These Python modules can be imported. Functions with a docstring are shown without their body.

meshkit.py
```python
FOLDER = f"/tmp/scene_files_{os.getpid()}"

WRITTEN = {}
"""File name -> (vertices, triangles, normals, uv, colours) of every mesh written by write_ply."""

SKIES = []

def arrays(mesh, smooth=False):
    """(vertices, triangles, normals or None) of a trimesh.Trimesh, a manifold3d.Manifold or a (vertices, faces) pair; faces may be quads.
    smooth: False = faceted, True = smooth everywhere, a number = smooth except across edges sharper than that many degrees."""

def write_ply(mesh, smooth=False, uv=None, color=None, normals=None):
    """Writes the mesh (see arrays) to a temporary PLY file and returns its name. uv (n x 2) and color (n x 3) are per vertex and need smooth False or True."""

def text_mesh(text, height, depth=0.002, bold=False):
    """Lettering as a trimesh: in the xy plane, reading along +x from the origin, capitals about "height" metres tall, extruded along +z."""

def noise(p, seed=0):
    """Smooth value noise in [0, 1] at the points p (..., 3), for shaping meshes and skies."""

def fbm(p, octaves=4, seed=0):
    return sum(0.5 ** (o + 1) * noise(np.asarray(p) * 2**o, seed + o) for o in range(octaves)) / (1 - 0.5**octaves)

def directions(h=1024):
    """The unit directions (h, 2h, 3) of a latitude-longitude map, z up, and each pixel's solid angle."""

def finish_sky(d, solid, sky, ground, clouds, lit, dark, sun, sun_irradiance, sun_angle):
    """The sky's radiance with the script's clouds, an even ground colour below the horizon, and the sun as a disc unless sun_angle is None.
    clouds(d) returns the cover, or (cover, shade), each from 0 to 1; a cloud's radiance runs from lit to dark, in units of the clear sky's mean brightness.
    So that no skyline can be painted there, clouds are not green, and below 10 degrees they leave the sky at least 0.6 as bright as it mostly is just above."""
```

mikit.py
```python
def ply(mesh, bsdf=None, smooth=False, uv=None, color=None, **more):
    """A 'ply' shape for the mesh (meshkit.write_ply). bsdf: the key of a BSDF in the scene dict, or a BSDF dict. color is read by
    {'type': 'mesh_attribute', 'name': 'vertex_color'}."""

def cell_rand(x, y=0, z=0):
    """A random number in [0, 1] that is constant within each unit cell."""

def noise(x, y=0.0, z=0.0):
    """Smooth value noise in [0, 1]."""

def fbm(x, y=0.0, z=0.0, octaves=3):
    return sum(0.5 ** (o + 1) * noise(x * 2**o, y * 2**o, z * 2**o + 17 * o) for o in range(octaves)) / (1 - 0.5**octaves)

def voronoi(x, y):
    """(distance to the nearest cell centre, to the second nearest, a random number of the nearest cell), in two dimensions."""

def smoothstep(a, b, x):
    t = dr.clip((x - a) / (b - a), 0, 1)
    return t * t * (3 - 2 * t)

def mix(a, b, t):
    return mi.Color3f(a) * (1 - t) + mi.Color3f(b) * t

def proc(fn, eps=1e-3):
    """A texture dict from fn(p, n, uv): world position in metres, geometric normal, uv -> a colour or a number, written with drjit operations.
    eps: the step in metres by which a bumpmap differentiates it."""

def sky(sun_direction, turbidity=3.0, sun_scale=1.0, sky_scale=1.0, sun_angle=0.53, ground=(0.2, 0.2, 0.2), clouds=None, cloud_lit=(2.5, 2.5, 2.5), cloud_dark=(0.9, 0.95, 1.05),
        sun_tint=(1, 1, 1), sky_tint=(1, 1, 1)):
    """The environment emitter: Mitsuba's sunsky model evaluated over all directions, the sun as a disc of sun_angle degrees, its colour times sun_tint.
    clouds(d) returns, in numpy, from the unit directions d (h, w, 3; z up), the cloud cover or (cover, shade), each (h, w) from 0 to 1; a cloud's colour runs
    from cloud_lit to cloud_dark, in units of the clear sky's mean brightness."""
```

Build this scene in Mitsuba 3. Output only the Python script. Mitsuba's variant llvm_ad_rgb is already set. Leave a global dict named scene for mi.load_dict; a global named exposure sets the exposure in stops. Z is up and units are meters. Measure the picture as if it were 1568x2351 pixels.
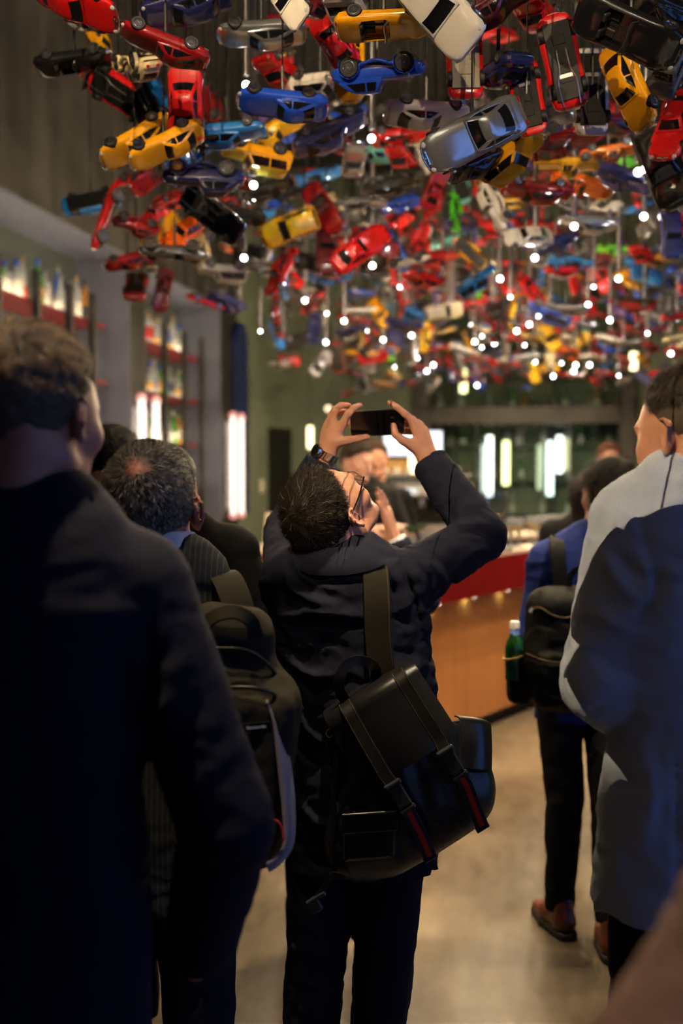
import math, random
import numpy as np
import trimesh
import manifold3d as m3
import mitsuba as mi
import drjit as dr
import mikit
from meshkit import text_mesh, fbm as nfbm, noise as nnoise
from scipy.spatial import cKDTree

T = mi.ScalarTransform4f
rng = np.random.default_rng(7)
scene, labels = {"type": "scene"}, {}

# ------------------------------------------------------------------ camera
EYE, FPX = 1.60, 2450.0                      # eye height (m), focal length in pixels of the 1568 x 2351 frame
PXC, PYC, HOR = 784.0, 1175.5, 1080.0        # frame centre, horizon row
YAW = math.radians(9.64)                     # the camera looks a little to the left of the room's long axis
FWD = np.array([-math.sin(YAW), math.cos(YAW), 0.0])
RGT = np.array([math.cos(YAW), math.sin(YAW), 0.0])
UP = np.array([0, 0, 1.0])
PITCH = math.atan((PYC - HOR) / FPX)         # and slightly down, so that the horizon stands above the frame's middle
CF, CU = FWD * math.cos(PITCH) - UP * math.sin(PITCH), UP * math.cos(PITCH) + FWD * math.sin(PITCH)

def at(px, py, d):
    """world point seen at pixel (px, py) at depth d"""
    return CF * d + RGT * ((px - PXC) / FPX * d) - CU * ((py - PYC) / FPX * d) + UP * EYE

scene["camera"] = {
    "type": "thinlens", "fov": 2 * math.degrees(math.atan(784.0 / FPX)), "fov_axis": "x",
    "aperture_radius": 0.0105, "focus_distance": 2.45, "near_clip": 0.05, "far_clip": 100.0,
    "to_world": T().look_at(origin=[0, 0, EYE], target=(CF + UP * EYE).tolist(), up=[0, 0, 1]),
}
exposure = 0.35
# ------------------------------------------------------------------ small kit
def lin(c):
    """sRGB 0..255 -> linear"""
    c = np.asarray(c, float) / 255.0
    return np.where(c <= 0.04045, c / 12.92, ((c + 0.055) / 1.055) ** 2.4)

def rgb(c):
    return {"type": "rgb", "value": [float(x) for x in c]}

def mat(name, base, rough=0.5, metal=0.0, **k):
    b = base if isinstance(base, dict) else rgb(base)
    d = {"type": "principled", "base_color": b, "roughness": rough, "metallic": metal}
    d.update(k)
    scene[name] = {"type": "twosided", "bsdf": d} if k.get("spec_trans") is None else d
    return name

counts = {}
def key_for(name):
    k = name if name not in counts else f"{name}_{counts[name]:03d}"
    counts[name] = counts.get(name, 0) + 1
    return k

def obj(name, shape, parent=None, label=None, cat=None, group=None, kind=None):
    full = name if parent is None else parent + "__" + name
    k = key_for(full)
    if shape is not None:
        scene[k] = shape
    e = {}
    if label: e["label"] = label
    if cat: e["category"] = cat
    if group: e["group"] = group
    if kind: e["kind"] = kind
    if e: labels[k] = e
    return k

def thing(name, label, cat, group=None):
    return obj(name, None, None, label, cat, group)

def put(shape, M):
    return {**shape, "to_world": T(np.asarray(M, float).tolist())}

def Mat(R=None, t=(0, 0, 0), s=1.0):
    M = np.eye(4)
    if R is not None: M[:3, :3] = R
    M[:3, :3] = M[:3, :3] * s
    M[:3, 3] = t
    return M

def rot(axis, deg):
    a = np.asarray(axis, float); a = a / np.linalg.norm(a)
    t = math.radians(deg); K = np.array([[0, -a[2], a[1]], [a[2], 0, -a[0]], [-a[1], a[0], 0]])
    return np.eye(3) + math.sin(t) * K + (1 - math.cos(t)) * K @ K

def tm(v, f):
    return trimesh.Trimesh(np.asarray(v, float), np.asarray(f, int), process=False)

def cat_(meshes):
    return trimesh.util.concatenate([m for m in meshes if m is not None])

def box(size, at_=(0, 0, 0), R=None, bev=0.0):
    s = np.asarray(size, float)
    if bev > 0:
        c = []
        for sx in (-1, 1):
            for sy in (-1, 1):
                for sz in (-1, 1):
                    q = np.array([sx, sy, sz]) * (s / 2 - bev)
                    c += [q + np.array([sx * bev, 0, 0]), q + np.array([0, sy * bev, 0]), q + np.array([0, 0, sz * bev]),
                          q + np.array([sx, sy, sz]) * bev * 0.62]
        m = trimesh.convex.convex_hull(np.array(c))
    else:
        m = trimesh.creation.box(s)
    v = m.vertices
    if R is not None: v = v @ np.asarray(R).T
    return tm(v + np.asarray(at_, float), m.faces)

def lathe(profile, n=20, at_=(0, 0, 0), R=None):
    """profile [(r, z)...] revolved about z"""
    p = np.asarray(profile, float); a = np.arange(n) * 2 * np.pi / n
    v = np.stack([p[:, None, 0] * np.cos(a), p[:, None, 0] * np.sin(a), np.repeat(p[:, None, 1], n, 1)], -1).reshape(-1, 3)
    f = []
    for i in range(len(p) - 1):
        for j in range(n):
            a0, a1, b0, b1 = i * n + j, i * n + (j + 1) % n, (i + 1) * n + j, (i + 1) * n + (j + 1) % n
            if p[i, 0] > 1e-9: f.append([a0, a1, b1])
            if p[i + 1, 0] > 1e-9: f.append([a0, b1, b0])
    if R is not None: v = v @ np.asarray(R).T
    return tm(v + np.asarray(at_, float), f)

def tube(points, r, n=8, closed=False, flat=None):
    """sweep a circle (or ellipse: flat = (normal direction, factor)) along points; r scalar or per point"""
    p = np.asarray(points, float); N = len(p)
    r = np.broadcast_to(np.asarray(r, float), (N,))
    t = np.gradient(p, axis=0) if not closed else np.roll(p, -1, 0) - np.roll(p, 1, 0)
    t /= np.linalg.norm(t, axis=1, keepdims=True) + 1e-12
    u = np.cross(t[0], [0, 0, 1.0] if abs(t[0][2]) < 0.9 else [1.0, 0, 0]); u /= np.linalg.norm(u)
    V = []; a = np.arange(n) * 2 * np.pi / n
    for i in range(N):
        u = u - t[i] * (u @ t[i]); u /= np.linalg.norm(u) + 1e-12
        w = np.cross(t[i], u)
        V.append(p[i] + r[i] * (np.cos(a)[:, None] * u + np.sin(a)[:, None] * w))
    v = np.vstack(V); f = []
    M = N if closed else N - 1
    for i in range(M):
        k = (i + 1) % N
        for j in range(n):
            a0, a1, b0, b1 = i * n + j, i * n + (j + 1) % n, k * n + j, k * n + (j + 1) % n
            f += [[a0, a1, b1], [a0, b1, b0]]
    if not closed:
        v = np.vstack([v, p[0], p[-1]]); c0, c1 = len(v) - 2, len(v) - 1
        for j in range(n):
            f += [[c0, (j + 1) % n, j], [c1, (N - 1) * n + j, (N - 1) * n + (j + 1) % n]]
    return tm(v, f)

def strip(points, normals, width, thick):
    """a flat band swept along points; normals = face normal per point (or one); width sideways"""
    p = np.asarray(points, float); N = len(p)
    nn = np.broadcast_to(np.asarray(normals, float), (N, 3)).copy()
    t = np.gradient(p, axis=0); t /= np.linalg.norm(t, axis=1, keepdims=True) + 1e-12
    nn -= t * (nn * t).sum(1, keepdims=True); nn /= np.linalg.norm(nn, axis=1, keepdims=True) + 1e-12
    s = np.cross(t, nn); w = np.broadcast_to(np.asarray(width, float), (N,))[:, None] / 2
    h = thick / 2; b = thick * 0.35
    ring = [(-1, -h, b), (-1, h, b), (-1, h, 0), (1, h, 0), (1, h, b), (1, -h, b), (1, -h, 0), (-1, -h, 0)]
    ring = [(-1, h * .4), (-.96, h), (.96, h), (1, h * .4), (1, -h * .4), (.96, -h), (-.96, -h), (-1, -h * .4)]
    n = len(ring)
    v = np.stack([p + s * w * a + nn * c for a, c in ring], 1).reshape(-1, 3); f = []
    for i in range(N - 1):
        for j in range(n):
            a0, a1, b0, b1 = i * n + j, i * n + (j + 1) % n, (i + 1) * n + j, (i + 1) * n + (j + 1) % n
            f += [[a0, a1, b1], [a0, b1, b0]]
    for j in range(1, n - 1):
        f += [[0, j + 1, j], [(N - 1) * n, (N - 1) * n + j, (N - 1) * n + j + 1]]
    return tm(v, f)

def spline(pts, n):
    """Catmull-Rom through pts"""
    p = np.asarray(pts, float); P = np.vstack([2 * p[0] - p[1], p, 2 * p[-1] - p[-2]])
    u = np.linspace(0, len(p) - 1 - 1e-9, n); i = u.astype(int); t = (u - i)[:, None]
    a, b, c, d = P[i], P[i + 1], P[i + 2], P[i + 3]
    return 0.5 * ((2 * b) + (-a + c) * t + (2 * a - 5 * b + 4 * c - d) * t ** 2 + (-a + 3 * b - 3 * c + d) * t ** 3)

def man(m):
    return m3.Manifold(m3.Mesh(vert_properties=np.asarray(m.vertices, np.float32), tri_verts=np.asarray(m.faces, np.uint32)))

def unman(M):
    q = M.to_mesh()
    return tm(q.vert_properties[:, :3], q.tri_verts)

def hull(pts):
    return trimesh.convex.convex_hull(np.asarray(pts, float))

def xf(m, M):
    M = np.asarray(M, float)
    v = m.vertices @ M[:3, :3].T + M[:3, 3]
    f = m.faces if np.linalg.det(M[:3, :3]) > 0 else m.faces[:, ::-1]
    return tm(v, f)

# ------------------------------------------------------------------ signed distance fields -> meshes (surface nets)
class Field:
    def __init__(self, lo, hi, h):
        lo, hi = np.minimum(lo, hi).astype(float), np.maximum(lo, hi).astype(float)
        self.lo = lo; self.h = h
        self.n = np.maximum(np.ceil((np.asarray(hi, float) - self.lo) / h).astype(int) + 1, 4)
        self.F = np.full(self.n, 0.25, np.float32)
        self.ax = [(self.lo[k] + h * np.arange(self.n[k])).astype(np.float32) for k in range(3)]

    def sub(self, lo, hi, pad):
        i0 = np.clip(np.floor((np.asarray(lo) - pad - self.lo) / self.h).astype(int), 0, self.n)
        i1 = np.clip(np.ceil((np.asarray(hi) + pad - self.lo) / self.h).astype(int) + 1, 0, self.n)
        if np.any(i1 <= i0): return None, None
        s = tuple(slice(a, b) for a, b in zip(i0, i1))
        P = np.stack(np.meshgrid(*[self.ax[k][s[k]] for k in range(3)], indexing="ij"), -1)
        return s, P

    def _mix(self, s, d, k, op):
        a = self.F[s]
        if op == "u":
            if k <= 0: r = np.minimum(a, d)
            else:
                h = np.clip(0.5 + 0.5 * (a - d) / k, 0, 1)
                r = a * (1 - h) + d * h - k * h * (1 - h)
        else:
            d = -d
            if k <= 0: r = np.maximum(a, d)
            else:
                h = np.clip(0.5 - 0.5 * (a - d) / k, 0, 1)
                r = a * (1 - h) + d * h + k * h * (1 - h)
        self.F[s] = r

    def cap(self, a, b, ra, rb=None, k=0.02, sq=None, op="u"):
        """round cone; sq = (direction, factor) squashes it along a direction"""
        rb = ra if rb is None else rb
        a, b = np.asarray(a, float), np.asarray(b, float); r = max(ra, rb) * (1 if sq is None else max(1.0, sq[1]))
        s, P = self.sub(np.minimum(a, b) - r, np.maximum(a, b) + r, k + 0.03)
        if s is None: return self
        p = P - a.astype(np.float32); ba = b - a; f = 1.0
        if sq is not None:
            q = np.asarray(sq[0], float); q = q / np.linalg.norm(q); f = sq[1]
            p = p + (p @ q.astype(np.float32))[..., None] * (q * (1 / f - 1)).astype(np.float32)
            ba = ba + (ba @ q) * q * (1 / f - 1)
        L2 = max(ba @ ba, 1e-12)
        t = np.clip((p @ ba.astype(np.float32)) / L2, 0, 1)
        d = np.linalg.norm(p - t[..., None] * ba.astype(np.float32), axis=-1) - (ra + (rb - ra) * t)
        self._mix(s, d * min(1.0, f), k, op); return self

    def cone(self, a, b, ra, rb=None, k=0.01, op="u"):
        """cone frustum with flat ends"""
        rb = ra if rb is None else rb
        a, b = np.asarray(a, float), np.asarray(b, float); r = max(ra, rb)
        s, P = self.sub(np.minimum(a, b) - r, np.maximum(a, b) + r, k + 0.03)
        if s is None: return self
        ba = b - a; L = np.linalg.norm(ba); u = (ba / L).astype(np.float32)
        p = P - a.astype(np.float32); t = p @ u
        rad = np.linalg.norm(p - t[..., None] * u, axis=-1) - (ra + (rb - ra) * np.clip(t / L, 0, 1))
        ax = np.abs(t - L / 2) - L / 2
        d = np.minimum(np.maximum(rad, ax), 0) + np.sqrt(np.maximum(rad, 0) ** 2 + np.maximum(ax, 0) ** 2)
        self._mix(s, d, k, op); return self

    def ell(self, c, r, R=None, k=0.02, op="u"):
        c, r = np.asarray(c, float), np.asarray(r, float); m = r.max()
        s, P = self.sub(c - m, c + m, k + 0.03)
        if s is None: return self
        p = P - c.astype(np.float32)
        if R is not None: p = p @ np.asarray(R, np.float32)
        k0 = np.linalg.norm(p / r.astype(np.float32), axis=-1); k1 = np.linalg.norm(p / (r * r).astype(np.float32), axis=-1)
        self._mix(s, k0 * (k0 - 1) / np.maximum(k1, 1e-6), k, op); return self

    def bx(self, c, half, R=None, rad=0.01, k=0.01, op="u"):
        c, half = np.asarray(c, float), np.asarray(half, float); m = np.linalg.norm(half)
        s, P = self.sub(c - m, c + m, k + 0.03)
        if s is None: return self
        p = P - c.astype(np.float32)
        if R is not None: p = p @ np.asarray(R, np.float32)
        q = np.abs(p) - (half - rad).astype(np.float32)
        d = np.linalg.norm(np.maximum(q, 0), axis=-1) + np.minimum(q.max(-1), 0) - rad
        self._mix(s, d, k, op); return self

    def plane(self, c, n, k=0.0):
        """keep what lies on the side that n points away from"""
        n = np.asarray(n, float); n = n / np.linalg.norm(n)
        s, P = self.sub(self.lo, self.lo + self.h * self.n, 0)
        d = -((P - np.asarray(c, np.float32)) @ n.astype(np.float32))
        self._mix(s, d, k, "c"); return self

    def near(self, band):
        i = np.nonzero(np.abs(self.F) < band)
        P = np.stack([self.ax[k][i[k]] for k in range(3)], -1).astype(np.float64)
        return i, P

    def push(self, fn, band=0.03):
        """F += fn(points) near the surface (positive = inwards)"""
        i, P = self.near(band)
        self.F[i] += np.asarray(fn(P), np.float32); return self

    def mesh(self):
        F = self.F.copy()
        for k in range(3):                                   # never open at the border
            s = [slice(None)] * 3
            for e in (0, -1):
                s[k] = e; F[tuple(s)] = np.maximum(F[tuple(s)], 1e-3)
        I = F < 0
        n = np.array(F.shape)
        c = [I[i:n[0] - 1 + i, j:n[1] - 1 + j, k:n[2] - 1 + k] for i in (0, 1) for j in (0, 1) for k in (0, 1)]
        cnt = sum(x.astype(np.int8) for x in c)
        cells = np.nonzero((cnt > 0) & (cnt < 8))
        base = np.stack(cells, -1); m = len(base)
        idx = np.full(n - 1, -1, np.int64); idx[cells] = np.arange(m)
        acc, w = np.zeros((m, 3)), np.zeros(m)
        for k in range(3):
            o = [q for q in range(3) if q != k]
            for i in (0, 1):
                for j in (0, 1):
                    p0 = base.copy(); p0[:, o[0]] += i; p0[:, o[1]] += j
                    p1 = p0.copy(); p1[:, k] += 1
                    f0, f1 = F[tuple(p0.T)].astype(float), F[tuple(p1.T)].astype(float)
                    x = (f0 < 0) != (f1 < 0)
                    t = np.where(x, f0 / np.where(x, f0 - f1, 1), 0)
                    q = p0.astype(float); q[:, k] += t
                    acc += np.where(x[:, None], q, 0); w += x
        V = acc / w[:, None] * self.h + self.lo
        faces = []
        for k in range(3):
            a, b = (k + 1) % 3, (k + 2) % 3
            s0 = [slice(1, -1)] * 3; s1 = [slice(1, -1)] * 3
            s0[k] = slice(0, -1); s1[k] = slice(1, None)
            e0, e1 = I[tuple(s0)], I[tuple(s1)]
            for sign in (0, 1):
                e = np.nonzero((e0 & ~e1) if sign == 0 else (~e0 & e1))
                if not len(e[0]): continue
                p = np.stack(e, -1); p[:, a] += 1; p[:, b] += 1
                def ix(da, db):
                    q = p.copy(); q[:, a] -= da; q[:, b] -= db
                    return idx[tuple(q.T)]
                v00, v10, v11, v01 = ix(1, 1), ix(0, 1), ix(0, 0), ix(1, 0)
                Q = np.stack([v00, v10, v11, v01], 1)
                if sign == 1: Q = Q[:, ::-1]
                faces += [Q[:, [0, 1, 2]], Q[:, [0, 2, 3]]]
        return tm(V, np.vstack(faces))

def smooth_v(m, it=2, lam=0.5):
    v, f = np.array(m.vertices), np.array(m.faces)
    e = np.vstack([f[:, [0, 1]], f[:, [1, 2]], f[:, [2, 0]]])
    deg = np.zeros(len(v)); np.add.at(deg, e[:, 0], 1)
    for i in range(it):
        for l in (lam, -lam * 1.02):
            a = np.zeros_like(v); np.add.at(a, e[:, 0], v[e[:, 1]])
            v = v + l * (a / np.maximum(deg, 1)[:, None] - v)
    return tm(v, f)

def pch(xs, ys):
    from scipy.interpolate import PchipInterpolator
    return PchipInterpolator(xs, ys)

def loft(rings):
    n = len(rings[0]); v = np.vstack(rings); f = []
    for i in range(len(rings) - 1):
        for j in range(n):
            a0, a1, b0, b1 = i * n + j, i * n + (j + 1) % n, (i + 1) * n + j, (i + 1) * n + (j + 1) % n
            f += [[a0, a1, b1], [a0, b1, b0]]
    c0, c1 = len(v), len(v) + 1
    v = np.vstack([v, rings[0].mean(0), rings[-1].mean(0)])
    for j in range(n):
        f += [[c0, (j + 1) % n, j], [c1, (len(rings) - 1) * n + j, (len(rings) - 1) * n + (j + 1) % n]]
    m = tm(v, f)
    if m.volume < 0: m = tm(v, np.array(f)[:, ::-1])
    return m

def prism(poly, axis, lo, hi):
    """extrude a polygon ((x, z) for axis y, (y, z) for axis x)"""
    m = trimesh.creation.extrude_polygon(__import__("shapely").Polygon(poly), hi - lo, engine="earcut")
    v = m.vertices
    if axis == "y": w = np.stack([v[:, 0], v[:, 2] + lo, v[:, 1]], 1)
    elif axis == "x": w = np.stack([v[:, 2] + lo, v[:, 0], v[:, 1]], 1)
    else: w = np.stack([v[:, 0], v[:, 1], v[:, 2] + lo], 1)
    q = tm(w, m.faces)
    return q if q.volume > 0 else tm(w, np.array(m.faces)[:, ::-1])

# ------------------------------------------------------------------ light: dusk sky through the tall windows of the right-hand wall, behind the camera's side (the lamps are built with their tubes)
scene["sky"] = {"type": "constant", "radiance": rgb((0.135, 0.34, 1.0))}
WARM = np.array([1.0, 0.76, 0.46])
LAMP_I, SPOT_I = 1.05, 5.5
# ------------------------------------------------------------------ the room (x across, y along the left wall, z up)
XL, XR, YB, YF, ZC = -3.0, 4.6, 12.95, -4.5, 5.2
ROD_TOP = ZC

def on_y(px, y0, py=None):
    v = at(px, HOR if py is None else py, 1.0); d = y0 / v[1]
    return at(px, HOR if py is None else py, d)

def on_x(px, x0, py=None):
    v = at(px, HOR if py is None else py, 1.0); d = x0 / v[0]
    return at(px, HOR if py is None else py, d)

def p_concrete(p, n, uv):
    s = mikit.fbm(p.x * 7 + p.y * 7, p.z * .55, 3.0, 4)
    g = mikit.fbm(p.x * 2.2, p.y * 2.2, p.z * 2.2, 4)
    f = mikit.fbm(p.x * 40, p.y * 40, p.z * 12, 2)
    seam = mikit.smoothstep(.03, .0, dr.abs((p.y / 1.25 - dr.floor(p.y / 1.25)) - .5))
    v = .014 + .034 * mikit.smoothstep(.3, .75, s * .6 + g * .4) + .008 * (f - .5) - .008 * seam
    return mi.Color3f(v * 1.06, v, v * .90)
def p_floor(p, n, uv):
    g = mikit.fbm(p.x * 1.3, p.y * 1.3, 0.5, 5); f = mikit.fbm(p.x * 30, p.y * 9, 1.7, 3)
    v = .050 + .085 * mikit.smoothstep(.3, .7, g) + .05 * (f - .5)
    return mi.Color3f(v, v * .80, v * .55)
def p_floor_r(p, n, uv):
    return .15 + .20 * mikit.fbm(p.x * 3.1, p.y * 3.1, 4.5, 4)
def p_wood(p, n, uv):
    a = mikit.fbm(p.x * 120, p.y * 120, p.z * 2.2, 3); b = mikit.fbm(p.x * 26, p.y * 26, p.z * .8, 2)
    return mikit.mix((.44, .15, .04), (.74, .31, .095), .55 * a + .45 * b)

mat("concrete", mikit.proc(p_concrete), .7)
mat("floor_concrete", mikit.proc(p_floor), mikit.proc(p_floor_r), specular=.28, clearcoat=.06, clearcoat_gloss=.8)
mat("wood_orange", mikit.proc(p_wood), .32, clearcoat=.3)
mat("green_wall", lin((116, 126, 106)), .75)
mat("dark_wall", lin((60, 64, 55)), .7)
mat("niche_blue", lin((96, 98, 116)), .6)
mat("post_dark", lin((38, 37, 36)), .4, specular=.4)
mat("frame_brown", lin((36, 28, 22)), .45)
mat("blue_panel", lin((16, 32, 86)), .4)
mat("ceiling_dark", lin((40, 38, 36)), .8)
mat("red_lacquer", lin((112, 8, 14)), .25, clearcoat=.5)
mat("marble", lin((205, 186, 168)), .25)
mat("black_gloss", lin((8, 8, 9)), .12)
mat("black_matte", lin((18, 18, 18)), .6)
mat("white_plastic", lin((220, 216, 205)), .4)
mat("steel", (.55, .54, .52), .28, 1.0)
mat("cream_card", lin((232, 214, 180)), .5)
scene["pane_glass"] = {"type": "thindielectric", "specular_transmittance": rgb((.80, .92, .86))}

def struct(name, mesh, m, smooth=False, parent=None, label=None):
    return obj(name, mikit.ply(mesh, m, smooth=smooth), parent, label, None, None, None if parent else "structure")

struct("floor", box([XR - XL + 1.6, YB - YF + 3.0, .1], ((XL + XR) / 2 - .4, (YB + YF) / 2 + .9, -.05)), "floor_concrete")
struct("ceiling", box([XR - XL + 1.6, YB - YF + 3.0, .1], ((XL + XR) / 2 - .4, (YB + YF) / 2 + .9, ZC + .05)), "ceiling_dark")
def wr(y0, y1, z0, z1): return box([.2, y1 - y0, z1 - z0], (XR + .1, (y0 + y1) / 2, (z0 + z1) / 2))
struct("wall_right", cat_([wr(YF, YB, 3.5, ZC), wr(YF, 3.6, 0, .4), wr(3.6, YB, 0, 3.5)] + [wr(YF + k * 2.0, YF + k * 2.0 + .15, .4, 3.5) for k in range(4)]), "dark_wall")
# left wall with its two shelf niches
NZ0, NZ1, ND = .9, 3.25, .42
BAYS = [(5.15, 7.90), (8.26, 10.42)]
YE = 11.05
def wl(y0, y1, z0, z1): return box([.5, y1 - y0, z1 - z0], (XL - .25, (y0 + y1) / 2, (z0 + z1) / 2))
up = [wl(YF, YE, NZ1, ZC), wl(YF, YE, 0, NZ0), wl(YF, BAYS[0][0], NZ0, NZ1)]
struct("wall_left", cat_(up), "concrete")
struct("trim_1", wl(BAYS[0][1], BAYS[1][0], NZ0, NZ1), "post_dark")
struct("trim_2", wl(BAYS[1][1], YE, NZ0, NZ1), "post_dark")
# curved green wall beyond the shelves
cw = spline([(XL, YE), (XL + .03, 11.6), (XL + .14, 12.25), (XL + .36, 12.75), (XL + .66, YB)], 24)
out_ = cw + np.array([-.18, .22])
ring = [np.array([[a[0], a[1], 0], [a[0], a[1], ZC], [b[0], b[1], ZC], [b[0], b[1], 0]]) for a, b in zip(cw, out_)]
struct("wall_corner", loft(ring), "green_wall", 40)

# back wall: dark plaster left of a brown frame, glazed wine room to the right
GX0, GX1 = on_y(988, YB)[0], on_y(1422, YB)[0]
def wb(x0, x1, z0, z1, y=YB, t=.2): return box([x1 - x0, t, z1 - z0], ((x0 + x1) / 2, y + t / 2, (z0 + z1) / 2))
struct("wall_back", cat_([wb(XL + .6, GX0 - .18, 0, ZC), wb(GX1 + .16, XR, 0, ZC), wb(GX0 - .18, GX1 + .16, 3.6, ZC)]), "green_wall")
zb0 = on_y(1200, YB, 975)[2]; zb1 = on_y(1200, YB, 932)[2]
win = obj("window_1", None, None, None, None, None, "structure")
obj("window_frame", mikit.ply(box([.2, .34, 3.6], (GX0 - .09, YB + .02, 1.8), bev=.012), "frame_brown"), win)
obj("window_frame", mikit.ply(box([.18, .34, 3.6], (GX1 + .08, YB + .02, 1.8), bev=.012), "frame_brown"), win)
obj("window_transom", mikit.ply(box([GX1 - GX0, .30, zb1 - zb0], ((GX0 + GX1) / 2, YB + .02, (zb0 + zb1) / 2), bev=.012), "frame_brown"), win)
obj("window_sill", mikit.ply(box([GX1 - GX0, .36, .12], ((GX0 + GX1) / 2, YB + .02, .95), bev=.012), "frame_brown"), win)
obj("window_wall", mikit.ply(box([GX1 - GX0, .2, .9], ((GX0 + GX1) / 2, YB + .1, .45)), "dark_wall"), win)
for k in range(4):
    x0 = GX0 + (GX1 - GX0) * k / 4; w = (GX1 - GX0) / 4
    for z0, z1 in ((1.01, zb0), (zb1, 3.6)):
        obj("window_pane", mikit.ply(box([w - .004, .001, z1 - z0], (x0 + w / 2, YB + .02, (z0 + z1) / 2)), "pane_glass"), win)
    if k: obj("pane_joint", mikit.ply(box([.012, .02, zb0 - 1.01], (x0, YB + .02, (1.01 + zb0) / 2)), "post_dark"), win)
# the wine room behind the glass
WY = YB + 1.5
struct("wall_wine_room", cat_([box([GX1 - GX0 + 1.6, .1, 3.6], ((GX0 + GX1) / 2, WY + .05, 1.8)),
       box([.1, 1.3, 3.6], (GX0 - .6, YB + .85, 1.8)), box([.1, 1.3, 3.6], (GX1 + .7, YB + .85, 1.8)), box([GX1 - GX0 + 1.6, 1.5, .1], ((GX0 + GX1) / 2, YB + .85, 3.65))]), "green_wall")
struct("wall_street", box([XR - XL + .8, .2, ZC], ((XL + XR) / 2, YF - .1, ZC / 2)), "dark_wall")

# arched blue recess panel, service door and switch on the curved wall
y0, y1 = on_x(536, XL + .02)[1], on_x(569, XL + .05)[1]
def arch(w, h, n=10):
    r = w / 2; a = np.linspace(0, math.pi, n)
    return [(-r, 0), (r, 0)] + [(r * math.cos(t), h - r + r * math.sin(t)) for t in a]
poly = arch(y1 - y0, 2.05)
ap = prism(poly, "x", 0, .05); ap = tm(ap.vertices + [XL + .01, (y0 + y1) / 2, 1.12], ap.faces)
obj("arched_panel", mikit.ply(ap, "blue_panel"), None, "tall dark blue arched panel on the wall just past the shelves", "wall panel")
def wall_pt(px):
    v = FWD + RGT * ((px - PXC) / FPX)
    b = min(range(len(cw)), key=lambda i: abs(cw[i][0] * v[1] - cw[i][1] * v[0]))
    t = cw[min(b + 1, len(cw) - 1)] - cw[b - 1]; t /= np.linalg.norm(t)
    return np.array([cw[b][0], cw[b][1], 0]), np.array([t[0], t[1], 0])
c, t = wall_pt(640)
Rw = np.stack([t, np.cross([0, 0, 1], t), [0, 0, 1]], 1)
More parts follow.
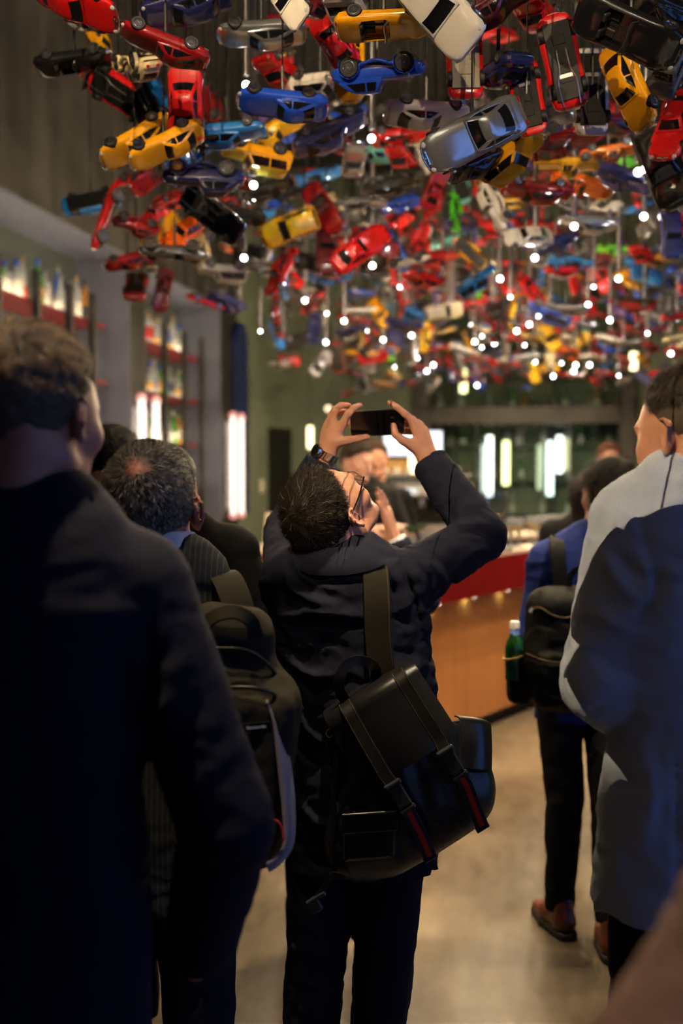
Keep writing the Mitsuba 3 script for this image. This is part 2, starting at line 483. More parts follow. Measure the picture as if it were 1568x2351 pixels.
dr_ = struct("door_1", box([.55, .06, 2.1], c + np.array([0, 0, 1.05]), Rw, bev=.006), "black_matte")
c, t = wall_pt(600); Rw = np.stack([t, np.cross([0, 0, 1], t), [0, 0, 1]], 1)
k = thing("light_switch", "small cream wall switch plate on the green wall beside the dark door", "light switch")
obj("plate", mikit.ply(box([.10, .03, .15], c + np.array([0, 0, 1.42]), Rw, bev=.006), "cream_card"), k)
for dz in (-.035, .035): obj("rocker", mikit.ply(box([.045, .045, .05], c + np.array([0, 0, 1.42 + dz]), Rw, bev=.006), "white_plastic"), k)

# twin neon wall lamps on the posts between the shelf niches
def neon(y, z0, z1, label, L):
    k = thing("wall_lamp", label, "wall lamp", )
    obj("back_plate", mikit.ply(box([.03, .36, z1 - z0 - .2], (XL + .015, y, (z0 + z1) / 2), bev=.008), "steel"), k)
    for dy in (-.165, .165):
        x = XL + .085
        t = obj("tube", {**mikit.ply(lathe([(0, z0 + .05), (.027, z0 + .06), (.027, z1 - .06), (0, z1 - .05)], 14, (x, y + dy, 0)), "white_plastic", smooth=50),
                 "emitter": {"type": "area", "radiance": rgb(np.array([1, .86, .78]) * L)}}, k)
        for a, b in ((z0, z0 + .06), (z1 - .06, z1)):
            prof = [(0, a), (.024, a + .008), (.038, a + .03), (.038, b), (0, b)] if a == z0 else [(0, a), (.038, a), (.038, b - .03), (.024, b - .008), (0, b)]
            obj("end_cap", {**mikit.ply(lathe(prof, 14, (x, y + dy, 0)), "white_plastic", smooth=50), "emitter": {"type": "area", "radiance": rgb(np.array([1, .25, .27]) * L * .5)}}, k)
    return k
neon(8.08, 1.12, 2.2, "pair of glowing pink-tipped neon tubes between the two bottle niches", 1.35)
neon(10.72, 1.10, 2.2, "pair of glowing pink-tipped neon tubes beside the dark blue arched panel", 1.35)

# ------------------------------------------------------------------ bottle shelves
def bglass(name, c, dt=1.1, st=.35): scene[name] = {"type": "principledthin", "base_color": rgb(c), "roughness": .18, "diff_trans": dt, "spec_trans": st, "eta": 1.45}
scene["glass_clear"] = {"type": "thindielectric", "specular_transmittance": rgb((.93, .95, .96))}
bglass("bottle_clear", (.80, .84, .86)); bglass("bottle_green", (.20, .62, .14)); bglass("bottle_blue", (.20, .36, .85)); bglass("bottle_amber", (.85, .48, .12)); bglass("bottle_frost", (.85, .87, .88), 1.2, .1)
mat("label_white", lin((232, 228, 218)), .5); mat("label_blue", lin((90, 120, 190)), .5); mat("label_gold", lin((196, 150, 70)), .45); mat("label_red", lin((190, 40, 36)), .5); mat("label_black", lin((26, 25, 25)), .5)
mat("cap_silver", (.75, .75, .76), .3, 1.0); mat("cap_gold", (.8, .6, .3), .3, 1.0); mat("cap_dark", lin((28, 26, 30)), .4); mat("cap_blue", lin((40, 80, 180)), .4)
mat("label_green", lin((80, 160, 50)), .5)
BOT = {}
for nm, prof, cz in [
    ("tall", [(0, 0), (.036, 0), (.038, .01), (.038, .19), (.034, .215), (.016, .245), (.014, .30), (0, .30)], .30),
    ("square", [(0, 0), (.040, 0), (.042, .008), (.042, .17), (.036, .19), (.015, .20), (.014, .25), (0, .25)], .25),
    ("round", [(0, 0), (.043, 0), (.048, .02), (.046, .11), (.036, .16), (.016, .20), (.013, .275), (0, .275)], .275),
    ("slim", [(0, 0), (.030, 0), (.032, .01), (.030, .20), (.022, .26), (.013, .29), (.013, .335), (0, .335)], .335)]:
    r = max(p[0] for p in prof)
    BOT[nm] = (lathe(prof, 14), lathe([(r + .0012, .045), (r + .0012, .14 if nm != "round" else .10), (r + .0004, .14 if nm != "round" else .10), (r + .0004, .045), (r + .0012, .045)], 14),
               lathe([(0, cz - .03), (.0165, cz - .03), (.0165, cz + .012), (0, cz + .014)], 10), r)
BOTP = {}
def bottle(pos, shape, glass, lab, cap, label, group=None, s=1.0, tw=0, key_name="bottle"):
    k = thing(key_name, label, "bottle", group)
    for part, i, m in (("glass_body", 0, glass), ("paper_label", 1, lab), ("cap", 2, cap)):
        if m is None: continue
        if (shape, i, m) not in BOTP: BOTP[shape, i, m] = mikit.ply(BOT[shape][i], m, smooth=40)
        obj(part, put(BOTP[shape, i, m], Mat(rot([0, 0, 1], tw), pos, s)), k)
    return k
SHELF_Z = [2.69, 2.27, 1.85, 1.43]
rb = np.random.default_rng(11)
cols = {"clear": "bottle_clear", "frosted white": "bottle_frost", "green": "bottle_green", "blue": "bottle_blue", "amber": "bottle_amber"}
labn = {"white": "label_white", "blue": "label_blue", "gold": "label_gold", "red": "label_red", "black": "label_black", "green": "label_green"}
capn = {"silver": "cap_silver", "gold": "cap_gold", "dark": "cap_dark", "blue": "cap_blue"}
mat("shelf_red", lin((120, 14, 24)), .3)
mat("shelf_back", lin((66, 72, 70)), .35)
used = {}
shelf_names = ["top", "second", "third", "lowest"]
for bi, (y0, y1) in enumerate(BAYS):
    bay = "near" if bi == 0 else "far"
    nk = obj("niche", mikit.ply(box([.02, y1 - y0, NZ1 - NZ0], (XL - ND - .01, (y0 + y1) / 2, (NZ0 + NZ1) / 2)), "shelf_back"), None, None, None, None, "structure")
    for yy in (y0 - .012, y1 + .012):
        obj("niche_side", mikit.ply(box([ND, .025, NZ1 - NZ0], (XL - ND / 2, yy + (.0 if yy < y1 else -.02), (NZ0 + NZ1) / 2)), "niche_blue"), nk)
    obj("niche_soffit", mikit.ply(box([ND, y1 - y0, .02], (XL - ND / 2, (y0 + y1) / 2, NZ1 - .012)), "niche_blue"), nk)
    sk = thing("bottle_shelf", f"red edged bottle shelving with dark uprights in the {'nearer' if bi == 0 else 'farther'} wall niche", "shelf")
    ya, yb_ = y0 + .05, y1 - .22
    ups = [6.42, 6.92, 7.31] if bi == 0 else [8.88, 9.43, 9.96]
    if bi == 0: ups = [5.9] + ups
    for yy in ups:
        obj("upright", mikit.ply(box([.05, .045, 1.9], (XL - .06, yy, 1.92 + .0), bev=.004), "post_dark"), sk)
    for si, z in enumerate(SHELF_Z):
        s = obj("shelf_board", mikit.ply(box([.30, yb_ - ya, .022], (XL - ND + .17, (ya + yb_) / 2, z - .011), bev=.003), "shelf_red"), sk)
        obj("light_strip", {**mikit.ply(box([.14, yb_ - ya - .06, .004], (XL - ND + .16, (ya + yb_) / 2, z + .0005)), "white_plastic"),
            "emitter": {"type": "area", "radiance": rgb(np.array([1.0, .84, .58]) * 7)}}, s)
        y = ya + .07
        while y < yb_ - .04:
            if min(abs(y - u) for u in ups) < .0: y += .05; continue
            shp = str(rb.choice(["tall", "square", "round", "slim"]))
            gp = [.55, .17, .1, .13, .05] if si == 0 else ([.45, .05, .16, .08, .26])
            gc = str(rb.choice(list(cols), p=gp)); lc = str(rb.choice(list(labn), p=[.42, .12, .2, .1, .08, .08])); cc = str(rb.choice(list(capn)))
            desc = f"{gc} {shp} bottle, {lc} label, {cc} cap, {shelf_names[si]} shelf of the {bay} niche"
            if desc in used: desc = f"{gc} {shp} bottle, {lc} label, right of {last} one, {shelf_names[si]} shelf, {bay} niche"
            used[desc] = 1; last = f"{gc} {shp}"
            bottle(np.array([XL - ND + rb.uniform(.11, .2), y, z + .003]), shp, cols[gc], labn[lc], capn[cc], desc, f"bottles on the {shelf_names[si]} shelf of the {bay} niche", rb.uniform(.95, 1.12), rb.uniform(0, 360))
            y += rb.uniform(.095, .16)
# ------------------------------------------------------------------ the bar island
def camxy(x, d): return (RGT * x + FWD * d)[:2]
edge = [camxy(x, d) for x, d in [(-.32, 7.9), (-.34, 7.1), (-.31, 6.35), (-.16, 5.85), (.14, 5.64), (.5, 5.85), (.9, 6.38), (1.35, 7.0), (1.95, 7.8), (2.7, 8.7)]]
edge = spline(edge, 60)
def wall_strip(curve, off0, off1, z0, z1, zt0=None):
    """vertical band along a curve between two offsets (towards the visitors is negative)"""
    t = np.gradient(curve, axis=0); t /= np.linalg.norm(t, axis=1, keepdims=True); nrm = np.stack([-t[:, 1], t[:, 0]], 1)
    a, b = curve + nrm * off0, curve + nrm * off1
    rings = [np.array([[p[0], p[1], z0], [p[0], p[1], z1], [q[0], q[1], z1], [q[0], q[1], z0]]) for p, q in zip(a, b)]
    return loft(rings)
bar = thing("bar_counter", "curved island bar with red lacquered rim and orange wood front", "bar counter")
inner = edge
obj("wood_front", mikit.ply(wall_strip(edge, .10, .18, .09, .90), "wood_orange", smooth=40), bar)
obj("plinth", mikit.ply(wall_strip(edge, .15, .20, 0, .09), "black_matte", smooth=40), bar)
obj("red_rim", mikit.ply(wall_strip(edge, 0, .20, .86, 1.08), "red_lacquer", smooth=40), bar, label="glossy dark red rim of the bar counter")
obj("counter_top", mikit.ply(wall_strip(edge, .005, .24, 1.08, 1.10), "marble", smooth=40), bar)
tt = np.gradient(edge, axis=0); tt /= np.linalg.norm(tt, axis=1, keepdims=True); nn_ = np.stack([-tt[:, 1], tt[:, 0]], 1)
for i in range(6, 58, 4):
    p = edge[i] + nn_[i] * .055
    d = obj("downlight", {**mikit.ply(lathe([(0, .850), (.022, .850), (.022, .858), (0, .858)], 12, (p[0], p[1], 0)), "white_plastic"), "emitter": {"type": "area", "radiance": rgb(WARM * 45)}}, bar)
# inner service shelf and back bar
bb = thing("back_bar", "long dark back bar cabinet behind the island with a pale worktop", "cabinet")
c = at(1080, HOR, 9.65)
Rb = np.stack([RGT, FWD, UP], 1)
obj("cabinet_body", mikit.ply(box([3.2, .6, 1.0], (c[0], c[1], .5), Rb, bev=.01), "black_gloss"), bb)
obj("worktop", mikit.ply(box([3.3, .66, .04], (c[0], c[1], 1.02), Rb, bev=.008), "marble"), bb)
for k in range(6):
    q = c + RGT * (k - 2.5) * .53 - FWD * .305
    dk = obj("door", mikit.ply(box([.5, .02, .85], (q[0], q[1], .52), Rb, bev=.004), "black_matte"), bb)
    obj("handle", mikit.ply(box([.02, .02, .2], (q[0] + .2 * RGT[0], q[1] + .2 * RGT[1] - .02, .75), Rb, bev=.004), "steel"), dk)
# red bench ledge at the left behind the island
c = at(588, HOR, 8.6)
lk = thing("red_banquette", "low red lacquered ledge behind the island at the left, a cream card on it", "ledge")
obj("ledge_body", mikit.ply(box([.62, .5, .94], (c[0], c[1], .47), Rb, bev=.02), "red_lacquer"), lk)
obj("ledge_top", mikit.ply(box([.66, .56, .05], (c[0], c[1], .965), Rb, bev=.012), "marble"), lk)
c = at(630, 1215, 8.5); c[2] = .99
obj("menu_card", mikit.ply(box([.16, .02, .27], (c[0], c[1], c[2] + .135), Rb @ rot([0, 1, 0], 4), bev=.003), "cream_card"), None, "cream menu card standing on the red ledge at the left", "menu card")
# espresso machine with the lit ring emblems
def emblem(c, w, parent):
    r = w / 5.6
    for k in range(4):
        p = c + RGT * (k - 1.5) * r * 1.42
        pts = [p + RGT * r * math.cos(a) + UP * r * math.sin(a) for a in np.linspace(0, 2 * math.pi, 24, endpoint=False)]
        obj("emblem_ring", {**mikit.ply(tube(pts, r * .13, 6, closed=True), "white_plastic", smooth=True), "emitter": {"type": "area", "radiance": rgb((.9, 1.15, 1.4))}}, parent)
em = thing("espresso_machine", "wide steel espresso machine with two lit four-ring emblems on the back bar", "espresso machine")
c0 = at(965, HOR, 8.95); c0[2] = 1.04
obj("base_tray", mikit.ply(box([.80, .50, .10], c0 + [0, 0, .07], Rb, bev=.015), "steel"), em)
obj("body", mikit.ply(box([.82, .30, .34], c0 + FWD * .1 + np.array([0, 0, .29]), Rb, bev=.02), "black_gloss"), em)
obj("hood", mikit.ply(box([.86, .52, .13], c0 + np.array([0, 0, .40]), Rb, bev=.025), "steel"), em)
obj("cup_rail", mikit.ply(box([.82, .48, .03], c0 + np.array([0, 0, .52]), Rb, bev=.01), "steel"), em)
for dx in (-.115, .115): emblem(c0 + RGT * dx - FWD * .265 + UP * .39, .125, em)
for dx in (-.25, 0, .25):
    q = c0 + RGT * dx - FWD * .16 + UP * .30
    g = obj("brew_head", mikit.ply(lathe([(0, -.05), (.032, -.05), (.036, 0), (.03, .06), (0, .06)], 14, q), "steel", smooth=40), em)
    obj("handle", mikit.ply(tube([q + UP * -.03, q - FWD * .08 + UP * -.035, q - FWD * .17 + UP * -.05], .012, 8), "black_matte", smooth=40), g)
for k in range(7):
    q = c0 + RGT * (k - 3) * .10 + UP * .536
    obj("cup", mikit.ply(lathe([(.022, 0), (.036, .05), (.034, .05), (.020, .004), (0, .004), (0, 0), (.022, 0)], 12, q), "white_plastic", smooth=40), None, "small white cup in the row on top of the espresso machine", "cup", "cups on the espresso machine")
# screen and lit yellow board behind
sc = thing("screen", "bright pale blue screen on the wall behind the espresso machine", "screen")
c = at(948, 1018, 11.2)
obj("housing", mikit.ply(box([.64, .05, .29], c + FWD * .03, Rb, bev=.01), "black_matte"), sc)
obj("display", {**mikit.ply(box([.61, .01, .255], c, Rb), "white_plastic"), "emitter": {"type": "area", "radiance": rgb((.42, .75, 1.1))}}, sc)
obj("stand", mikit.ply(cat_([box([.05, .05, c[2] - .14], (c[0] + .03 * FWD[0], c[1] + .05, (c[2] - .14) / 2 + .0), Rb), box([.4, .3, .02], (c[0], c[1] + .05, .01), Rb)]), "black_matte"), sc)
c = at(915, 1068, 11.3)
obj("menu_board", mikit.ply(box([.5, .03, .25], c + FWD * .02, Rb, bev=.005), "label_gold"), None, "golden yellow board under the pale blue screen", "board")
# ------------------------------------------------------------------ model cars (unit length, x forward, z up); scaled to about 0.25 m where they hang
def car_lower(t, ns=22, nr=20):
    X = np.array(t["x"], float); g = {k: pch(X, t[k]) for k in ("hw", "zt", "zb")}
    u = np.linspace(0, 1, ns); xs = X[0] + (X[-1] - X[0]) * (0.5 - 0.5 * np.cos(np.pi * u)) * 0.5 + (X[-1] - X[0]) * u * 0.5
    e, rings = t.get("e", 0.55), []
    a = (np.arange(nr) + 0.5) / nr * 2 * np.pi
    for x in xs:
        hw, zt, zb = float(g["hw"](x)), float(g["zt"](x)), float(g["zb"](x))
        zs = zb + (zt - zb) * t.get("waist", 0.5)
        c, s = np.cos(a), np.sin(a)
        y = hw * np.sign(c) * np.abs(c) ** e
        z = zs + np.where(s > 0, (zt - zs), (zs - zb)) * np.sign(s) * np.abs(s) ** e
        rings.append(np.stack([np.full(nr, x), y, z], 1))
    return loft(rings)

def car_green(t, inset=0.0, nx=12):
    """greenhouse solid; t: cowl, rf (roof front), rr (roof rear), bl (base of rear glass), belt, roof, wb, wt"""
    x1, x2, x3, x4 = t["cowl"], t["rf"], t["rr"], t["bl"]; zb, zr = t["belt"] - 0.03, t["roof"]
    prof = pch([x4 - 1e-3, x4 + (x3 - x4) * 0.55, x3, (x2 + x3) / 2, x2, x2 + (x1 - x2) * 0.5, x1 + 1e-3],
               [t["belt"] + .004, t["belt"] + (zr - t["belt"]) * t.get("back", 0.66), zr - .008, zr + .002, zr - .006, t["belt"] + (zr - t["belt"]) * 0.56, t["belt"] + .004])
    xs = np.unique(np.concatenate([np.linspace(x4, x3, 5), np.linspace(x3, x2, 5), np.linspace(x2, x1, 5)])); rings = []
    for x in xs:
        z = float(prof(x)) - inset; h = max((z - t["belt"]) / (zr - t["belt"]), 0.02)
        wb = t["wb"] - inset; wt = wb + (t["wt"] - t["wb"]) * h
        k = np.clip(min((x1 - x) / max(x1 - x2, .02), (x - x4) / max(x3 - x4, .02)), 0, 1)
        wb *= 0.90 + 0.10 * k; wt *= 0.90 + 0.10 * k
        zz = max(z, t["belt"] + .003); r = min(.018, (zz - zb) * .3)
        half = [(wb, zb), (wb, t["belt"]), (wb + (wt - wb) * .5, (t["belt"] + zz) / 2), (wt, zz - r), (wt - r, zz - r * .2), (wt * .5, zz + r * .15)]
        ring = half + [(0, zz + r * .25)] + [(-y, z_) for y, z_ in half[::-1]]
        rings.append(np.array([[x, y, z_] for y, z_ in ring]))
    return loft(rings)

def wheel_meshes(r, w, spokes, style):
    ty = lathe([(r * .60, -w / 2), (r * .93, -w / 2), (r, -w * .36), (r, w * .36), (r * .93, w / 2), (r * .60, w / 2), (r * .60, -w / 2)], 22)
    parts = [lathe([(r * .54, w * .28), (r * .62, w * .52), (r * .66, w * .50), (r * .64, w * .34), (r * .60, -w * .4), (r * .56, -w * .4), (r * .54, w * .28)], 20)]
    parts.append(lathe([(0, w * .40), (r * .12, w * .42), (r * .16, w * .32), (r * .16, w * .1), (0, w * .1)], 10))
    if style == "disc":
        parts.append(lathe([(0, w * .38), (r * .3, w * .36), (r * .42, w * .46), (r * .58, w * .34), (r * .58, w * .1), (0, w * .1)], 18))
    else:
        for i in range(spokes):
            R = rot([0, 0, 1], 360 * i / spokes)
            parts.append(box([r * .5, r * (.17 if spokes < 8 else .08), w * .16], R @ np.array([r * .34, 0, w * .27]), R))
        parts.append(lathe([(0, -w * .1), (r * .56, -w * .1), (r * .56, -w * .2), (0, -w * .2)], 14))
    return ty, cat_(parts)

TYPES = {
 "sports coupe": dict(x=[-.5, -.485, -.43, -.31, -.15, 0, .15, .30, .42, .48, .5], hw=[.12, .16, .195, .21, .203, .197, .203, .208, .185, .145, .09],
   zt=[.16, .185, .205, .21, .185, .178, .18, .172, .14, .11, .085], zb=[.11, .075, .055, .048, .045, .045, .045, .046, .05, .058, .07],
   cowl=.17, rf=.01, rr=-.14, bl=-.40, belt=.182, roof=.283, wb=.172, wt=.118, back=.62, wx=(.30, -.29), wr=.076, ww=.062, wy=.178, spokes=10),
 "grand tourer": dict(x=[-.5, -.48, -.42, -.30, -.15, 0, .15, .30, .42, .48, .5], hw=[.11, .15, .182, .198, .19, .188, .192, .195, .165, .12, .07],
   zt=[.15, .178, .196, .203, .192, .185, .186, .18, .155, .125, .10], zb=[.11, .085, .06, .05, .048, .048, .048, .05, .055, .065, .085],
   cowl=.07, rf=-.06, rr=-.17, bl=-.40, belt=.186, roof=.29, wb=.165, wt=.115, back=.6, wx=(.315, -.275), wr=.076, ww=.05, wy=.168, spokes=14),
 "sedan": dict(x=[-.5, -.485, -.44, -.31, -.15, 0, .15, .30, .42, .48, .5], hw=[.14, .165, .18, .187, .19, .19, .19, .187, .178, .155, .12],
   zt=[.17, .20, .212, .215, .212, .208, .205, .19, .175, .155, .13], zb=[.11, .08, .06, .052, .05, .05, .05, .052, .058, .07, .09],
   cowl=.19, rf=.06, rr=-.19, bl=-.35, belt=.207, roof=.315, wb=.17, wt=.128, back=.66, wx=(.30, -.285), wr=.07, ww=.05, wy=.165, spokes=6),
 "hatchback": dict(x=[-.5, -.485, -.44, -.31, -.15, 0, .15, .30, .42, .48, .5], hw=[.17, .195, .212, .22, .22, .22, .22, .22, .208, .18, .14],
   zt=[.21, .25, .26, .258, .255, .25, .245, .23, .21, .185, .15], zb=[.12, .09, .07, .06, .058, .058, .058, .06, .066, .08, .10],
   cowl=.20, rf=.06, rr=-.36, bl=-.47, belt=.247, roof=.385, wb=.198, wt=.16, back=.7, wx=(.31, -.30), wr=.085, ww=.062, wy=.19, spokes=5),
 "off-roader": dict(x=[-.5, -.49, -.45, -.31, -.15, 0, .15, .30, .43, .485, .5], hw=[.19, .2, .205, .208, .208, .208, .208, .207, .2, .19, .17],
   zt=[.24, .26, .265, .265, .262, .262, .26, .25, .242, .23, .20], zb=[.14, .11, .10, .095, .095, .095, .095, .095, .10, .11, .13],
   cowl=.17, rf=.08, rr=-.43, bl=-.485, belt=.258, roof=.42, wb=.19, wt=.172, back=.8, wx=(.30, -.29), wr=.098, ww=.07, wy=.18, spokes=5, e=.36),
 "roadster": dict(x=[-.5, -.485, -.43, -.31, -.15, 0, .15, .30, .42, .48, .5], hw=[.12, .155, .19, .205, .198, .195, .2, .205, .18, .135, .08],
   zt=[.15, .18, .20, .21, .198, .188, .19, .182, .15, .12, .095], zb=[.11, .08, .058, .05, .048, .048, .048, .05, .054, .062, .075],
   open=(-.24, .07), belt=.192, wx=(.31, -.29), wr=.077, ww=.055, wy=.175, spokes=12),
 "vintage saloon": dict(x=[-.5, -.48, -.42, -.30, -.15, 0, .15, .30, .42, .48, .5], hw=[.05, .09, .125, .135, .135, .13, .11, .095, .08, .065, .045],
   zt=[.16, .21, .245, .265, .26, .255, .25, .245, .235, .215, .18], zb=[.12, .10, .085, .08, .08, .08, .08, .08, .085, .09, .11],
   cowl=.06, rf=.0, rr=-.24, bl=-.40, belt=.252, roof=.37, wb=.128, wt=.112, back=.7, wx=(.32, -.27), wr=.10, ww=.045, wy=.16, spokes=16, fenders=True),
 "vintage racer": dict(x=[-.5, -.47, -.40, -.28, -.15, 0, .15, .30, .42, .48, .5], hw=[.015, .04, .07, .095, .105, .105, .1, .092, .078, .06, .045],
   zt=[.15, .175, .20, .22, .225, .215, .21, .205, .195, .18, .16], zb=[.13, .115, .10, .085, .08, .078, .078, .08, .09, .10, .11],
   open=(-.14, -.02), belt=.21, wx=(.32, -.27), wr=.098, ww=.05, wy=.165, spokes=16, axles=True),
 "formula racer": dict(x=[-.5, -.47, -.40, -.28, -.15, 0, .15, .30, .42, .48, .5], hw=[.04, .06, .09, .14, .17, .15, .08, .055, .045, .035, .025],
   zt=[.14, .15, .18, .20, .185, .16, .15, .14, .12, .10, .085], zb=[.08, .06, .05, .045, .045, .045, .05, .055, .06, .06, .06],
   open=(-.06, .08), belt=.155, wx=(.33, -.33), wr=.072, ww=.075, wy=.165, spokes=8, axles=True, wings=True),
 "pickup": dict(x=[-.5, -.49, -.45, -.31, -.15, 0, .15, .30, .42, .485, .5], hw=[.165, .178, .184, .188, .188, .188, .188, .186, .178, .165, .14],
   zt=[.19, .205, .21, .212, .212, .212, .21, .20, .192, .175, .15], zb=[.12, .09, .08, .075, .075, .075, .075, .075, .08, .09, .11],
   cowl=.19, rf=.10, rr=-.04, bl=-.08, belt=.208, roof=.335, wb=.168, wt=.14, back=.8, wx=(.31, -.28), wr=.078, ww=.055, wy=.162, spokes=6, bed=True, e=.42),
}

def build_type(t):
    low = man(car_lower(t)); out = {}
    wr, ww, wy = t["wr"], t["ww"], t["wy"]
    exposed = t.get("axles") or t.get("fenders")
    if not exposed:
        for x in t["wx"]:
            for s in (-1, 1):
                c = trimesh.creation.cylinder(wr * 1.14, .13, sections=20)
                c = xf(c, Mat(rot([1, 0, 0], 90), (x, s * (wy + .035), wr)))
                low = low - man(c)
    win = None
    if "cowl" in t:
        G = man(car_green(t)); gi = car_green(t, .006)
        b, r = t["belt"] + .012, t["roof"] - .022
        x1, x2, x3, x4 = t["cowl"], t["rf"], t["rr"], t["bl"]
        xm = (x2 + x3) / 2 + .01; sl = (x1 - x2) / (t["roof"] - t["belt"]); sr = (x3 - x4) / (t["roof"] - t["belt"])
        h = r - b
        A = [(x1 - .055, b), (xm + .008, b), (xm + .008, r), (x2 - .012, r)]
        B = [(xm - .008, b), (x4 + .075, b), (x3 + .012 - (0.01 if sr < .3 else 0), r), (xm - .008, r)]
        for P in (A, B):
            G = G - man(prism(P, "y", -.5, .5))
        wbm, wtm = t["wb"] * .9 - .022, t["wt"] - .018
        G = G - man(prism([(-wbm, b + .004), (wbm, b + .004), (wtm, r - .002), (-wtm, r - .002)], "x", x2 - .005, x1 + .2))
        G = G - man(prism([(-wbm, b + .014), (wbm, b + .014), (wtm, r - .004), (-wtm, r - .004)], "x", x4 - .2, x3 + .005))
        low = low + G
        win = gi
    if "open" in t:
        a, b = t["open"]; w = .8 * float(pch(t["x"], t["hw"])((a + b) / 2)); zc = t["belt"]
        c = hull([[x, y, z] for x, y in [(a, w * .75), (a, -w * .75), (a + .03, w), (a + .03, -w), (b, w * .85), (b, -w * .85), (b - .04, w), (b - .04, -w)] for z in (zc - .09, zc + .1)])
        low = low - man(c)
        seats = []
        ys = (w * .48, -w * .48) if w > .11 else (0,)
        for y in ys:
            sw = .075 if w > .11 else .06
            seats += [box([.09, sw, .03], (a + .09, y, zc - .08), bev=.008), box([.03, sw, .12], (a + .03, y, zc - .02), rot([0, 1, 0], -14), bev=.01)]
        seats.append(tube([(b - .05 + .0 * i, ys[0] + .028 * math.cos(i * math.pi / 6), zc - .005 + .026 * math.sin(i * math.pi / 6)) for i in range(12)], .004, 5, closed=True))
        seats.append(box([.14, max(2 * w * .8, .05), .012], (a + .08, 0, zc - .088)))
        seats.append(box([.012, max(2 * w * .8, .05), .03], (b - .05, 0, zc - .03))); seats.append(box([b - a - .02, .02, .02], ((a + b) / 2, 0, zc - .085)))
        out["interior"] = cat_(seats)
        if w > .11:
            fr = [(b - .01, -w, zc), (b - .055, -w * .88, zc + .062), (b - .045, 0, zc + .068), (b - .055, w * .88, zc + .062), (b - .01, w, zc)]
            out["windscreen_frame"] = tube(spline(fr, 14), .005, 6)
            out["windscreen"] = hull([np.array(p) + np.array([d, 0, -.004]) for p in fr for d in (0, .004)])
    if t.get("bed"):
        low = low - man(box([.34, .31, .1], (-.29, 0, .235)))
    if t.get("fenders"):
        F = Field([-.52, -.22, .0], [.52, .22, .30], .012)
        for s in (-1, 1):
            for x in t["wx"]:
                F.cone((x, s * (wy - .03), wr), (x, s * (wy + .035), wr), wr * 1.17, k=0)
            pts = spline([(t["wx"][0] - .09, s * (wy), .12), (0.02, s * wy, .055), (t["wx"][1] + .11, s * wy, .09)], 8)
            for p, q in zip(pts[:-1], pts[1:]): F.cap(p, q, .028, k=.02, sq=((0, 0, 1), .45))
        for s in (-1, 1):
            for x in t["wx"]:
                F.cone((x, s * (wy - .06), wr), (x, s * (wy + .08), wr), wr * 1.06, k=0, op="c")
        for x in t["wx"]:
            F.bx((x + .02, 0, .0), (.10, .5, .075), rad=.005, k=0, op="c")
        m = F.mesh()
        low = low + man(m) if man(m).status() == m3.Error.NoError else low
        out["headlight_bar"] = None
    if t.get("wings"):
        low = low + man(box([.05, .36, .012], (.47, 0, .062), bev=.004)) + man(box([.07, .30, .014], (-.46, 0, .235), rot([0, 1, 0], 8), bev=.004))
        for s in (-1, 1):
            low = low + man(box([.09, .008, .10], (-.46, s * .15, .215), bev=.002)) + man(box([.07, .008, .05], (.465, s * .18, .07), bev=.002))
    body = unman(low)
    out["body"] = body
    if win is not None: out["windows"] = win
    # underside: dark tray with sump, axles and silver pipes
    zb = float(min(t["zb"])); hw = float(np.interp(0, t["x"], t["hw"]))
    und = [box([.82, hw * 1.5, .02], (0, 0, zb - .002), bev=.006)]
    for k in range(3): und.append(box([.10, hw * .7, .012], (.22 - .2 * k, 0, zb - .016), bev=.004))
    for x in t["wx"]: und.append(trimesh.creation.cylinder(.009, 2 * wy - .04, sections=8, transform=Mat(rot([1, 0, 0], 90), (x, 0, wr))))
    if t.get("axles"):
        for x in t["wx"]:
            for s in (-1, 1):
                for dx in (-.05, .05):
                    und.append(tube([(x + dx, s * .06, wr + .03), (x, s * (wy - .02), wr + .005)], .005, 5))
    out["underside"] = cat_(und)
    if not exposed:
        ex = [tube(spline([(.12, .05 * s, zb - .014), (-.1, .06 * s, zb - .018), (-.22, .10 * s, zb - .014), (-.47, .09 * s, zb + .0)], 9), .011, 7) for s in (-1, 1)]
    else:
        ex = [tube(spline([(.25, s * .10, .14), (.1, s * .118, .12), (-.1, s * .118, .11), (-.42, s * .10, .11)], 8), .011, 7) for s in ((1,) if not t.get("wings") else (1, -1))]
    if len(ex) > 1 and not exposed: ex.append(box([.05, .15, .014], (-.16, 0, zb - .016), bev=.004))
    out["exhaust"] = cat_(ex) if not t.get("wings") else ex[0]
    # lamps, grille and bumpers
    xh = .455 if not exposed else .36
    hw_h = float(np.interp(xh, t["x"], t["hw"])); zt_h = float(np.interp(xh, t["x"], t["zt"])); zb_h = float(np.interp(xh, t["x"], t["zb"]))
    lamps = []
    for s in (-1, 1):
        q = trimesh.creation.icosphere(subdivisions=1, radius=1)
        if t.get("fenders"): pos, sc = (.34, s * .095, .225), (.02, .026, .026)
        elif t.get("axles"): continue
        else: pos, sc = (xh, s * hw_h * .80, zb_h + (zt_h - zb_h) * .74), (.035, .03, .02)
        lamps.append(tm(q.vertices * sc + pos, q.faces))
    if lamps: out["headlight_L"], out["headlight_R"] = lamps
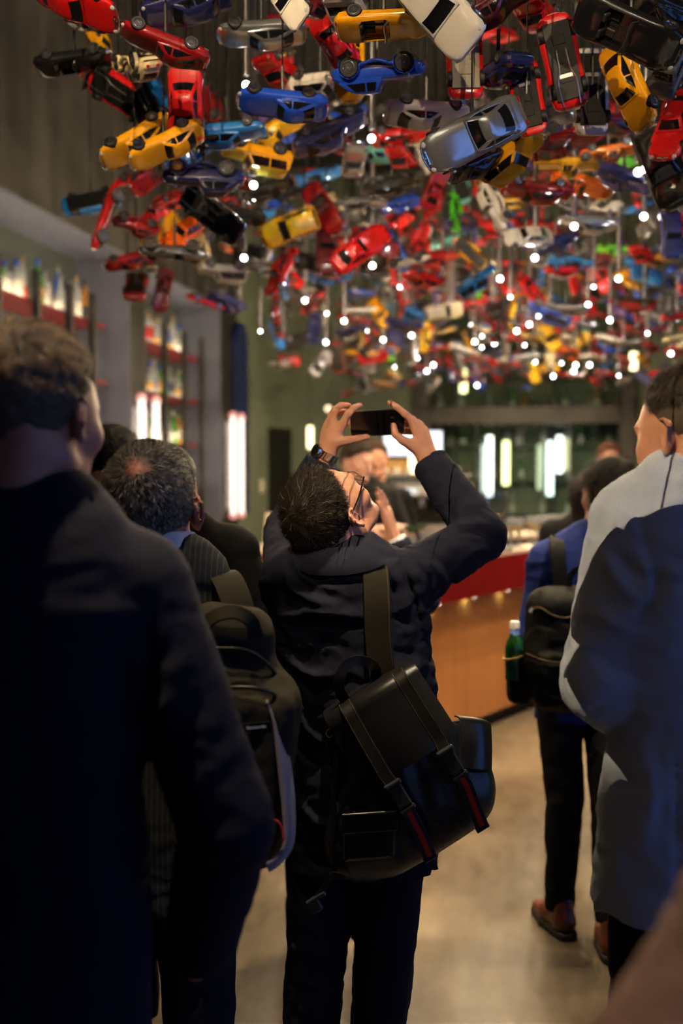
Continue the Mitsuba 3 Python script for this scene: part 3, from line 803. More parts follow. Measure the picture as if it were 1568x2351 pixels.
    if not t.get("wings") and not (t.get("axles")):
        zf, zr = (zb_h + .03), float(np.interp(-.46, t["x"], t["zb"])) + .04
        wf = float(np.interp(.47, t["x"], t["hw"])) * .96; wb_ = float(np.interp(-.475, t["x"], t["hw"])) * .98
        tr = [tube(spline([(.455, -wf * 1.12, zf), (.488, -wf * .8, zf), (.503, 0, zf), (.488, wf * .8, zf), (.455, wf * 1.12, zf)], 9), .010, 6),
              tube(spline([(-.46, -wb_ * 1.1, zr), (-.488, -wb_ * .8, zr), (-.50, 0, zr), (-.488, wb_ * .8, zr), (-.46, wb_ * 1.1, zr)], 9), .010, 6)]
        zg = zf + .028
        for k in range(5): tr.append(box([.012, .012, .03], (.482 if not t.get("fenders") else .495, (k - 2) * .026, zg)))
        tr.append(box([.010, .125, .008], (.480 if not t.get("fenders") else .493, 0, zg + .012))); tr.append(box([.02, .014, .03], (.49, 0, zf + .014)))
        out["front_bumper"], out["rear_bumper"] = cat_([tr[0]] + tr[2:]), tr[1]
        tl = []
        for s in (-1, 1): tl.append(box([.014, .045, .028], (-.482, s * wb_ * .72, zr + .06), bev=.004))
        out["tail_light_L"], out["tail_light_R"] = tl
    ty, rim = wheel_meshes(wr, ww, t["spokes"], "disc" if t["spokes"] == 6 else "spoke")
    out["_tyre"], out["_rim"] = ty, rim
    return out

CAR = {}
PARTMAT = {"windows": "car_glass", "interior": "car_interior", "windscreen_frame": "chrome", "windscreen": "screen_glass", "underside": "car_under",
           "exhaust": "steel_pipe", "headlight_L": "lamp_glass", "headlight_R": "lamp_glass", "front_bumper": "chrome", "rear_bumper": "chrome", "tail_light_L": "tail_red", "tail_light_R": "tail_red"}
for tname, t in TYPES.items():
    ms = build_type(t); d = {}
    for k, m in ms.items():
        if m is None: continue
        if k == "body": d[k] = mikit.ply(m, None, smooth=33)
        elif k == "_tyre": d["wheel"] = mikit.ply(m, "tyre", smooth=35)
        elif k == "_rim": d["rim"] = mikit.ply(m, "rim_metal", smooth=25)
        else: d[k] = mikit.ply(m, PARTMAT[k], smooth=30)
    d["spec"] = t
    CAR[tname] = d

def wheel_frames(t):
    for x in t["wx"]:
        for s in (1, -1):
            yield Mat(rot([1, 0, 0], -90 * s), (x, s * t["wy"], t["wr"]))

PAINT = {k: (v, r, m) for k, v, r, m in [
    ("red", (184, 14, 16), .16, 0), ("dark red", (120, 8, 14), .15, 0), ("yellow", (222, 150, 6), .16, 0), ("blue", (20, 62, 170), .15, 0), ("light blue", (24, 104, 178), .16, 0),
    ("navy", (22, 26, 70), .14, 0), ("white", (205, 198, 186), .18, 0), ("silver", (170, 172, 176), .22, .85), ("black", (16, 16, 19), .12, 0), ("orange", (230, 92, 14), .16, 0),
    ("green", (56, 160, 26), .17, 0), ("lime", (110, 230, 40), .17, 0), ("cream", (215, 195, 150), .2, 0), ("purple", (60, 34, 92), .15, 0), ("turquoise", (96, 175, 165), .18, 0),
    ("grey", (92, 94, 98), .2, .4), ("gold", (190, 150, 70), .25, .8), ("maroon", (70, 10, 22), .14, 0)]}
for k, (c, r, m) in PAINT.items():
    mat("paint_" + k.replace(" ", "_"), lin(c), r * .8, m, clearcoat=1.0, clearcoat_gloss=.97, specular=.6)
mat("car_glass", lin((14, 15, 18)), .08, 0, specular=.6)
scene["screen_glass"] = {"type": "thindielectric"}
mat("car_interior", lin((32, 26, 22)), .6)
mat("chrome", (.78, .76, .72), .12, 1.0)
mat("steel_pipe", (.62, .6, .58), .25, 1.0)
mat("rim_metal", (.62, .62, .63), .22, 1.0)
mat("lamp_glass", (.75, .75, .72), .1, .5)
mat("tail_red", lin((150, 8, 8)), .15)
mat("car_under", lin((14, 13, 13)), .5, specular=.25); mat("car_under_grey", lin((112, 104, 92)), .5)
mat("tyre", lin((17, 17, 18)), .6)
mat("rod_black", lin((12, 12, 12)), .4)
mat("tube_steel", (.42, .41, .40), .3, 1.0)

CARS = []
def hang_car(ctype, paint, pos, R, length, detail=2, rod=True, thin=1.0, under=None):
    """one hanging model car: pos = world position of the car's middle, R = its orientation (columns x forward, y left, z up)"""
    d = CAR[ctype]; t = d["spec"]; key = thing("model_car", "", "model car", "model cars hanging from the ceiling")
    M = Mat(R, pos, length) @ Mat(None, (0, 0, -.16))
    for k in ("body", "windows", "interior", "underside", "exhaust", "headlight_L", "headlight_R", "front_bumper", "rear_bumper", "tail_light_L", "tail_light_R", "windscreen_frame", "windscreen"):
        if k not in d: continue
        if detail < 2 and k in ("windscreen", "windscreen_frame", "tail_light_L", "tail_light_R", "exhaust", "headlight_L", "headlight_R"): continue
        sh = d[k] if k != "body" else {**d[k], "bsdf": {"type": "ref", "id": "paint_" + paint.replace(" ", "_")}}
        if k == "underside" and under: sh = {**sh, "bsdf": {"type": "ref", "id": under}}
        obj(k.replace("_L", "").replace("_R", ""), put(sh, M), key)
    for W in wheel_frames(t):
        w = obj("wheel", put(d["wheel"], M @ W), key)
        obj("rim", put(d["rim"], M @ W), w)
    if rod:
        c = pos + np.asarray(R)[:, 2] * (-.11 * length)
        top = np.array([c[0], c[1], ROD_TOP])
        m = cat_([trimesh.creation.cylinder(.0022 * thin, segment=[c, top], sections=5), trimesh.creation.cylinder(.0048 * thin, segment=[c, c + np.array([0, 0, .09])], sections=6)])
        obj("suspension_rod", mikit.ply(m, "rod_black"), key)
    CARS.append((key, ctype, paint, np.asarray(pos, float), np.asarray(R, float)))
    return key
# ------------------------------------------------------------------ tube lamps hanging among the cars: (px, py of the bottom, lamp height, tube length)
mat("bulb_glass", (.9, .9, .85), .3)
LAMPS = [(582, 425, 2.55, .62), (560, 592, 2.5, .5), (550, 712, 2.55, .7), (855, 610, 2.55, .9), (790, 737, 2.55, .42), (748, 786, 2.55, .5), (1318, 520, 2.55, .85), (1228, 592, 2.52, .5),
 (1420, 640, 2.55, .7), (1148, 640, 2.55, .45), (1465, 395, 2.5, .9), (1483, 215, 2.85, .5), (853, 318, 2.75, .4), (565, 195, 2.9, .5), (795, 610, 2.6, .3), (1030, 722, 2.56, .5), (945, 770, 2.55, .5), (1186, 760, 2.55, .6),
 (1130, 712, 2.58, .4), (1215, 745, 2.55, .5), (995, 838, 2.5, .6), (980, 852, 2.5, .6), (1090, 785, 2.55, .4), (1135, 788, 2.5, .6), (1228, 830, 2.5, .5), (1270, 864, 2.45, .6), (1317, 852, 2.48, .4), (1322, 838, 2.5, .5), (1354, 838, 2.5, .6),
 (1478, 497, 2.6, .5), (1540, 812, 2.5, .5), (1555, 730, 2.55, .5), (1095, 885, 2.4, .5), (1262, 705, 2.6, .5), (880, 780, 2.6, .4), (1040, 700, 2.6, .4), (1400, 735, 2.55, .5), (700, 690, 2.6, .4), (1350, 700, 2.6, .4), (1480, 700, 2.55, .5)]
LAMPK = []
def lamp(pos, L, label, group, I=None, spot=None, r=.013):
    k = thing("tube_lamp", label, "pendant lamp", group)
    p = np.asarray(pos, float); LAMPK.append((k, p))
    obj("tube", mikit.ply(lathe([(0, .03), (.011, .03), (.0115, .035), (.0115, L), (0, L)], 12, p), "tube_steel", smooth=40), k)
    obj("cable", mikit.ply(trimesh.creation.cylinder(.003, segment=[p + [0, 0, L - .01], [p[0], p[1], ZC]], sections=6), "rod_black"), k)
    I = LAMP_I if I is None else I
    obj("bulb", {"type": "sphere", "center": p.tolist(), "radius": r, "bsdf": {"type": "ref", "id": "bulb_glass"}, "emitter": {"type": "area", "radiance": rgb(WARM * I / (math.pi * r * r))}}, k)
    return k
spot_n = 0
def spot(pos, target, I, cut=38, soft=.45):
    global spot_n
    scene[f"lamp_spot_{spot_n:03d}"] = {"type": "spot", "to_world": T().look_at(origin=list(map(float, pos)), target=list(map(float, target)), up=[.3, 1, .1]), "intensity": rgb(WARM * I), "cutoff_angle": cut, "beam_width": cut * soft}
    spot_n += 1
for i, (px, py, z, L) in enumerate(LAMPS):
    d = FPX * (z - EYE) / (HOR - py); p = at(px, py, d)
    lamp(p, L, "", "tube lamps among the hanging cars", LAMP_I * (.45 + 1.1 * ((i * 37) % 17) / 16))
    spot(p - [0, 0, .03], p - [0, 0, 2], SPOT_I * (.6 if d > 5 else 1))
rl = np.random.default_rng(21); lp = [at(px, py, FPX * (z - EYE) / (HOR - py)) for px, py, z, L in LAMPS]
for _ in range(400):                                     # smaller dim lamps added in the far cloud, standing in for glints on cars
    x, y, z = rl.uniform(-1.7, 3.2), rl.uniform(5.2, 10.8), rl.uniform(2.48, 2.75); p = np.array([x, y, z]); v = p - [0, 0, EYE]; d = v @ CF
    px = PXC + FPX * (v @ RGT) / d
    if px < 560 or px > 1560 or min(np.linalg.norm(p - q) for q in lp) < .42: continue
    lp.append(p); lamp(p, .28, "", "tube lamps among the hanging cars", .28, None, .0085)
    if len(lp) >= 40 + 34: break
# more of the same lamps hang above and behind the camera's side of the room
for x, d, z, I in [(-.48, 1.60, 3.0, 13.5), (-.30, 2.12, 3.0, 4.5), (.05, 2.30, 3.0, 17), (.80, 3.3, 3.0, 3), (.50, .50, 3.0, 9)]:
    p = RGT * x + FWD * d + UP * z
    lamp(p, .5, "", "tube lamps among the hanging cars", .12)
    spot(p - [0, 0, .03], p - [0, 0, 2], I, {17: 14, 9: 20, 13.5: 19, 4.5: 17}.get(I, 34))
# track spotlights near the street windows, aimed up the room at the cars
def track(p, target, I, cut, label):
    k = thing("track_spotlight", label, "spotlight", "track spotlights above the camera's side")
    dirn = target - p; dirn /= np.linalg.norm(dirn)
    obj("can", mikit.ply(trimesh.creation.cylinder(.045, segment=[p - dirn * .02, p - dirn * .18], sections=16), "black_matte", smooth=40), k)
    obj("stem", mikit.ply(trimesh.creation.cylinder(.01, segment=[p - dirn * .1, [p[0] - dirn[0] * .1, p[1] - dirn[1] * .1, ZC]], sections=8), "black_matte"), k)
    spot(p, target, I, cut, .75)
track(RGT * -1.6 - FWD * .6 + UP * 4.6, RGT * .70 + FWD * 2.0 + UP * 1.52, 92, 6.1, "black track spotlight high at the left, aimed down at the pale coat")
track(RGT * -.9 - FWD * .9 + UP * 4.6, RGT * .02 + FWD * 2.78 + UP * 1.62, 95, 4.9, "added unseen spotlight high up, brightening the man with the phone")  # added, out of view, to brighten the head and hands past the blocking cars
for i_, (x, tx, I) in enumerate([(-1.2, -.75, 30), (-.3, .1, 28), (.9, .9, 12)]):
    track(RGT * x - FWD * .9 + UP * 3.5, RGT * tx + FWD * 3.2 + UP * 2.95, I, 15, ["left", "middle", "right"][i_] + " one of three black track spotlights aimed at the hanging cars")
# ------------------------------------------------------------------ where the model cars hang
def frame(f, u):
    """orientation from the nose and roof directions given as (right, up, towards the viewer)"""
    W = lambda v: RGT * v[0] + UP * v[1] - FWD * v[2]
    x = W(f); x /= np.linalg.norm(x); z = W(u); z = z - x * (z @ x); z /= np.linalg.norm(z)
    return np.stack([x, np.cross(z, x), z], 1)
S, G, SE, H, O, RO, V, VR, F1, P = "sports coupe", "grand tourer", "sedan", "hatchback", "off-roader", "roadster", "vintage saloon", "vintage racer", "formula racer", "pickup"
NEAR = [
 (375, 112, 2.74, .235, G, "dark red", (-.95, .27, .22), (0, -1, .12)),
 (424, 222, 3.1, .25, S, "red", (.02, .95, .22), (-.1, -.25, 1)),
 (172, 150, 3.35, .25, RO, "black", (.98, .08, .1), (0, -1, .15)),
 (165, 8, 2.7, .26, S, "red", (.85, -.48, .2), (-.2, -.8, .45)),
 (218, 58, 3.25, .2, RO, "maroon", (.88, -.2, .4), (0, -1, .1)),
 (232, 96, 3.6, .22, S, "yellow", (.45, -.75, .4), (.85, .3, .3)),
 (318, 148, 3.1, .23, V, "cream", (-.5, .25, -.8), (.2, -.95, -.2)),
 (350, 226, 3.35, .25, SE, "light blue", (.45, -.9, .1), (.6, .35, -.6)),
 (285, 215, 3.4, .26, S, "red", (.8, -.55, .2), (.3, .4, -.8)),
 (318, 332, 3.2, .25, S, "yellow", (-.8, -.58, .25), (.5, -.75, .35)),
 (386, 340, 3.1, .24, G, "yellow", (-.85, -.5, .2), (.4, -.8, .4)),
 (520, 310, 3.25, .24, SE, "light blue", (1, .03, .1), (0, -1, .12)),
 (440, 352, 3.5, .22, RO, "light blue", (-.65, -.65, .3), (.5, -.6, .5)),
 (648, 247, 2.92, .25, G, "blue", (-.99, .05, .1), (0, -1, .4)),
 (603, 85, 3.0, .25, S, "silver", (-.98, -.12, .1), (.05, -1, .2)),
 (640, 162, 3.4, .2, H, "red", (-.55, .05, .8), (.1, -1, 0)),
 (735, 190, 3.4, .2, H, "white", (.92, 0, .3), (0, -1, .1)),
 (880, 66, 2.6, .235, RO, "yellow", (.99, -.02, .12), (0, -1, .28)),
 (792, 22, 2.7, .25, SE, "white", (.15, .1, -.9), (0, -1, -.2)),
 (1008, 22, 2.4, .25, H, "white", (.5, -.75, .35), (-.25, -.45, .85)),
 (868, 165, 2.75, .245, V, "blue", (.96, .0, .28), (0, -1, -.3)),
 (1065, 125, 2.75, .25, SE, "red", (.02, -1, .1), (.0, .05, -1)),
 (1145, 172, 2.72, .22, SE, "navy", (-.38, .0, -.92), (.03, -1, -.1)),
 (1150, 12, 2.6, .24, G, "maroon", (.8, .4, .3), (.1, -1, .25)),
 (1228, 34, 2.8, .23, SE, "red", (-.45, -.1, .88), (0, -1, .1)),
 (1290, 145, 2.8, .24, RO, "red", (-.25, .95, .12), (.15, 0, -1)),
 (1212, 232, 2.72, .2, S, "red", (.12, -.97, .18), (.3, 0, -.95)),
 (1355, 215, 3.0, .25, SE, "white", (0, -1, .1), (0, .1, -1)),
 (1438, 78, 2.42, .26, RO, "black", (.85, -.5, .2), (-.3, -.7, .6)),
 (1436, 200, 2.75, .24, S, "yellow", (.36, -.93, .1), (-.8, -.3, .45)),
 (980, 270, 3.0, .24, S, "white", (.98, -.02, -.18), (-.05, -1, .35)),
 (1092, 308, 2.6, .275, G, "silver", (-.85, -.45, .12), (-.25, -.35, .9)),
 (1172, 362, 2.95, .2, H, "yellow", (.6, .4, .6), (.15, -.9, .25)),
 (1095, 388, 2.9, .18, S, "black", (-.75, -.45, .4), (.3, -.8, .3)),
 (1232, 443, 3.7, .25, SE, "dark red", (-1, .02, .1), (0, -1, .15)),
 (468, 408, 3.25, .25, V, "navy", (-.98, .0, .15), (0, -1, .2)),
 (492, 492, 3.6, .26, SE, "black", (.75, -.62, .2), (.35, .1, -.9)),
 (425, 528, 4.1, .23, S, "orange", (-.7, -.6, .3), (-.35, .15, .9)),
 (240, 492, 4.0, .28, VR, "red", (-.3, -.93, .15), (-.85, .3, .4)),
 (312, 518, 4.2, .2, V, "dark red", (-.8, .1, .5), (0, -1, .2)),
 (400, 583, 3.8, .25, VR, "silver", (-.99, .06, .05), (0, -1, .3)),
 (297, 604, 4.6, .22, S, "dark red", (-.9, -.3, .3), (.2, -.9, .3)),
 (346, 610, 4.7, .13, H, "cream", (.2, -.3, .9), (0, -1, 0)),
 (512, 618, 5.1, .23, O, "white", (-.92, .0, .35), (0, -1, .1)),
 (398, 466, 4.3, .2, S, "red", (-.6, -.35, .65), (0, -1, .25)),
 (352, 405, 4.0, .2, RO, "dark red", (-.7, -.66, .2), (.3, -.6, .6)),
 (665, 522, 4.2, .24, H, "yellow", (-.87, -.4, .2), (.1, -.3, .95)),
 (640, 622, 5.0, .27, S, "red", (-.42, -.85, .3), (-.7, .3, .55)),
 (752, 566, 4.6, .26, G, "maroon", (0, -1, .2), (.1, .2, .95)),
 (760, 311, 3.55, .27, SE, "navy", (.86, .42, -.1), (.3, -.9, .2)),
 (590, 352, 3.55, .23, O, "yellow", (-.92, .1, .3), (0, -1, .1)),
 (732, 408, 4.9, .22, RO, "light blue", (.97, .2, .1), (0, -1, .3)),
 (812, 372, 3.9, .22, G, "silver", (.05, .25, .95), (0, -1, .25)),
 (920, 362, 4.0, .22, P, "red", (-.3, .0, .95), (0, -1, 0)),
 (862, 346, 4.3, .18, H, "turquoise", (-.9, .0, .4), (0, -1, .1)),
 (918, 318, 4.0, .22, S, "red", (.98, .1, .1), (0, -1, .2)),
 (1048, 490, 4.9, .2, S, "green", (.05, -1, .2), (.85, .1, .5)),
 (1132, 472, 4.2, .22, V, "white", (.36, -.9, .2), (-.8, -.3, .45)),
 (1002, 428, 4.3, .2, G, "dark red", (.4, .9, .1), (.5, -.1, .85)),
 (1212, 540, 4.6, .24, S, "white", (-.95, -.08, .3), (0, .5, .85)),
 (1350, 514, 4.4, .25, SE, "silver", (-1, .06, .1), (0, -1, .1)),
 (1335, 428, 4.0, .24, G, "orange", (.92, -.3, .1), (-.1, -.9, .4)),
 (1422, 410, 3.75, .25, SE, "navy", (.6, -.45, .55), (-.2, -.8, .3)),
 (1545, 280, 3.0, .24, S, "red", (-.35, -.85, .3), (-.55, .1, .8)),
 (1522, 385, 3.15, .26, H, "black", (.25, -.9, .3), (-.5, .0, .85)),
 (1398, 352, 3.75, .2, P, "orange", (.98, .12, .2), (0, -1, .2)),
 (1542, 528, 4.1, .22, SE, "navy", (.02, -1, .15), (0, .2, .95)),
 (1472, 585, 5.0, .22, SE, "red", (-.5, .1, .85), (0, -1, .1)),
 (1503, 588, 5.2, .2, H, "yellow", (.3, -.3, .9), (0, -.9, .4)),
 (1404, 574, 5.8, .19, G, "lime", (-.98, 0, .25), (0, -1, .3)),
 (1308, 606, 5.5, .24, RO, "light blue", (-.98, .08, .15), (0, -1, .3)),
 (1392, 470, 4.5, .16, RO, "white", (.5, -.25, .8), (-.2, .5, .8)),
 (1282, 562, 5.0, .24, S, "navy", (-.8, -.3, .5), (.1, -.8, .5)),
 (430, 18, 2.95, .26, SE, "navy", (-.92, -.36, .2), (.25, -.85, .35)),
 (762, 88, 3.0, .2, S, "red", (-.55, .65, .45), (.2, -.6, .7)),
 (800, 140, 3.2, .25, G, "yellow", (.02, -1, .1), (-.25, 0, .95)),
 (738, 2, 2.75, .2, V, "maroon", (.7, -.3, .6), (0, -1, .1)),
 (655, -6, 2.65, .2, SE, "white", (.35, -.75, .5), (-.3, -.4, .85)),
 (870, 718, 7.6, .24, H, "yellow", (.5, -.8, .3), (-.3, .1, .95)),
 (760, 640, 5.8, .24, S, "light blue", (.98, .05, .1), (0, -1, .25)),
 (690, 600, 5.2, .24, S, "black", (.8, -.3, .3), (0, -.8, .6)),
 (740, 480, 4.4, .24, RO, "dark red", (.5, -.8, .2), (-.2, -.4, .9)),
 (860, 560, 5.0, .25, G, "dark red", (.85, -.4, .2), (.1, -.7, .7)),
 (905, 575, 5.2, .22, RO, "blue", (.5, -.8, .2), (-.6, -.2, .7)),
 (1000, 595, 5.4, .25, SE, "red", (.9, .1, .3), (0, -1, .25)),
 (960, 560, 5.6, .24, G, "red", (.4, .85, .2), (.6, -.2, .7)),
 (600, 620, 5.6, .22, G, "silver", (-.95, .2, .2), (0, -1, .2)),
 (700, 440, 4.6, .22, VR, "black", (.9, .2, .3), (0, -1, .1)),
 (1050, 330, 3.6, .22, S, "dark red", (.9, -.2, .3), (0, -1, .2)),
 (1300, 330, 3.4, .24, G, "dark red", (.9, .25, .2), (0, -1, .3)),
 (1300, 380, 3.7, .22, P, "yellow", (.9, -.1, .3), (0, -1, .1)),
 (1250, 270, 3.2, .2, H, "grey", (.8, -.1, .5), (0, -1, .1)),
 (1520, 40, 2.6, .25, S, "black", (-.9, .2, .3), (0, -1, .2)),
 (1550, 120, 2.9, .24, SE, "grey", (.3, .8, .3), (-.5, -.3, .8)),
 (1420, 290, 3.4, .22, S, "maroon", (-.9, -.1, .3), (0, -1, .2)),
 (690, 30, 3.3, .22, G, "dark red", (.8, .3, .3), (0, -1, .2)),
 (520, 420, 3.9, .22, RO, "maroon", (.9, -.2, .3), (0, -1, .25)),
 (560, 500, 4.2, .22, SE, "black", (.9, -.35, .2), (.1, -.9, .3)),
 (620, 440, 4.3, .22, S, "black", (.9, .3, .2), (0, -1, .3)),
 (830, 470, 4.6, .22, SE, "silver", (.95, .0, .2), (0, -1, .2)),
 (900, 430, 4.4, .24, SE, "black", (.92, .1, .3), (0, -1, .15)),
 (930, 470, 4.8, .22, G, "blue", (.95, .2, .1), (0, -1, .4)),
]
for px, py, d, L, ct, pc, f, u in NEAR:
    hang_car(ct, pc, at(px, py, d), frame(f, u), L, under="car_under_grey" if (px, py) == (1065, 125) else None)
# the rest of the cloud: scattered through the volume under the ceiling
rc = np.random.default_rng(5)
PW = {"red": .24, "dark red": .12, "yellow": .10, "blue": .07, "light blue": .06, "navy": .07, "white": .09, "silver": .08, "black": .09, "orange": .03, "green": .006, "lime": .005, "cream": .04, "turquoise": .015, "purple": .02, "grey": .03, "gold": .02, "maroon": .03}
pk = list(PW); pw = np.array(list(PW.values())); pw /= pw.sum()
tk = list(TYPES); tw_ = np.array([.2, .15, .17, .08, .05, .12, .09, .05, .03, .06]); tw_ /= tw_.sum()
pts = [c[3] for c in CARS] + [p + [0, 0, .08] for _, p in LAMPK]
pts = [np.array(p) for p in pts]; fill = []
KEY = RGT * -1.6 - FWD * .6 + UP * 4.6                  # unseen cars added between the high spotlight and the pale coat to shade it
for px, py, dd, t, L, ct, pc, f in [(1580, 1440, 1.88, .56, .25, H, "grey", (.75, -.45, .3)), (1500, 1660, 1.86, .53, .24, SE, "black", (.5, -.8, .2)), (1570, 1900, 1.86, .50, .22, G, "blue", (.9, .1, .3)), (1600, 1560, 1.88, .50, .25, P, "black", (.2, -.9, .3))]:
    p = KEY + (at(px, py, dd) - KEY) * t
    hang_car(ct, pc, p, frame(f, (0, -.3, .9)), L, detail=1, thin=.4); pts.append(CARS[-1][3])
for _ in range(60000):
    x, y = rc.uniform(-1.9, 3.6), rc.uniform(2.9, 11.3)
    h = rc.random() ** 1.7
    z = 2.46 + .95 * h + .05 * math.sin(3 * x + 2 * y)
    p = np.array([x, y, z]); v = p - [0, 0, EYE]; d = v @ CF
    px, py = PXC + FPX * (v @ RGT) / d, PYC - FPX * (v @ CU) / d
    if px < 180 or px > 1640 or py < -60 or d < 3.55: continue
    if x < -1.75 + .12 * math.sin(2.1 * y) and py > 640: continue
    if d < 4.6 and (px < 420 or rc.random() < .55): continue
    mind = .235 if d > 5 else .27
    P_ = np.array(pts)
    if (np.sum((P_ - p) ** 2, 1) < mind * mind).any() or (np.sum((P_[:, :2] - p[:2]) ** 2, 1) < .085 ** 2).any(): continue
    pts.append(p); fill.append((d, p))
    if len(fill) >= 520: break
fill.sort(key=lambda q: q[0])
N_SINGLE = 296 - len(NEAR)
stuff_v, stuff_f, stuff_c, nv = [], [], [], 0
FARCAR = {}
def far_car(ct):
    """light meshes for the farthest cars: body, glasshouse, roof"""
    if ct not in FARCAR:
        t = TYPES[ct]; d = {"body": car_lower(t, 14, 12)}
        if "cowl" in t:
            d["windows"] = car_green(t)
            x2, x3, w, z = t["rf"], t["rr"], t["wt"], t["roof"]
            d["roof"] = box([x2 - x3 + .03, 2 * w - .01, .02], ((x2 + x3) / 2, 0, z - .003), bev=.006)
        FARCAR[ct] = d
    return FARCAR[ct]
def rand_frame():
    a = rc.uniform(0, 2 * math.pi); m = rc.random()
    if m < .62: f, u = (math.cos(a), rc.normal(0, .25), math.sin(a)), (rc.normal(0, .2), -1, rc.normal(0, .25))
    elif m < .82: f, u = (rc.normal(0, .35), -1 if rc.random() < .7 else 1, rc.normal(0, .3)), (math.cos(a), 0, math.sin(a))
    else: f, u = (math.cos(a), rc.normal(0, .4), math.sin(a)), (-math.sin(a), rc.normal(0, .3), math.cos(a))
    return frame(f, u)
import meshkit
over = []
for _ in range(3000):                                   # the cloud goes on overhead, above the frame
    p = RGT * rc.uniform(-1.1, 1.9) + FWD * rc.uniform(.5, 2.35) + UP * rc.uniform(2.55, 2.9); v = p - [0, 0, EYE]; d = v @ CF
    if PYC - FPX * (v @ CU) / d > -140: continue
    P_ = np.array(pts); c2 = np.array([p @ RGT, p @ FWD])
    if any(np.hypot(*(c2 - q)) < .27 for q in ([-.48, 1.60], [-.30, 2.12], [.05, 2.3], [.50, .52], [-.30, 1.0], [-.45, .8], [-.15, 1.15])): continue
    a_ = RGT * -.9 - FWD * .9 + UP * 4.6; b_ = RGT * .02 + FWD * 2.78 + UP * 1.62 - a_; t_ = (p - a_) @ b_ / (b_ @ b_)
    if np.linalg.norm(a_ + b_ * t_ - p) < .36: continue
    if (np.sum((P_ - p) ** 2, 1) < .33 ** 2).any(): continue
    pts.append(p); over.append(p)
    if len(over) >= 18: break
for p in over: hang_car(str(rc.choice(tk, p=tw_)), str(rc.choice(pk, p=pw)), p, rand_frame(), rc.uniform(.22, .26), detail=1)
N_SINGLE -= len(over)
for i, (d, p) in enumerate(fill):
    ct, pc, R, L = str(rc.choice(tk, p=tw_)), str(rc.choice(pk, p=pw)), rand_frame(), rc.uniform(.2, .27)
    if i < N_SINGLE:
        hang_car(ct, pc, p, R, L, detail=1)
        continue
    D = CAR[ct]; t = D["spec"]; M = Mat(R, p, L) @ Mat(None, (0, 0, -.16))
    col = {"body": lin(PAINT[pc][0]), "windows": lin((14, 15, 18)), "interior": lin((32, 26, 22)), "underside": lin((26, 25, 25)), "front_bumper": np.array([.7, .68, .62])}
    todo = [(m_, M, col["body"] if k_ == "roof" else col[k_]) for k_, m_ in far_car(ct).items()] + [(D[k], M, col[k]) for k in ("underside", "interior") if k in D]  + [(None, M @ W, lin((17, 17, 18))) for W in wheel_frames(t)] + [(None, M @ W @ Mat(None, (0, 0, .3 * t["ww"]), .6), np.array([.5, .5, .5])) for W in wheel_frames(t)]
    for sh, MM, c in todo:
        if sh is None: q = trimesh.creation.cylinder(t["wr"], t["ww"], sections=10); v, f = q.vertices, q.faces
        elif isinstance(sh, dict): v, f = meshkit.WRITTEN[sh["filename"]][:2]
        else: v, f = sh.vertices, sh.faces
        stuff_v.append(v @ MM[:3, :3].T + MM[:3, 3]); stuff_f.append(f + nv); nv += len(v)
        stuff_c.append(np.broadcast_to(c, (len(v), 3)))
    m = trimesh.creation.cylinder(.0022, segment=[p, [p[0], p[1], ROD_TOP]], sections=4)
    stuff_v.append(m.vertices); stuff_f.append(m.faces + nv); nv += len(m.vertices); stuff_c.append(np.broadcast_to(lin((12, 12, 12)), (len(m.vertices), 3)))
if stuff_v:
    mat("paint_many", {"type": "mesh_attribute", "name": "vertex_color"}, .16, 0, clearcoat=1.0, clearcoat_gloss=.97, specular=.6)
    obj("model_car_cloud", mikit.ply(tm(np.vstack(stuff_v), np.vstack(stuff_f)), "paint_many", color=np.vstack(stuff_c)), None, "farthest tiny model cars massed at the back of the hanging cloud over the bar", "model cars", None, "stuff")
# labels: look, attitude, neighbours in the picture
def attitude(R):
    if R[2, 0] < -.7: return "hanging nose down"
    if R[2, 0] > .7: return "hanging nose up"
    if R[2, 2] < -.6: return "wheels up" if abs(R[2, 0]) < .3 else ("wheels up nose dipped" if R[2, 0] < 0 else "wheels up nose raised")
    if R[2, 2] > .5: return "right way up"
    return "turned on its side"
pix = []
for c in CARS:
    v = c[3] - [0, 0, EYE]; d = v @ CF; pix.append((PXC + FPX * (v @ RGT) / d, PYC - FPX * (v @ CU) / d, d))
pix = np.array(pix); seen_l = set()
for i, (key, ct, pc, pos, R) in enumerate(CARS):
    dist = np.hypot(pix[:, 0] - pix[i, 0], pix[:, 1] - pix[i, 1]) + 40 * np.abs(pix[:, 2] - pix[i, 2]); order = np.argsort(dist)[1:]
    fwd = "facing left" if R[:, 0] @ RGT < -.5 else ("facing right" if R[:, 0] @ RGT > .5 else ("facing the camera" if R[:, 0] @ FWD < 0 else "facing away"))
    for j in order:
        l = f"{pc} {ct} {attitude(R)}, {fwd}, beside {CARS[j][2]} {CARS[j][1]}"
        if l not in seen_l: break
    seen_l.add(l); labels[key]["label"] = l
seen_l = set()
for k, p in LAMPK:
    v = p - [0, 0, EYE]; d = v @ CF; x, y = PXC + FPX * (v @ RGT) / d, PYC - FPX * (v @ CU) / d
    dist = np.hypot(pix[:, 0] - x, pix[:, 1] - y) + 40 * np.abs(pix[:, 2] - d)
    for j in np.argsort(dist):
        side = "left of" if x < pix[j, 0] - 20 else ("right of" if x > pix[j, 0] + 20 else ("above" if y < pix[j, 1] else "below"))
        l = f"slim steel tube lamp with glowing tip, {side} a {CARS[j][2]} {CARS[j][1]}"
        if l not in seen_l: break
    seen_l.add(l); labels[k]["label"] = l
# ------------------------------------------------------------------ people
def J(px, py, d): return at(px, py, d)
def V(r, u, t): return RGT * r + UP * u - FWD * t             # direction: right, up, towards the viewer

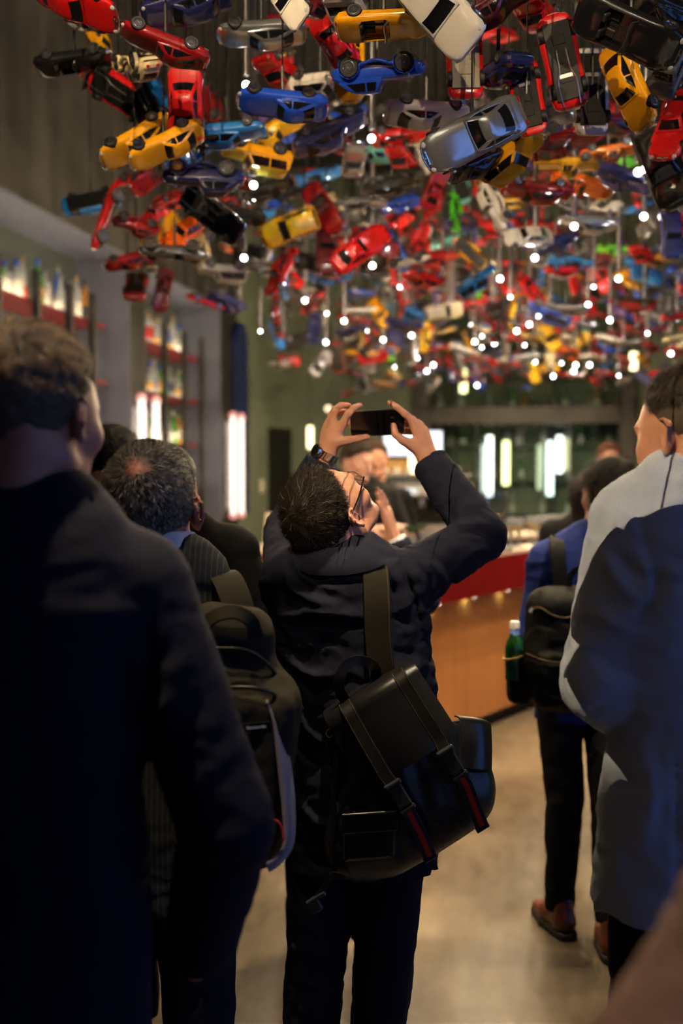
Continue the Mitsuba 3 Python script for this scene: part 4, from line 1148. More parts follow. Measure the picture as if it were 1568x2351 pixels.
def skin(name, c, rough=.5):
    def tex(p, n, uv):
        a = mikit.fbm(p.x * 55, p.y * 55, p.z * 55, 3)
        return mi.Color3f(*[float(x) for x in lin(c)]) * (.86 + .28 * a)
    return mat(name, mikit.proc(tex), rough, specular=.45)
skin("skin_warm", (188, 134, 106)); skin("skin_pale", (198, 148, 128)); skin("skin_ruddy", (172, 112, 92))
mat("hair", {"type": "mesh_attribute", "name": "vertex_color"}, .5, specular=.12)
mat("eye_white", lin((225, 220, 212)), .2); mat("eye_dark", lin((24, 16, 12)), .1)
mat("lip", lin((150, 84, 74)), .45)

def cloth(name, c, amp=.25, fx=420, stripes=None, rough=.85, sheen=.12):
    def tex(p, n, uv):
        a = mikit.fbm(p.x * fx, p.y * fx, p.z * fx * 1.3, 2); b = mikit.fbm(p.x * 9, p.y * 9, p.z * 5, 3)
        k = (1 - amp) + amp * 2 * (.5 * a + .5 * b)
        col = mi.Color3f(*[float(x) for x in c]) * k
        if stripes is not None:
            s = (p.x * float(RGT[0]) + p.y * float(RGT[1])) * stripes
            f = dr.abs(s - dr.floor(s) - .5)
            col = col + mi.Color3f(.026, .028, .032) * mikit.smoothstep(.11, .03, f)
        return col
    return mat(name, mikit.proc(tex), rough, sheen=sheen, sheen_tint=.2, specular=.08)
cloth("suit_navy", (.010, .011, .022)); cloth("suit_charcoal", (.0115, .012, .021)); cloth("suit_stripe", (.018, .020, .023), stripes=95.0)
cloth("suit_black", (.005, .005, .006)); cloth("coat_blue", (.33, .37, .46), amp=.12); cloth("blazer_blue", (.010, .018, .095)); cloth("trouser_black", (.006, .006, .007))
cloth("shirt_white", (.72, .72, .74), amp=.05, rough=.7, sheen=0); cloth("shirt_lilac", (.45, .45, .62), amp=.05, rough=.7, sheen=0); cloth("sleeve_mauve", (.24, .15, .14), amp=.1)

class Fig:
    """joints of one person in world coordinates; foot point below the pelvis, height h, yaw in degrees (0 = facing away from the camera, positive turns to the right)"""
    def __init__(s, foot, h, yaw=0, head=(0, 0, 0), lean=0.0):
        s.h = h; R = rot([0, 0, 1], -yaw); s.r, s.f, s.u = R @ RGT, R @ FWD, UP
        s.o = np.array([foot[0], foot[1], 0.0]); k = h / 1.75
        P = lambda r, f, u: s.o + s.r * r * k + s.f * f * k + UP * u * k
        s.k = k; s.P = P
        s.pelvis = P(0, 0, .93); s.waist = P(0, .0 + lean * .3, 1.10); s.chest = P(0, lean * .7, 1.30); s.neck = P(0, -.015 + lean, 1.475)
        s.sh = {1: P(.175, -.005 + lean, 1.415), -1: P(-.175, -.005 + lean, 1.415)}
        s.el = {q: P(.25 * q, -.03, 1.12) for q in (1, -1)}; s.wr = {q: P(.25 * q, .06, .86) for q in (1, -1)}
        s.hip = {q: P(.09 * q, 0, .9) for q in (1, -1)}; s.kn = {q: P(.10 * q, .02, .49) for q in (1, -1)}; s.an = {q: P(.11 * q, -.01, .09) for q in (1, -1)}
        s.C = P(0, .035 + lean, 1.625); s.hk = k * .99
        s.turn(*head)
    def turn(s, yaw, pitch, roll):
        """head: yaw right, pitch up, roll to the right shoulder (degrees)"""
        R = np.stack([s.r, s.f, s.u], 1)
        s.Rh = R @ rot([0, 0, 1], -yaw) @ rot([1, 0, 0], pitch) @ rot([0, 1, 0], roll)

def skull(F, C, R, k, neck, ear=True, nr=.058, hollow_eyes=True):
    L = lambda x, y, z: C + R @ (np.array([x, y, z]) * k)
    def E(c, r, kk=.012, op="u", RR=None): F.ell(L(*c), np.array(r) * k, R if RR is None else R @ RR, kk, op)
    E((0, -.006, .036), (.076, .097, .089), .02)
    E((0, .040, -.005), (.063, .060, .088), .03)
    E((0, .044, -.066), (.050, .050, .047), .025)
    E((0, .084, -.094), (.021, .018, .018), .02)
    for q in (-1, 1):
        E((.044 * q, .066, -.018), (.022, .022, .022), .02)
        F.cap(L(.054 * q, -.005, -.055), L(.022 * q, .075, -.092), .017 * k, .014 * k, .02)
    F.cap(L(-.034, .090, .030), L(.034, .090, .030), .0105 * k, k=.014)
    F.cap(L(0, .098, .014), L(0, .117, -.026), .0075 * k, .0125 * k, .010)
    for q in (-1, 1): E((.0115 * q, .107, -.032), (.0085, .010, .0075), .006)
    if hollow_eyes:
        for q in (-1, 1): E((.031 * q, .101, .008), (.017, .012, .0095), .008, "c")
        for q in (-1, 1): E((.031 * q, .0835, .008), (.0135, .0125, .012), .004)
    F.cap(L(-.019, .094, -.060), L(.019, .094, -.060), .0065 * k, k=.008); F.cap(L(-.015, .094, -.070), L(.015, .094, -.070), .0068 * k, k=.008)
    F.cap(L(-.022, .1035, -.065), L(.022, .1035, -.065), .0022 * k, k=.004, op="c")
    if ear:
        for q in (-1, 1):
            Re = rot([0, 0, 1], 24 * q) @ rot([1, 0, 0], 10)
            o = np.array([.074 * q, -.008, .0]); A = lambda y, z, x=.010: L(*(o + Re @ np.array([x * q, y, z])))
            F.ell(A(.0, -.002, .004), np.array([.0075, .0165, .028]) * k, R @ Re, .006)
            F.ell(A(.003, -.004, .0125), np.array([.0075, .009, .0165]) * k, R @ Re, .004, "c")
            pts = [A(.012, .004, .010), A(.014, .020, .011), A(.004, .031, .012), A(-.011, .029, .013), A(-.018, .014, .014), A(-.0165, -.004, .013), A(-.010, -.018, .011)]
            for a, b in zip(pts[:-1], pts[1:]): F.cap(a, b, .0036 * k, k=.004)
            F.ell(A(-.002, -.027, .009), np.array([.005, .0085, .0095]) * k, R @ Re, .006)
            F.cap(A(.013, -.006, .010), A(.010, -.016, .011), .004 * k, k=.004)
    if neck is not None:
        F.cap(L(0, -.022, -.045), neck, nr * k, (nr + .006) * k, .03)
        for q in (-1, 1): F.cap(L(.03 * q, -.055, -.02), neck + (L(.022 * q, -.03, 0) - C), .024 * k, .03 * k, .03)

def hair_mask(front=.075, fz=.088, side=-.012, nape=-.062, back=-.032):
    """implicit hair region in head coordinates (positive inside)"""
    def fn(q):
        y, z, x = q[:, 1], q[:, 2], np.abs(q[:, 0])
        sl = (front + .02) / (fz + .018)
        m1 = np.minimum((z + .018) * sl - .02 - y - .25 * np.maximum(x - .045, 0), z - side - .0 * x)
        m2 = np.minimum(back - y, z - nape)
        return np.maximum(m1, m2)
    return fn

def hair(parent, C, R, k, mask, thick=.012, n=9000, ln=(.012, .022), color=(.02, .016, .013), grey=0.0, grey_c=(.55, .53, .5), wild=.5, flow=(0, -.6, -.4), w=.0007, seed=1, bald=None, base=True, crown_len=1.0, h=.004, name="hair", lumps=.0, curl=0.0, extra=None):
    rh = np.random.default_rng(seed)
    F = Field(C - .20 * k, C + .20 * k, h)
    L = lambda x, y, z: C + R @ (np.array([x, y, z]) * k)
    F.ell(L(0, -.006, .036), np.array([.076 + thick * .8, .097 + thick, .089 + thick]) * k, R, 0)
    if extra: extra(F, L, R, k)
    if lumps:
        F.push(lambda P: lumps * (nfbm((P - C) @ R / .018, 3, seed) - .5), .03)
    q0 = lambda P: (P - C) @ R / k
    i = np.indices(F.F.shape).reshape(3, -1)
    P = np.stack([F.ax[a][i[a]] for a in range(3)], 1).astype(float)
    mk = (mask(q0(P)) + .009 * (nnoise(q0(P) / .009, seed) - .5)) * k
    if thick > .004: F.F += (thick * k * .85 * (1 - np.clip(mk / (.034 * k), 0, 1)) ** 1.5).reshape(F.F.shape).astype(np.float32)   # thins out towards the hairline
    F.F = np.maximum(F.F, -mk.reshape(F.F.shape).astype(np.float32))
    m = F.mesh()
    v, f = np.array(m.vertices), np.array(m.faces)
    # strands on the outer side
    tri = v[f]; nrm = np.cross(tri[:, 1] - tri[:, 0], tri[:, 2] - tri[:, 0]); ar = np.linalg.norm(nrm, axis=1); nrm /= ar[:, None] + 1e-12
    cen = tri.mean(1); cl = q0(cen); outer = ((nrm * (cen - L(0, -.006, .03))).sum(1) > .3 * np.linalg.norm(cen - L(0, -.006, .03), axis=1))
    pr = ar * outer
    if bald is not None: pr = pr * np.clip(bald(cl), 0, 1)
    idx = rh.choice(len(f), n, p=pr / pr.sum()); b = rh.dirichlet([1, 1, 1], n)
    P0 = (tri[idx] * b[:, :, None]).sum(1); N = nrm[idx]
    Wf = R @ np.asarray(flow, float)
    # flow away from the crown whorl
    wh = L(0, -.06, .115); rad = P0 - wh; rad -= N * (rad * N).sum(1, keepdims=True); rad /= np.linalg.norm(rad, axis=1, keepdims=True) + 1e-9
    tang = .7 * rad + .5 * Wf + rh.normal(0, wild * .7, (n, 3)); tang -= N * (tang * N).sum(1, keepdims=True); tang /= np.linalg.norm(tang, axis=1, keepdims=True) + 1e-9
    ql = q0(P0); up = np.clip((ql[:, 2] - .0) / .1, 0, 1)
    Ls = rh.uniform(ln[0], ln[1], n) * (.35 + .65 * up * crown_len + .0)
    lift = rh.uniform(.25, .75, n)[:, None]
    D0 = N * lift + tang; D0 /= np.linalg.norm(D0, axis=1, keepdims=True)
    D1 = N * (lift - .5) + tang + curl * rh.normal(0, 1, (n, 3)); D1 /= np.linalg.norm(D1, axis=1, keepdims=True)
    p0 = P0 - N * .002; p1 = p0 + D0 * Ls[:, None] * .5; p2 = p1 + D1 * Ls[:, None] * .5
    S = np.cross(D0, N); S /= np.linalg.norm(S, axis=1, keepdims=True) + 1e-9; S = S * (w / 2)
    sv = np.stack([p0 - S, p0 + S, p1 - S * .8, p1 + S * .8, p2], 1).reshape(-1, 3)
    o = np.arange(n)[:, None] * 5
    sf = np.concatenate([o + [0, 1, 3], o + [0, 3, 2], o + [2, 3, 4]])
    c0 = np.asarray(color, float); col = c0 * rh.uniform(.6, 1.5, (n, 1)); g = rh.random(n) < grey
    col[g] = np.asarray(grey_c) * rh.uniform(.5, 1.1, (g.sum(), 1))
    sc = np.repeat(col, 5, 0)
    bc = np.broadcast_to(c0 * (.8 + 0.0), (len(v), 3)) * (1 - grey) + np.asarray(grey_c) * grey * .55
    allv, allf, allc = [v], [f], [bc]
    if not base: allv, allf, allc = [], [], []
    nb = sum(len(x) for x in allv)
    M = tm(np.vstack(allv + [sv]), np.vstack(allf + [sf + nb])); Cc = np.vstack(allc + [sc])
    # base shell smooth, strands share the scalp normal for soft shading
    vn = np.zeros_like(v)
    for a in range(3): np.add.at(vn, f[:, a], nrm * ar[:, None])
    vn /= np.linalg.norm(vn, axis=1, keepdims=True) + 1e-12
    sn = np.repeat(N * .8 + rh.normal(0, .35, (n, 3)) , 5, 0); sn /= np.linalg.norm(sn, axis=1, keepdims=True)
    path = meshkit.write_ply(M, False, None, Cc, normals=np.vstack([vn, sn]) if base else sn)
    obj(name, {"type": "ply", "filename": path, "face_normals": False, "bsdf": {"type": "ref", "id": "hair"}}, parent)

def hand(F, wrist, D, Nn, side, k=1.0, curl=.5, spread=.12, thumb=.6):
    """relaxed hand: wrist, finger direction D, back-of-hand normal Nn, side 1 = right, -1 = left"""
    D = D / np.linalg.norm(D); Nn = Nn - D * (Nn @ D); Nn /= np.linalg.norm(Nn); S = np.cross(D, Nn) * side   # S points to the thumb side
    kn = []
    for i, (x, y) in enumerate([(.030, .088), (.010, .094), (-.011, .090), (-.030, .080)]):
        p = wrist + (S * x + D * y) * k; kn.append(p)
        F.cap(wrist + S * x * .55 * k, p, .0145 * k, .0115 * k, .016)
    for i, (p, L) in enumerate(zip(kn, (.074, .082, .076, .060))):
        d = D + S * (1.2 - i) * spread * .5; d /= np.linalg.norm(d); q = p; r = .0098 * k
        for j, f in enumerate((.45, .30, .25)):
            a = curl * (0.55, .9, .7)[j]; ax = S
            d = d * math.cos(a) - Nn * math.sin(a); d /= np.linalg.norm(d)
            e = q + d * L * f * k; F.cap(q, e, r, r * .92, .004); q = e; r *= .92
    t0 = wrist + (S * .024 + D * .022 - Nn * .006) * k; t1 = t0 + (S * .026 + D * .030 - Nn * .012) * k; d = D * .8 + S * .35 - Nn * thumb * .5; d /= np.linalg.norm(d)
    t2 = t1 + d * .030 * k; t3 = t2 + (d * .8 + D * .2 - S * .2) * .026 * k
    F.cap(t0, t1, .015 * k, .0125 * k, .014); F.cap(t1, t2, .0115 * k, .0105 * k, .004); F.cap(t2, t3, .0105 * k, .009 * k, .004)

def folds(P, seed, amp=.004, sc=(.10, .10, .045)):
    """soft cloth folds: ridged noise, finer along the vertical"""
    q = np.stack([(P @ RGT) / sc[0], (P @ FWD) / sc[1], P[:, 2] / sc[2]], 1)
    wv = nfbm(q * .6, 2, seed + 9) * 2.2
    a = nfbm(q + wv[:, None], 3, seed)
    return amp * 2 * (np.abs(a - .5) * 2 - .5)

def limb_folds(a, b, amp=.003, freq=.028, R=.09, seed=3):
    a, b = np.asarray(a), np.asarray(b); L = np.linalg.norm(b - a); u = (b - a) / L
    e1 = np.cross(u, [0.3, .2, 1]); e1 /= np.linalg.norm(e1); e2 = np.cross(u, e1)
    def fn(P):
        p = P - a; t = p @ u; rad = p - t[:, None] * u; d = np.linalg.norm(rad, axis=1)
        w = np.clip(1.3 - d / R, 0, 1) * np.clip(t / .03 + .5, 0, 1) * np.clip((L - t) / .03 + .5, 0, 1)
        q = np.stack([t / freq, (rad @ e1) / .07, (rad @ e2) / .07], 1)
        q[:, 0] += 1.2 * nnoise(q * .5, seed + 2) * 2
        return amp * w * 2 * (np.abs(nfbm(q, 2, seed) - .5) * 2 - .35)
    return fn

def crease(pts, depth=.006, w=.010):
    """a pulled fold along a polyline: a ridge beside a valley; depth > 0 cuts a valley"""
    pts = np.asarray(pts, float)
    cp = spline(pts, 24); kd = cKDTree(cp)
    def fn(P):
        d, i = kd.query(P, distance_upper_bound=4 * w)
        ok = np.isfinite(d); out = np.zeros(len(P))
        t = i[ok] / 23.0; e = np.sin(np.pi * np.clip(t, .02, .98)) ** .6
        out[ok] = depth * e * np.exp(-(d[ok] / w) ** 2); return out
    return fn

def jacket(g, F, hem=.76, sleeve=(.064, .056, .050, .046), k_=None, loose=1.0, collar=True, flare=0.0, cuffs=True, waist=1.0):
    k = g.k; f = g.f
    sec = [(g.neck - UP * .075 * k, .155, .085), (g.chest + UP * .03 * k, .182, .118), (g.waist + UP * .04 * k, .165 * waist, .108), (g.pelvis + UP * .0 * k, .178 + flare * .4, .125 + flare * .3)]
    hz = hem * k; low = g.pelvis.copy(); low[2] = hz - .02
    sec.append((low, .185 + flare, .128 + flare * .7))
    for (a, ra, ya), (b, rb, yb) in zip(sec[:-1], sec[1:]):
        sq = (f, (ya / ra + yb / rb) / 2)
        F.cap(a, b, ra * k * loose, rb * k * loose, .04, sq)
    F.plane([0, 0, hz], [0, 0, -1])
    # shoulders and yoke
    for q in (1, -1):
        F.cap(g.neck - UP * .070 * k + g.r * q * .045 * k, g.sh[q] + UP * .006 * k, .056 * k, .060 * k, .035)
        F.cap(g.sh[q], g.el[q], sleeve[0] * k, sleeve[1] * k, .022)
        e = g.wr[q] - (g.wr[q] - g.el[q]) / np.linalg.norm(g.wr[q] - g.el[q]) * .02 * k
        F.cap(g.el[q], g.el[q] + (e - g.el[q]) * .5, sleeve[1] * k, (sleeve[1] + sleeve[3]) * .5 * k, .015)
        F.cone(g.el[q] + (e - g.el[q]) * .35, e, (sleeve[1] * .6 + sleeve[3] * .4) * k, sleeve[3] * k, .008)
    if collar:
        n = g.neck + UP * .0 * k
        F.cone(n - UP * .05 * k - f * .004, n + UP * .018 * k + f * .008, .084 * k, .070 * k, .012)
        F.cone(n - UP * .02 * k + f * .004, n + UP * .06 * k + f * .012, .058 * k, .058 * k, 0, "c")

def sheet(fn, nu, nv, th):
    """a thick sheet from fn(u, v)"""
    u, v = np.meshgrid(np.linspace(0, 1, nu), np.linspace(0, 1, nv), indexing="ij")
    P = np.array([[fn(a, b) for a, b in zip(ru, rv)] for ru, rv in zip(u, v)])
    du, dv = np.gradient(P, axis=0), np.gradient(P, axis=1); N = np.cross(du, dv); N /= np.linalg.norm(N, axis=-1, keepdims=True) + 1e-12
    top, bot = (P + N * th / 2).reshape(-1, 3), (P - N * th / 2).reshape(-1, 3); n = nu * nv; f = []
    for i in range(nu - 1):
        for j in range(nv - 1):
            a, b, c, d = i * nv + j, (i + 1) * nv + j, (i + 1) * nv + j + 1, i * nv + j + 1
            f += [[a, b, c], [a, c, d], [n + a, n + c, n + b], [n + a, n + d, n + c]]
    def edge(idx):
        for a, b in zip(idx[:-1], idx[1:]): f.extend([[a, n + a, n + b], [a, n + b, b]])
    edge([j for j in range(nv)]); edge([(nu - 1) * nv + j for j in range(nv)][::-1]); edge([i * nv for i in range(nu)][::-1]); edge([i * nv + nv - 1 for i in range(nu)])
    return tm(np.vstack([top, bot]), f)

def coat_collar(g, key, m, top=.030, drop=.062, r0=.070, r1=.100, lean=.0, span=120, dy=0.0, name="collar"):
    """the turned-down collar of a jacket around the back of the neck"""
    k = g.k; c = g.neck + UP * dy
    def fn(u, v):
        a = math.radians((u - .5) * 2 * span); s = math.sin(a); co = math.cos(a)
        t = v; bul = math.sin(min(1, t * 4) * math.pi / 2) * .006
        rr = (r0 + (r1 - r0) * t ** 1.3 + bul) * k
        z = top * k - drop * k * t - .010 * k * (1 - co) * (1 - t)
        return c + g.r * (s * rr * (1.0 + .12 * t)) - g.f * (co * rr * .92) + UP * z
    obj(name, mikit.ply(sheet(fn, 33, 9, .005), m, smooth=70), key)

def trousers(g, F, r=(.098, .075, .060), cut=.10):
    k = g.k
    F.cap(g.pelvis + UP * .06 * k, g.pelvis - UP * .03 * k, .160 * k, .165 * k, .03, (g.f, .72))
    for q in (1, -1):
        F.cap(g.hip[q], g.kn[q], r[0] * k, r[1] * k, .008)
        d = g.an[q] - g.kn[q]
        F.cap(g.kn[q], g.kn[q] + d * .5, r[1] * k, (r[1] + r[2]) * .5 * k, .006)
        F.cone(g.kn[q] + d * .3, g.an[q] - UP * 0, (r[1] * .62 + r[2] * .38) * k, r[2] * k, .005)

def shoe(parent, an, f, r, k, m="shoe_brown", sole="sole_dark"):
    f = f / np.linalg.norm(f)
    base = np.array([an[0], an[1], 0.0])
    F = Field(base - [.2, .2, .01], base + [.2, .2, .16], .005)
    F.cap(base - f * .045 * k + UP * .055 * k, base + f * .07 * k + UP * .050 * k, .040 * k, .040 * k, .02)
    F.cap(base + f * .07 * k + UP * .045 * k, base + f * .16 * k + UP * .038 * k, .042 * k, .030 * k, .02, (UP, .75))
    F.cap(base - f * .03 * k + UP * .06 * k, base - f * .025 * k + UP * .12 * k, .042 * k, .040 * k, .02)
    F.plane(base + UP * .022, [0, 0, -1])
    s = obj("shoe", mikit.ply(F.mesh(), m, smooth=True), parent)
    G = Field(base - [.2, .2, .01], base + [.2, .2, .06], .005)
    G.cap(base - f * .05 * k + UP * .012, base + f * .07 * k + UP * .012, .043 * k, .046 * k, .01); G.cap(base + f * .07 * k + UP * .012, base + f * .165 * k + UP * .012, .046 * k, .032 * k, .01)
    G.plane(base + UP * .002, [0, 0, -1]); G.plane(base + UP * .026, [0, 0, 1])
    obj("sole", mikit.ply(G.mesh(), sole, smooth=40), s)
mat("shoe_brown", lin((78, 32, 20)), .35, clearcoat=.3); mat("sole_dark", lin((28, 24, 22)), .7); mat("shoe_black", lin((18, 17, 17)), .3, clearcoat=.3)

def skin_body(g, key, m, hands=(), h=.006, arm=True, extra=None, pelvis=True):
    lo = np.min([g.C - .2, g.pelvis - .22] + [g.wr[q] - .22 for q in (1, -1)] + [g.el[q] - .1 for q in (1, -1)], 0); hi = np.max([g.C + .2, g.sh[1] + .12, g.sh[-1] + .12] + [g.wr[q] + .22 for q in (1, -1)] + [g.el[q] + .1 for q in (1, -1)], 0)
    F = Field(lo, hi, h); k = g.k
    F.cap(g.pelvis, g.waist, .125 * k, .118 * k, .03, (g.f, .7)); F.cap(g.waist, g.chest, .118 * k, .135 * k, .03, (g.f, .66)); F.cap(g.chest, g.neck - UP * .09 * k, .135 * k, .10 * k, .03, (g.f, .62))
    for q in (1, -1):
        F.cap(g.neck - UP * .04 * k, g.sh[q], .042 * k, .045 * k, .03); F.cap(g.sh[q], g.el[q], .045 * k, .038 * k, .02)
        F.cap(g.el[q], g.wr[q], .038 * k, .027 * k, .015, )
    skull(F, g.C, g.Rh, g.hk, g.neck)
    for a in hands: hand(F, *a)
    if extra: extra(F)
    obj("body", mikit.ply(smooth_v(F.mesh(), 1), m, smooth=True), key)

def eyes(g, key, lids=True):
    for q in (-1, 1):
        c = g.C + g.Rh @ (np.array([.031 * q, .0865, .008]) * g.hk); s = trimesh.creation.icosphere(subdivisions=2, radius=.0118 * g.hk)
        e = obj("eye", mikit.ply(tm(s.vertices + c, s.faces), "eye_white", smooth=True), key)
        ir = trimesh.creation.icosphere(subdivisions=2, radius=.006 * g.hk)
        obj("iris", mikit.ply(tm(ir.vertices + c + g.Rh @ np.array([0, .0072, 0]) * g.hk, ir.faces), "eye_dark", smooth=True), e)

def shirt_collar(g, key, m="shirt_white", up=.045, r=(.068, .066), tilt=.012, name="shirt_collar"):
    n = g.neck; k = g.k; ax = (g.C - g.neck); ax = ax / np.linalg.norm(ax) * .6 + UP * .4; ax /= np.linalg.norm(ax)
    F = Field(n - .14, n + .16, .004)
    F.cone(n - ax * .03, n + ax * up + g.f * tilt, r[0] * k, r[1] * k, 0)
    F.cone(n - ax * .06, n + ax * (up + .03) + g.f * tilt, (r[0] - .007) * k, (r[1] - .007) * k, 0, "c")
    obj(name, mikit.ply(F.mesh(), m, smooth=50), key)
    return

def make(g, label, suit, trou, skin_m, seed, hem=.76, hands=(), hh=.006, jk=None, jfold=.004, jx=None, tx=None, shoes="shoe_black", coat="jacket", tcut=None, bodyx=None, sleeve=(.064, .056, .050, .046), flare=0.0, collar=True, loose=1.0, h=.007, trouser_r=(.098, .075, .060), group=None, waist=1.0):
    key = thing("person", label, "person", group)
    skin_body(g, key, skin_m, hands, hh, extra=bodyx)
    lo = np.min([g.pelvis - .3, g.el[1] - .1, g.el[-1] - .1, g.wr[1] - .1, g.wr[-1] - .1], 0); lo[2] = hem * g.k - .05
    hi = np.max([g.neck + .12, g.sh[1] + .12, g.sh[-1] + .12, g.pelvis + .3] + [g.el[q] + .1 for q in (1, -1)] + [g.wr[q] + .1 for q in (1, -1)], 0)
    lo[2] = min(lo[2], g.wr[1][2] - .08, g.wr[-1][2] - .08)
    F = Field(lo, hi, h)
    # torso hem is cut before the sleeves go on
    jacket(g, F, hem, sleeve, loose=loose, flare=flare, collar=collar, waist=waist)
    F.push(lambda P: folds(P, seed, jfold), .02)
    for q in (1, -1):
        F.push(limb_folds(g.sh[q], g.el[q], .006, .035, seed=seed + q), .03); F.push(limb_folds(g.el[q], g.wr[q], .005, .03, seed=seed + 5 + q), .03)
    if jx: jx(F)
    obj(coat, mikit.ply(smooth_v(F.mesh(), 1), suit, smooth=True), key)
    lo, hi = np.min([g.an[1], g.an[-1], g.pelvis], 0) - .22, np.max([g.an[1], g.an[-1], g.pelvis], 0) + .22
    lo[2] = .02
    G = Field(lo, hi, max(h, .008)); trousers(g, G, trouser_r)
    G.push(lambda P: folds(P, seed + 40, .005, (.09, .09, .09)), .02)
    for q in (1, -1): G.push(limb_folds(g.kn[q] + UP * .1, g.an[q], .005, .05, seed=seed + 20 + q, R=.1), .02)
    if tx: tx(G)
    obj("trousers", mikit.ply(smooth_v(G.mesh(), 1), trou, smooth=True), key)
    for q in (1, -1): shoe(key, g.an[q], g.f + g.r * .18 * q, g.r, g.k, shoes)
    return key
def crease_px(pts, d, depth=.005, w=.010):
    """a fold drawn across the side of the cloth that faces the camera, near depth d: valley (depth > 0) or ridge (< 0)"""
    q = np.array([at(x, y, d) for x, y in pts]); cp = spline(q, 30)
    c2 = np.stack([cp @ RGT, cp[:, 2]], 1); kd = cKDTree(c2)
    def fn(P):
        dd, i = kd.query(np.stack([P @ RGT, P[:, 2]], 1), distance_upper_bound=3.5 * w)
        ok = np.isfinite(dd) & (P @ FWD < d + .06); out = np.zeros(len(P)); t = i[ok] / 29.0
        out[ok] = depth * np.sin(np.pi * np.clip(t, .03, .97)) ** .5 * np.exp(-(dd[ok] / w) ** 2); return out
    return fn

def foot(px, d):
    return at(px, HOR, d)[:2]

# ---- the photographer in the middle
D0 = 2.6
g = Fig(foot(812, D0), 1.70, 8)
g.neck = J(772, 1288, 2.615); g.sh = {1: J(930, 1335, 2.62), -1: J(668, 1340, 2.64)}
g.el = {1: J(1106, 1232, 2.76), -1: J(662, 1222, 2.93)}; g.wr = {1: J(982, 1052, 2.885), -1: J(748, 1048, 2.895)}
g.chest = J(800, 1440, 2.60); g.waist = J(818, 1620, 2.595); g.pelvis = J(832, 1790, 2.60)
g.hip = {1: J(903, 1815, 2.60), -1: J(750, 1815, 2.61)}; g.kn = {1: J(886, 2150, 2.585), -1: J(730, 2150, 2.60)}; g.an = {1: J(858, 2500, 2.60), -1: J(702, 2500, 2.62)}
g.C = J(762, 1186, 2.60); g.hk = 1.03
g.r, g.f = RGT, FWD
g.turn(43, 55, -3)
def p1_hands(F):
    def chain(pts, r0, r1, k=.004):
        p = [J(*q) for q in pts]; rr = np.linspace(r0, r1, len(p))
        for a, b, ra, rb in zip(p[:-1], p[1:], rr[:-1], rr[1:]): F.cap(a, b, ra, rb, k)
    # right hand: palm, index over the top corner, thumb on the screen, the others behind the phone
    w = g.wr[1]
    for q, rr in (((946, 965, 2.880), .0125), ((962, 975, 2.895), .0125), ((974, 988, 2.91), .012), ((980, 1004, 2.922), .0115)):
        F.cap(w, J(*q), .0165, rr, .018)
    chain([(946, 965, 2.880), (929, 950, 2.872), (911, 935, 2.872), (895, 924, 2.876)], .0112, .0080)
    chain([(962, 975, 2.895), (938, 958, 2.915), (915, 956, 2.925), (898, 962, 2.92)], .0108, .0085)
    chain([(974, 988, 2.91), (948, 972, 2.935), (922, 972, 2.94), (903, 978, 2.93)], .0105, .0085)
    chain([(980, 1004, 2.922), (955, 992, 2.945), (930, 990, 2.94), (914, 994, 2.93)], .0098, .0075)
    F.cap(w, J(946, 1022, 2.872), .017, .0145, .016); F.cap(J(946, 1022, 2.872), J(924, 1011, 2.858), .0150, .0118, .008)
    chain([(924, 1011, 2.858), (907, 996, 2.858), (903, 977, 2.868)], .0112, .0088)
    # left hand: two fingers hooked over the top edge, thumb along the bottom, the others behind
    w = g.wr[-1]
    for q, rr in (((763, 968, 2.885), .0125), ((786, 975, 2.872), .0125), ((752, 976, 2.905), .012), ((747, 990, 2.92), .0115)):
        F.cap(w, J(*q), .0165, rr, .018)
    chain([(786, 975, 2.872), (799, 950, 2.862), (812, 937, 2.868), (826, 930, 2.882)], .0112, .0082)
    chain([(763, 968, 2.885), (768, 942, 2.880), (782, 931, 2.888), (800, 931, 2.900)], .0110, .0082)
    chain([(752, 976, 2.905), (762, 950, 2.918), (785, 945, 2.93), (812, 950, 2.93)], .0105, .0085)
    chain([(747, 990, 2.92), (765, 975, 2.94), (790, 970, 2.945), (815, 972, 2.935)], .0098, .0078)
    F.cap(w, J(771, 1015, 2.872), .018, .015, .016); F.cap(J(771, 1015, 2.872), J(800, 1011, 2.868), .0150, .012, .008)
    chain([(800, 1011, 2.868), (822, 1007, 2.874), (843, 1003, 2.882)], .0115, .0085)
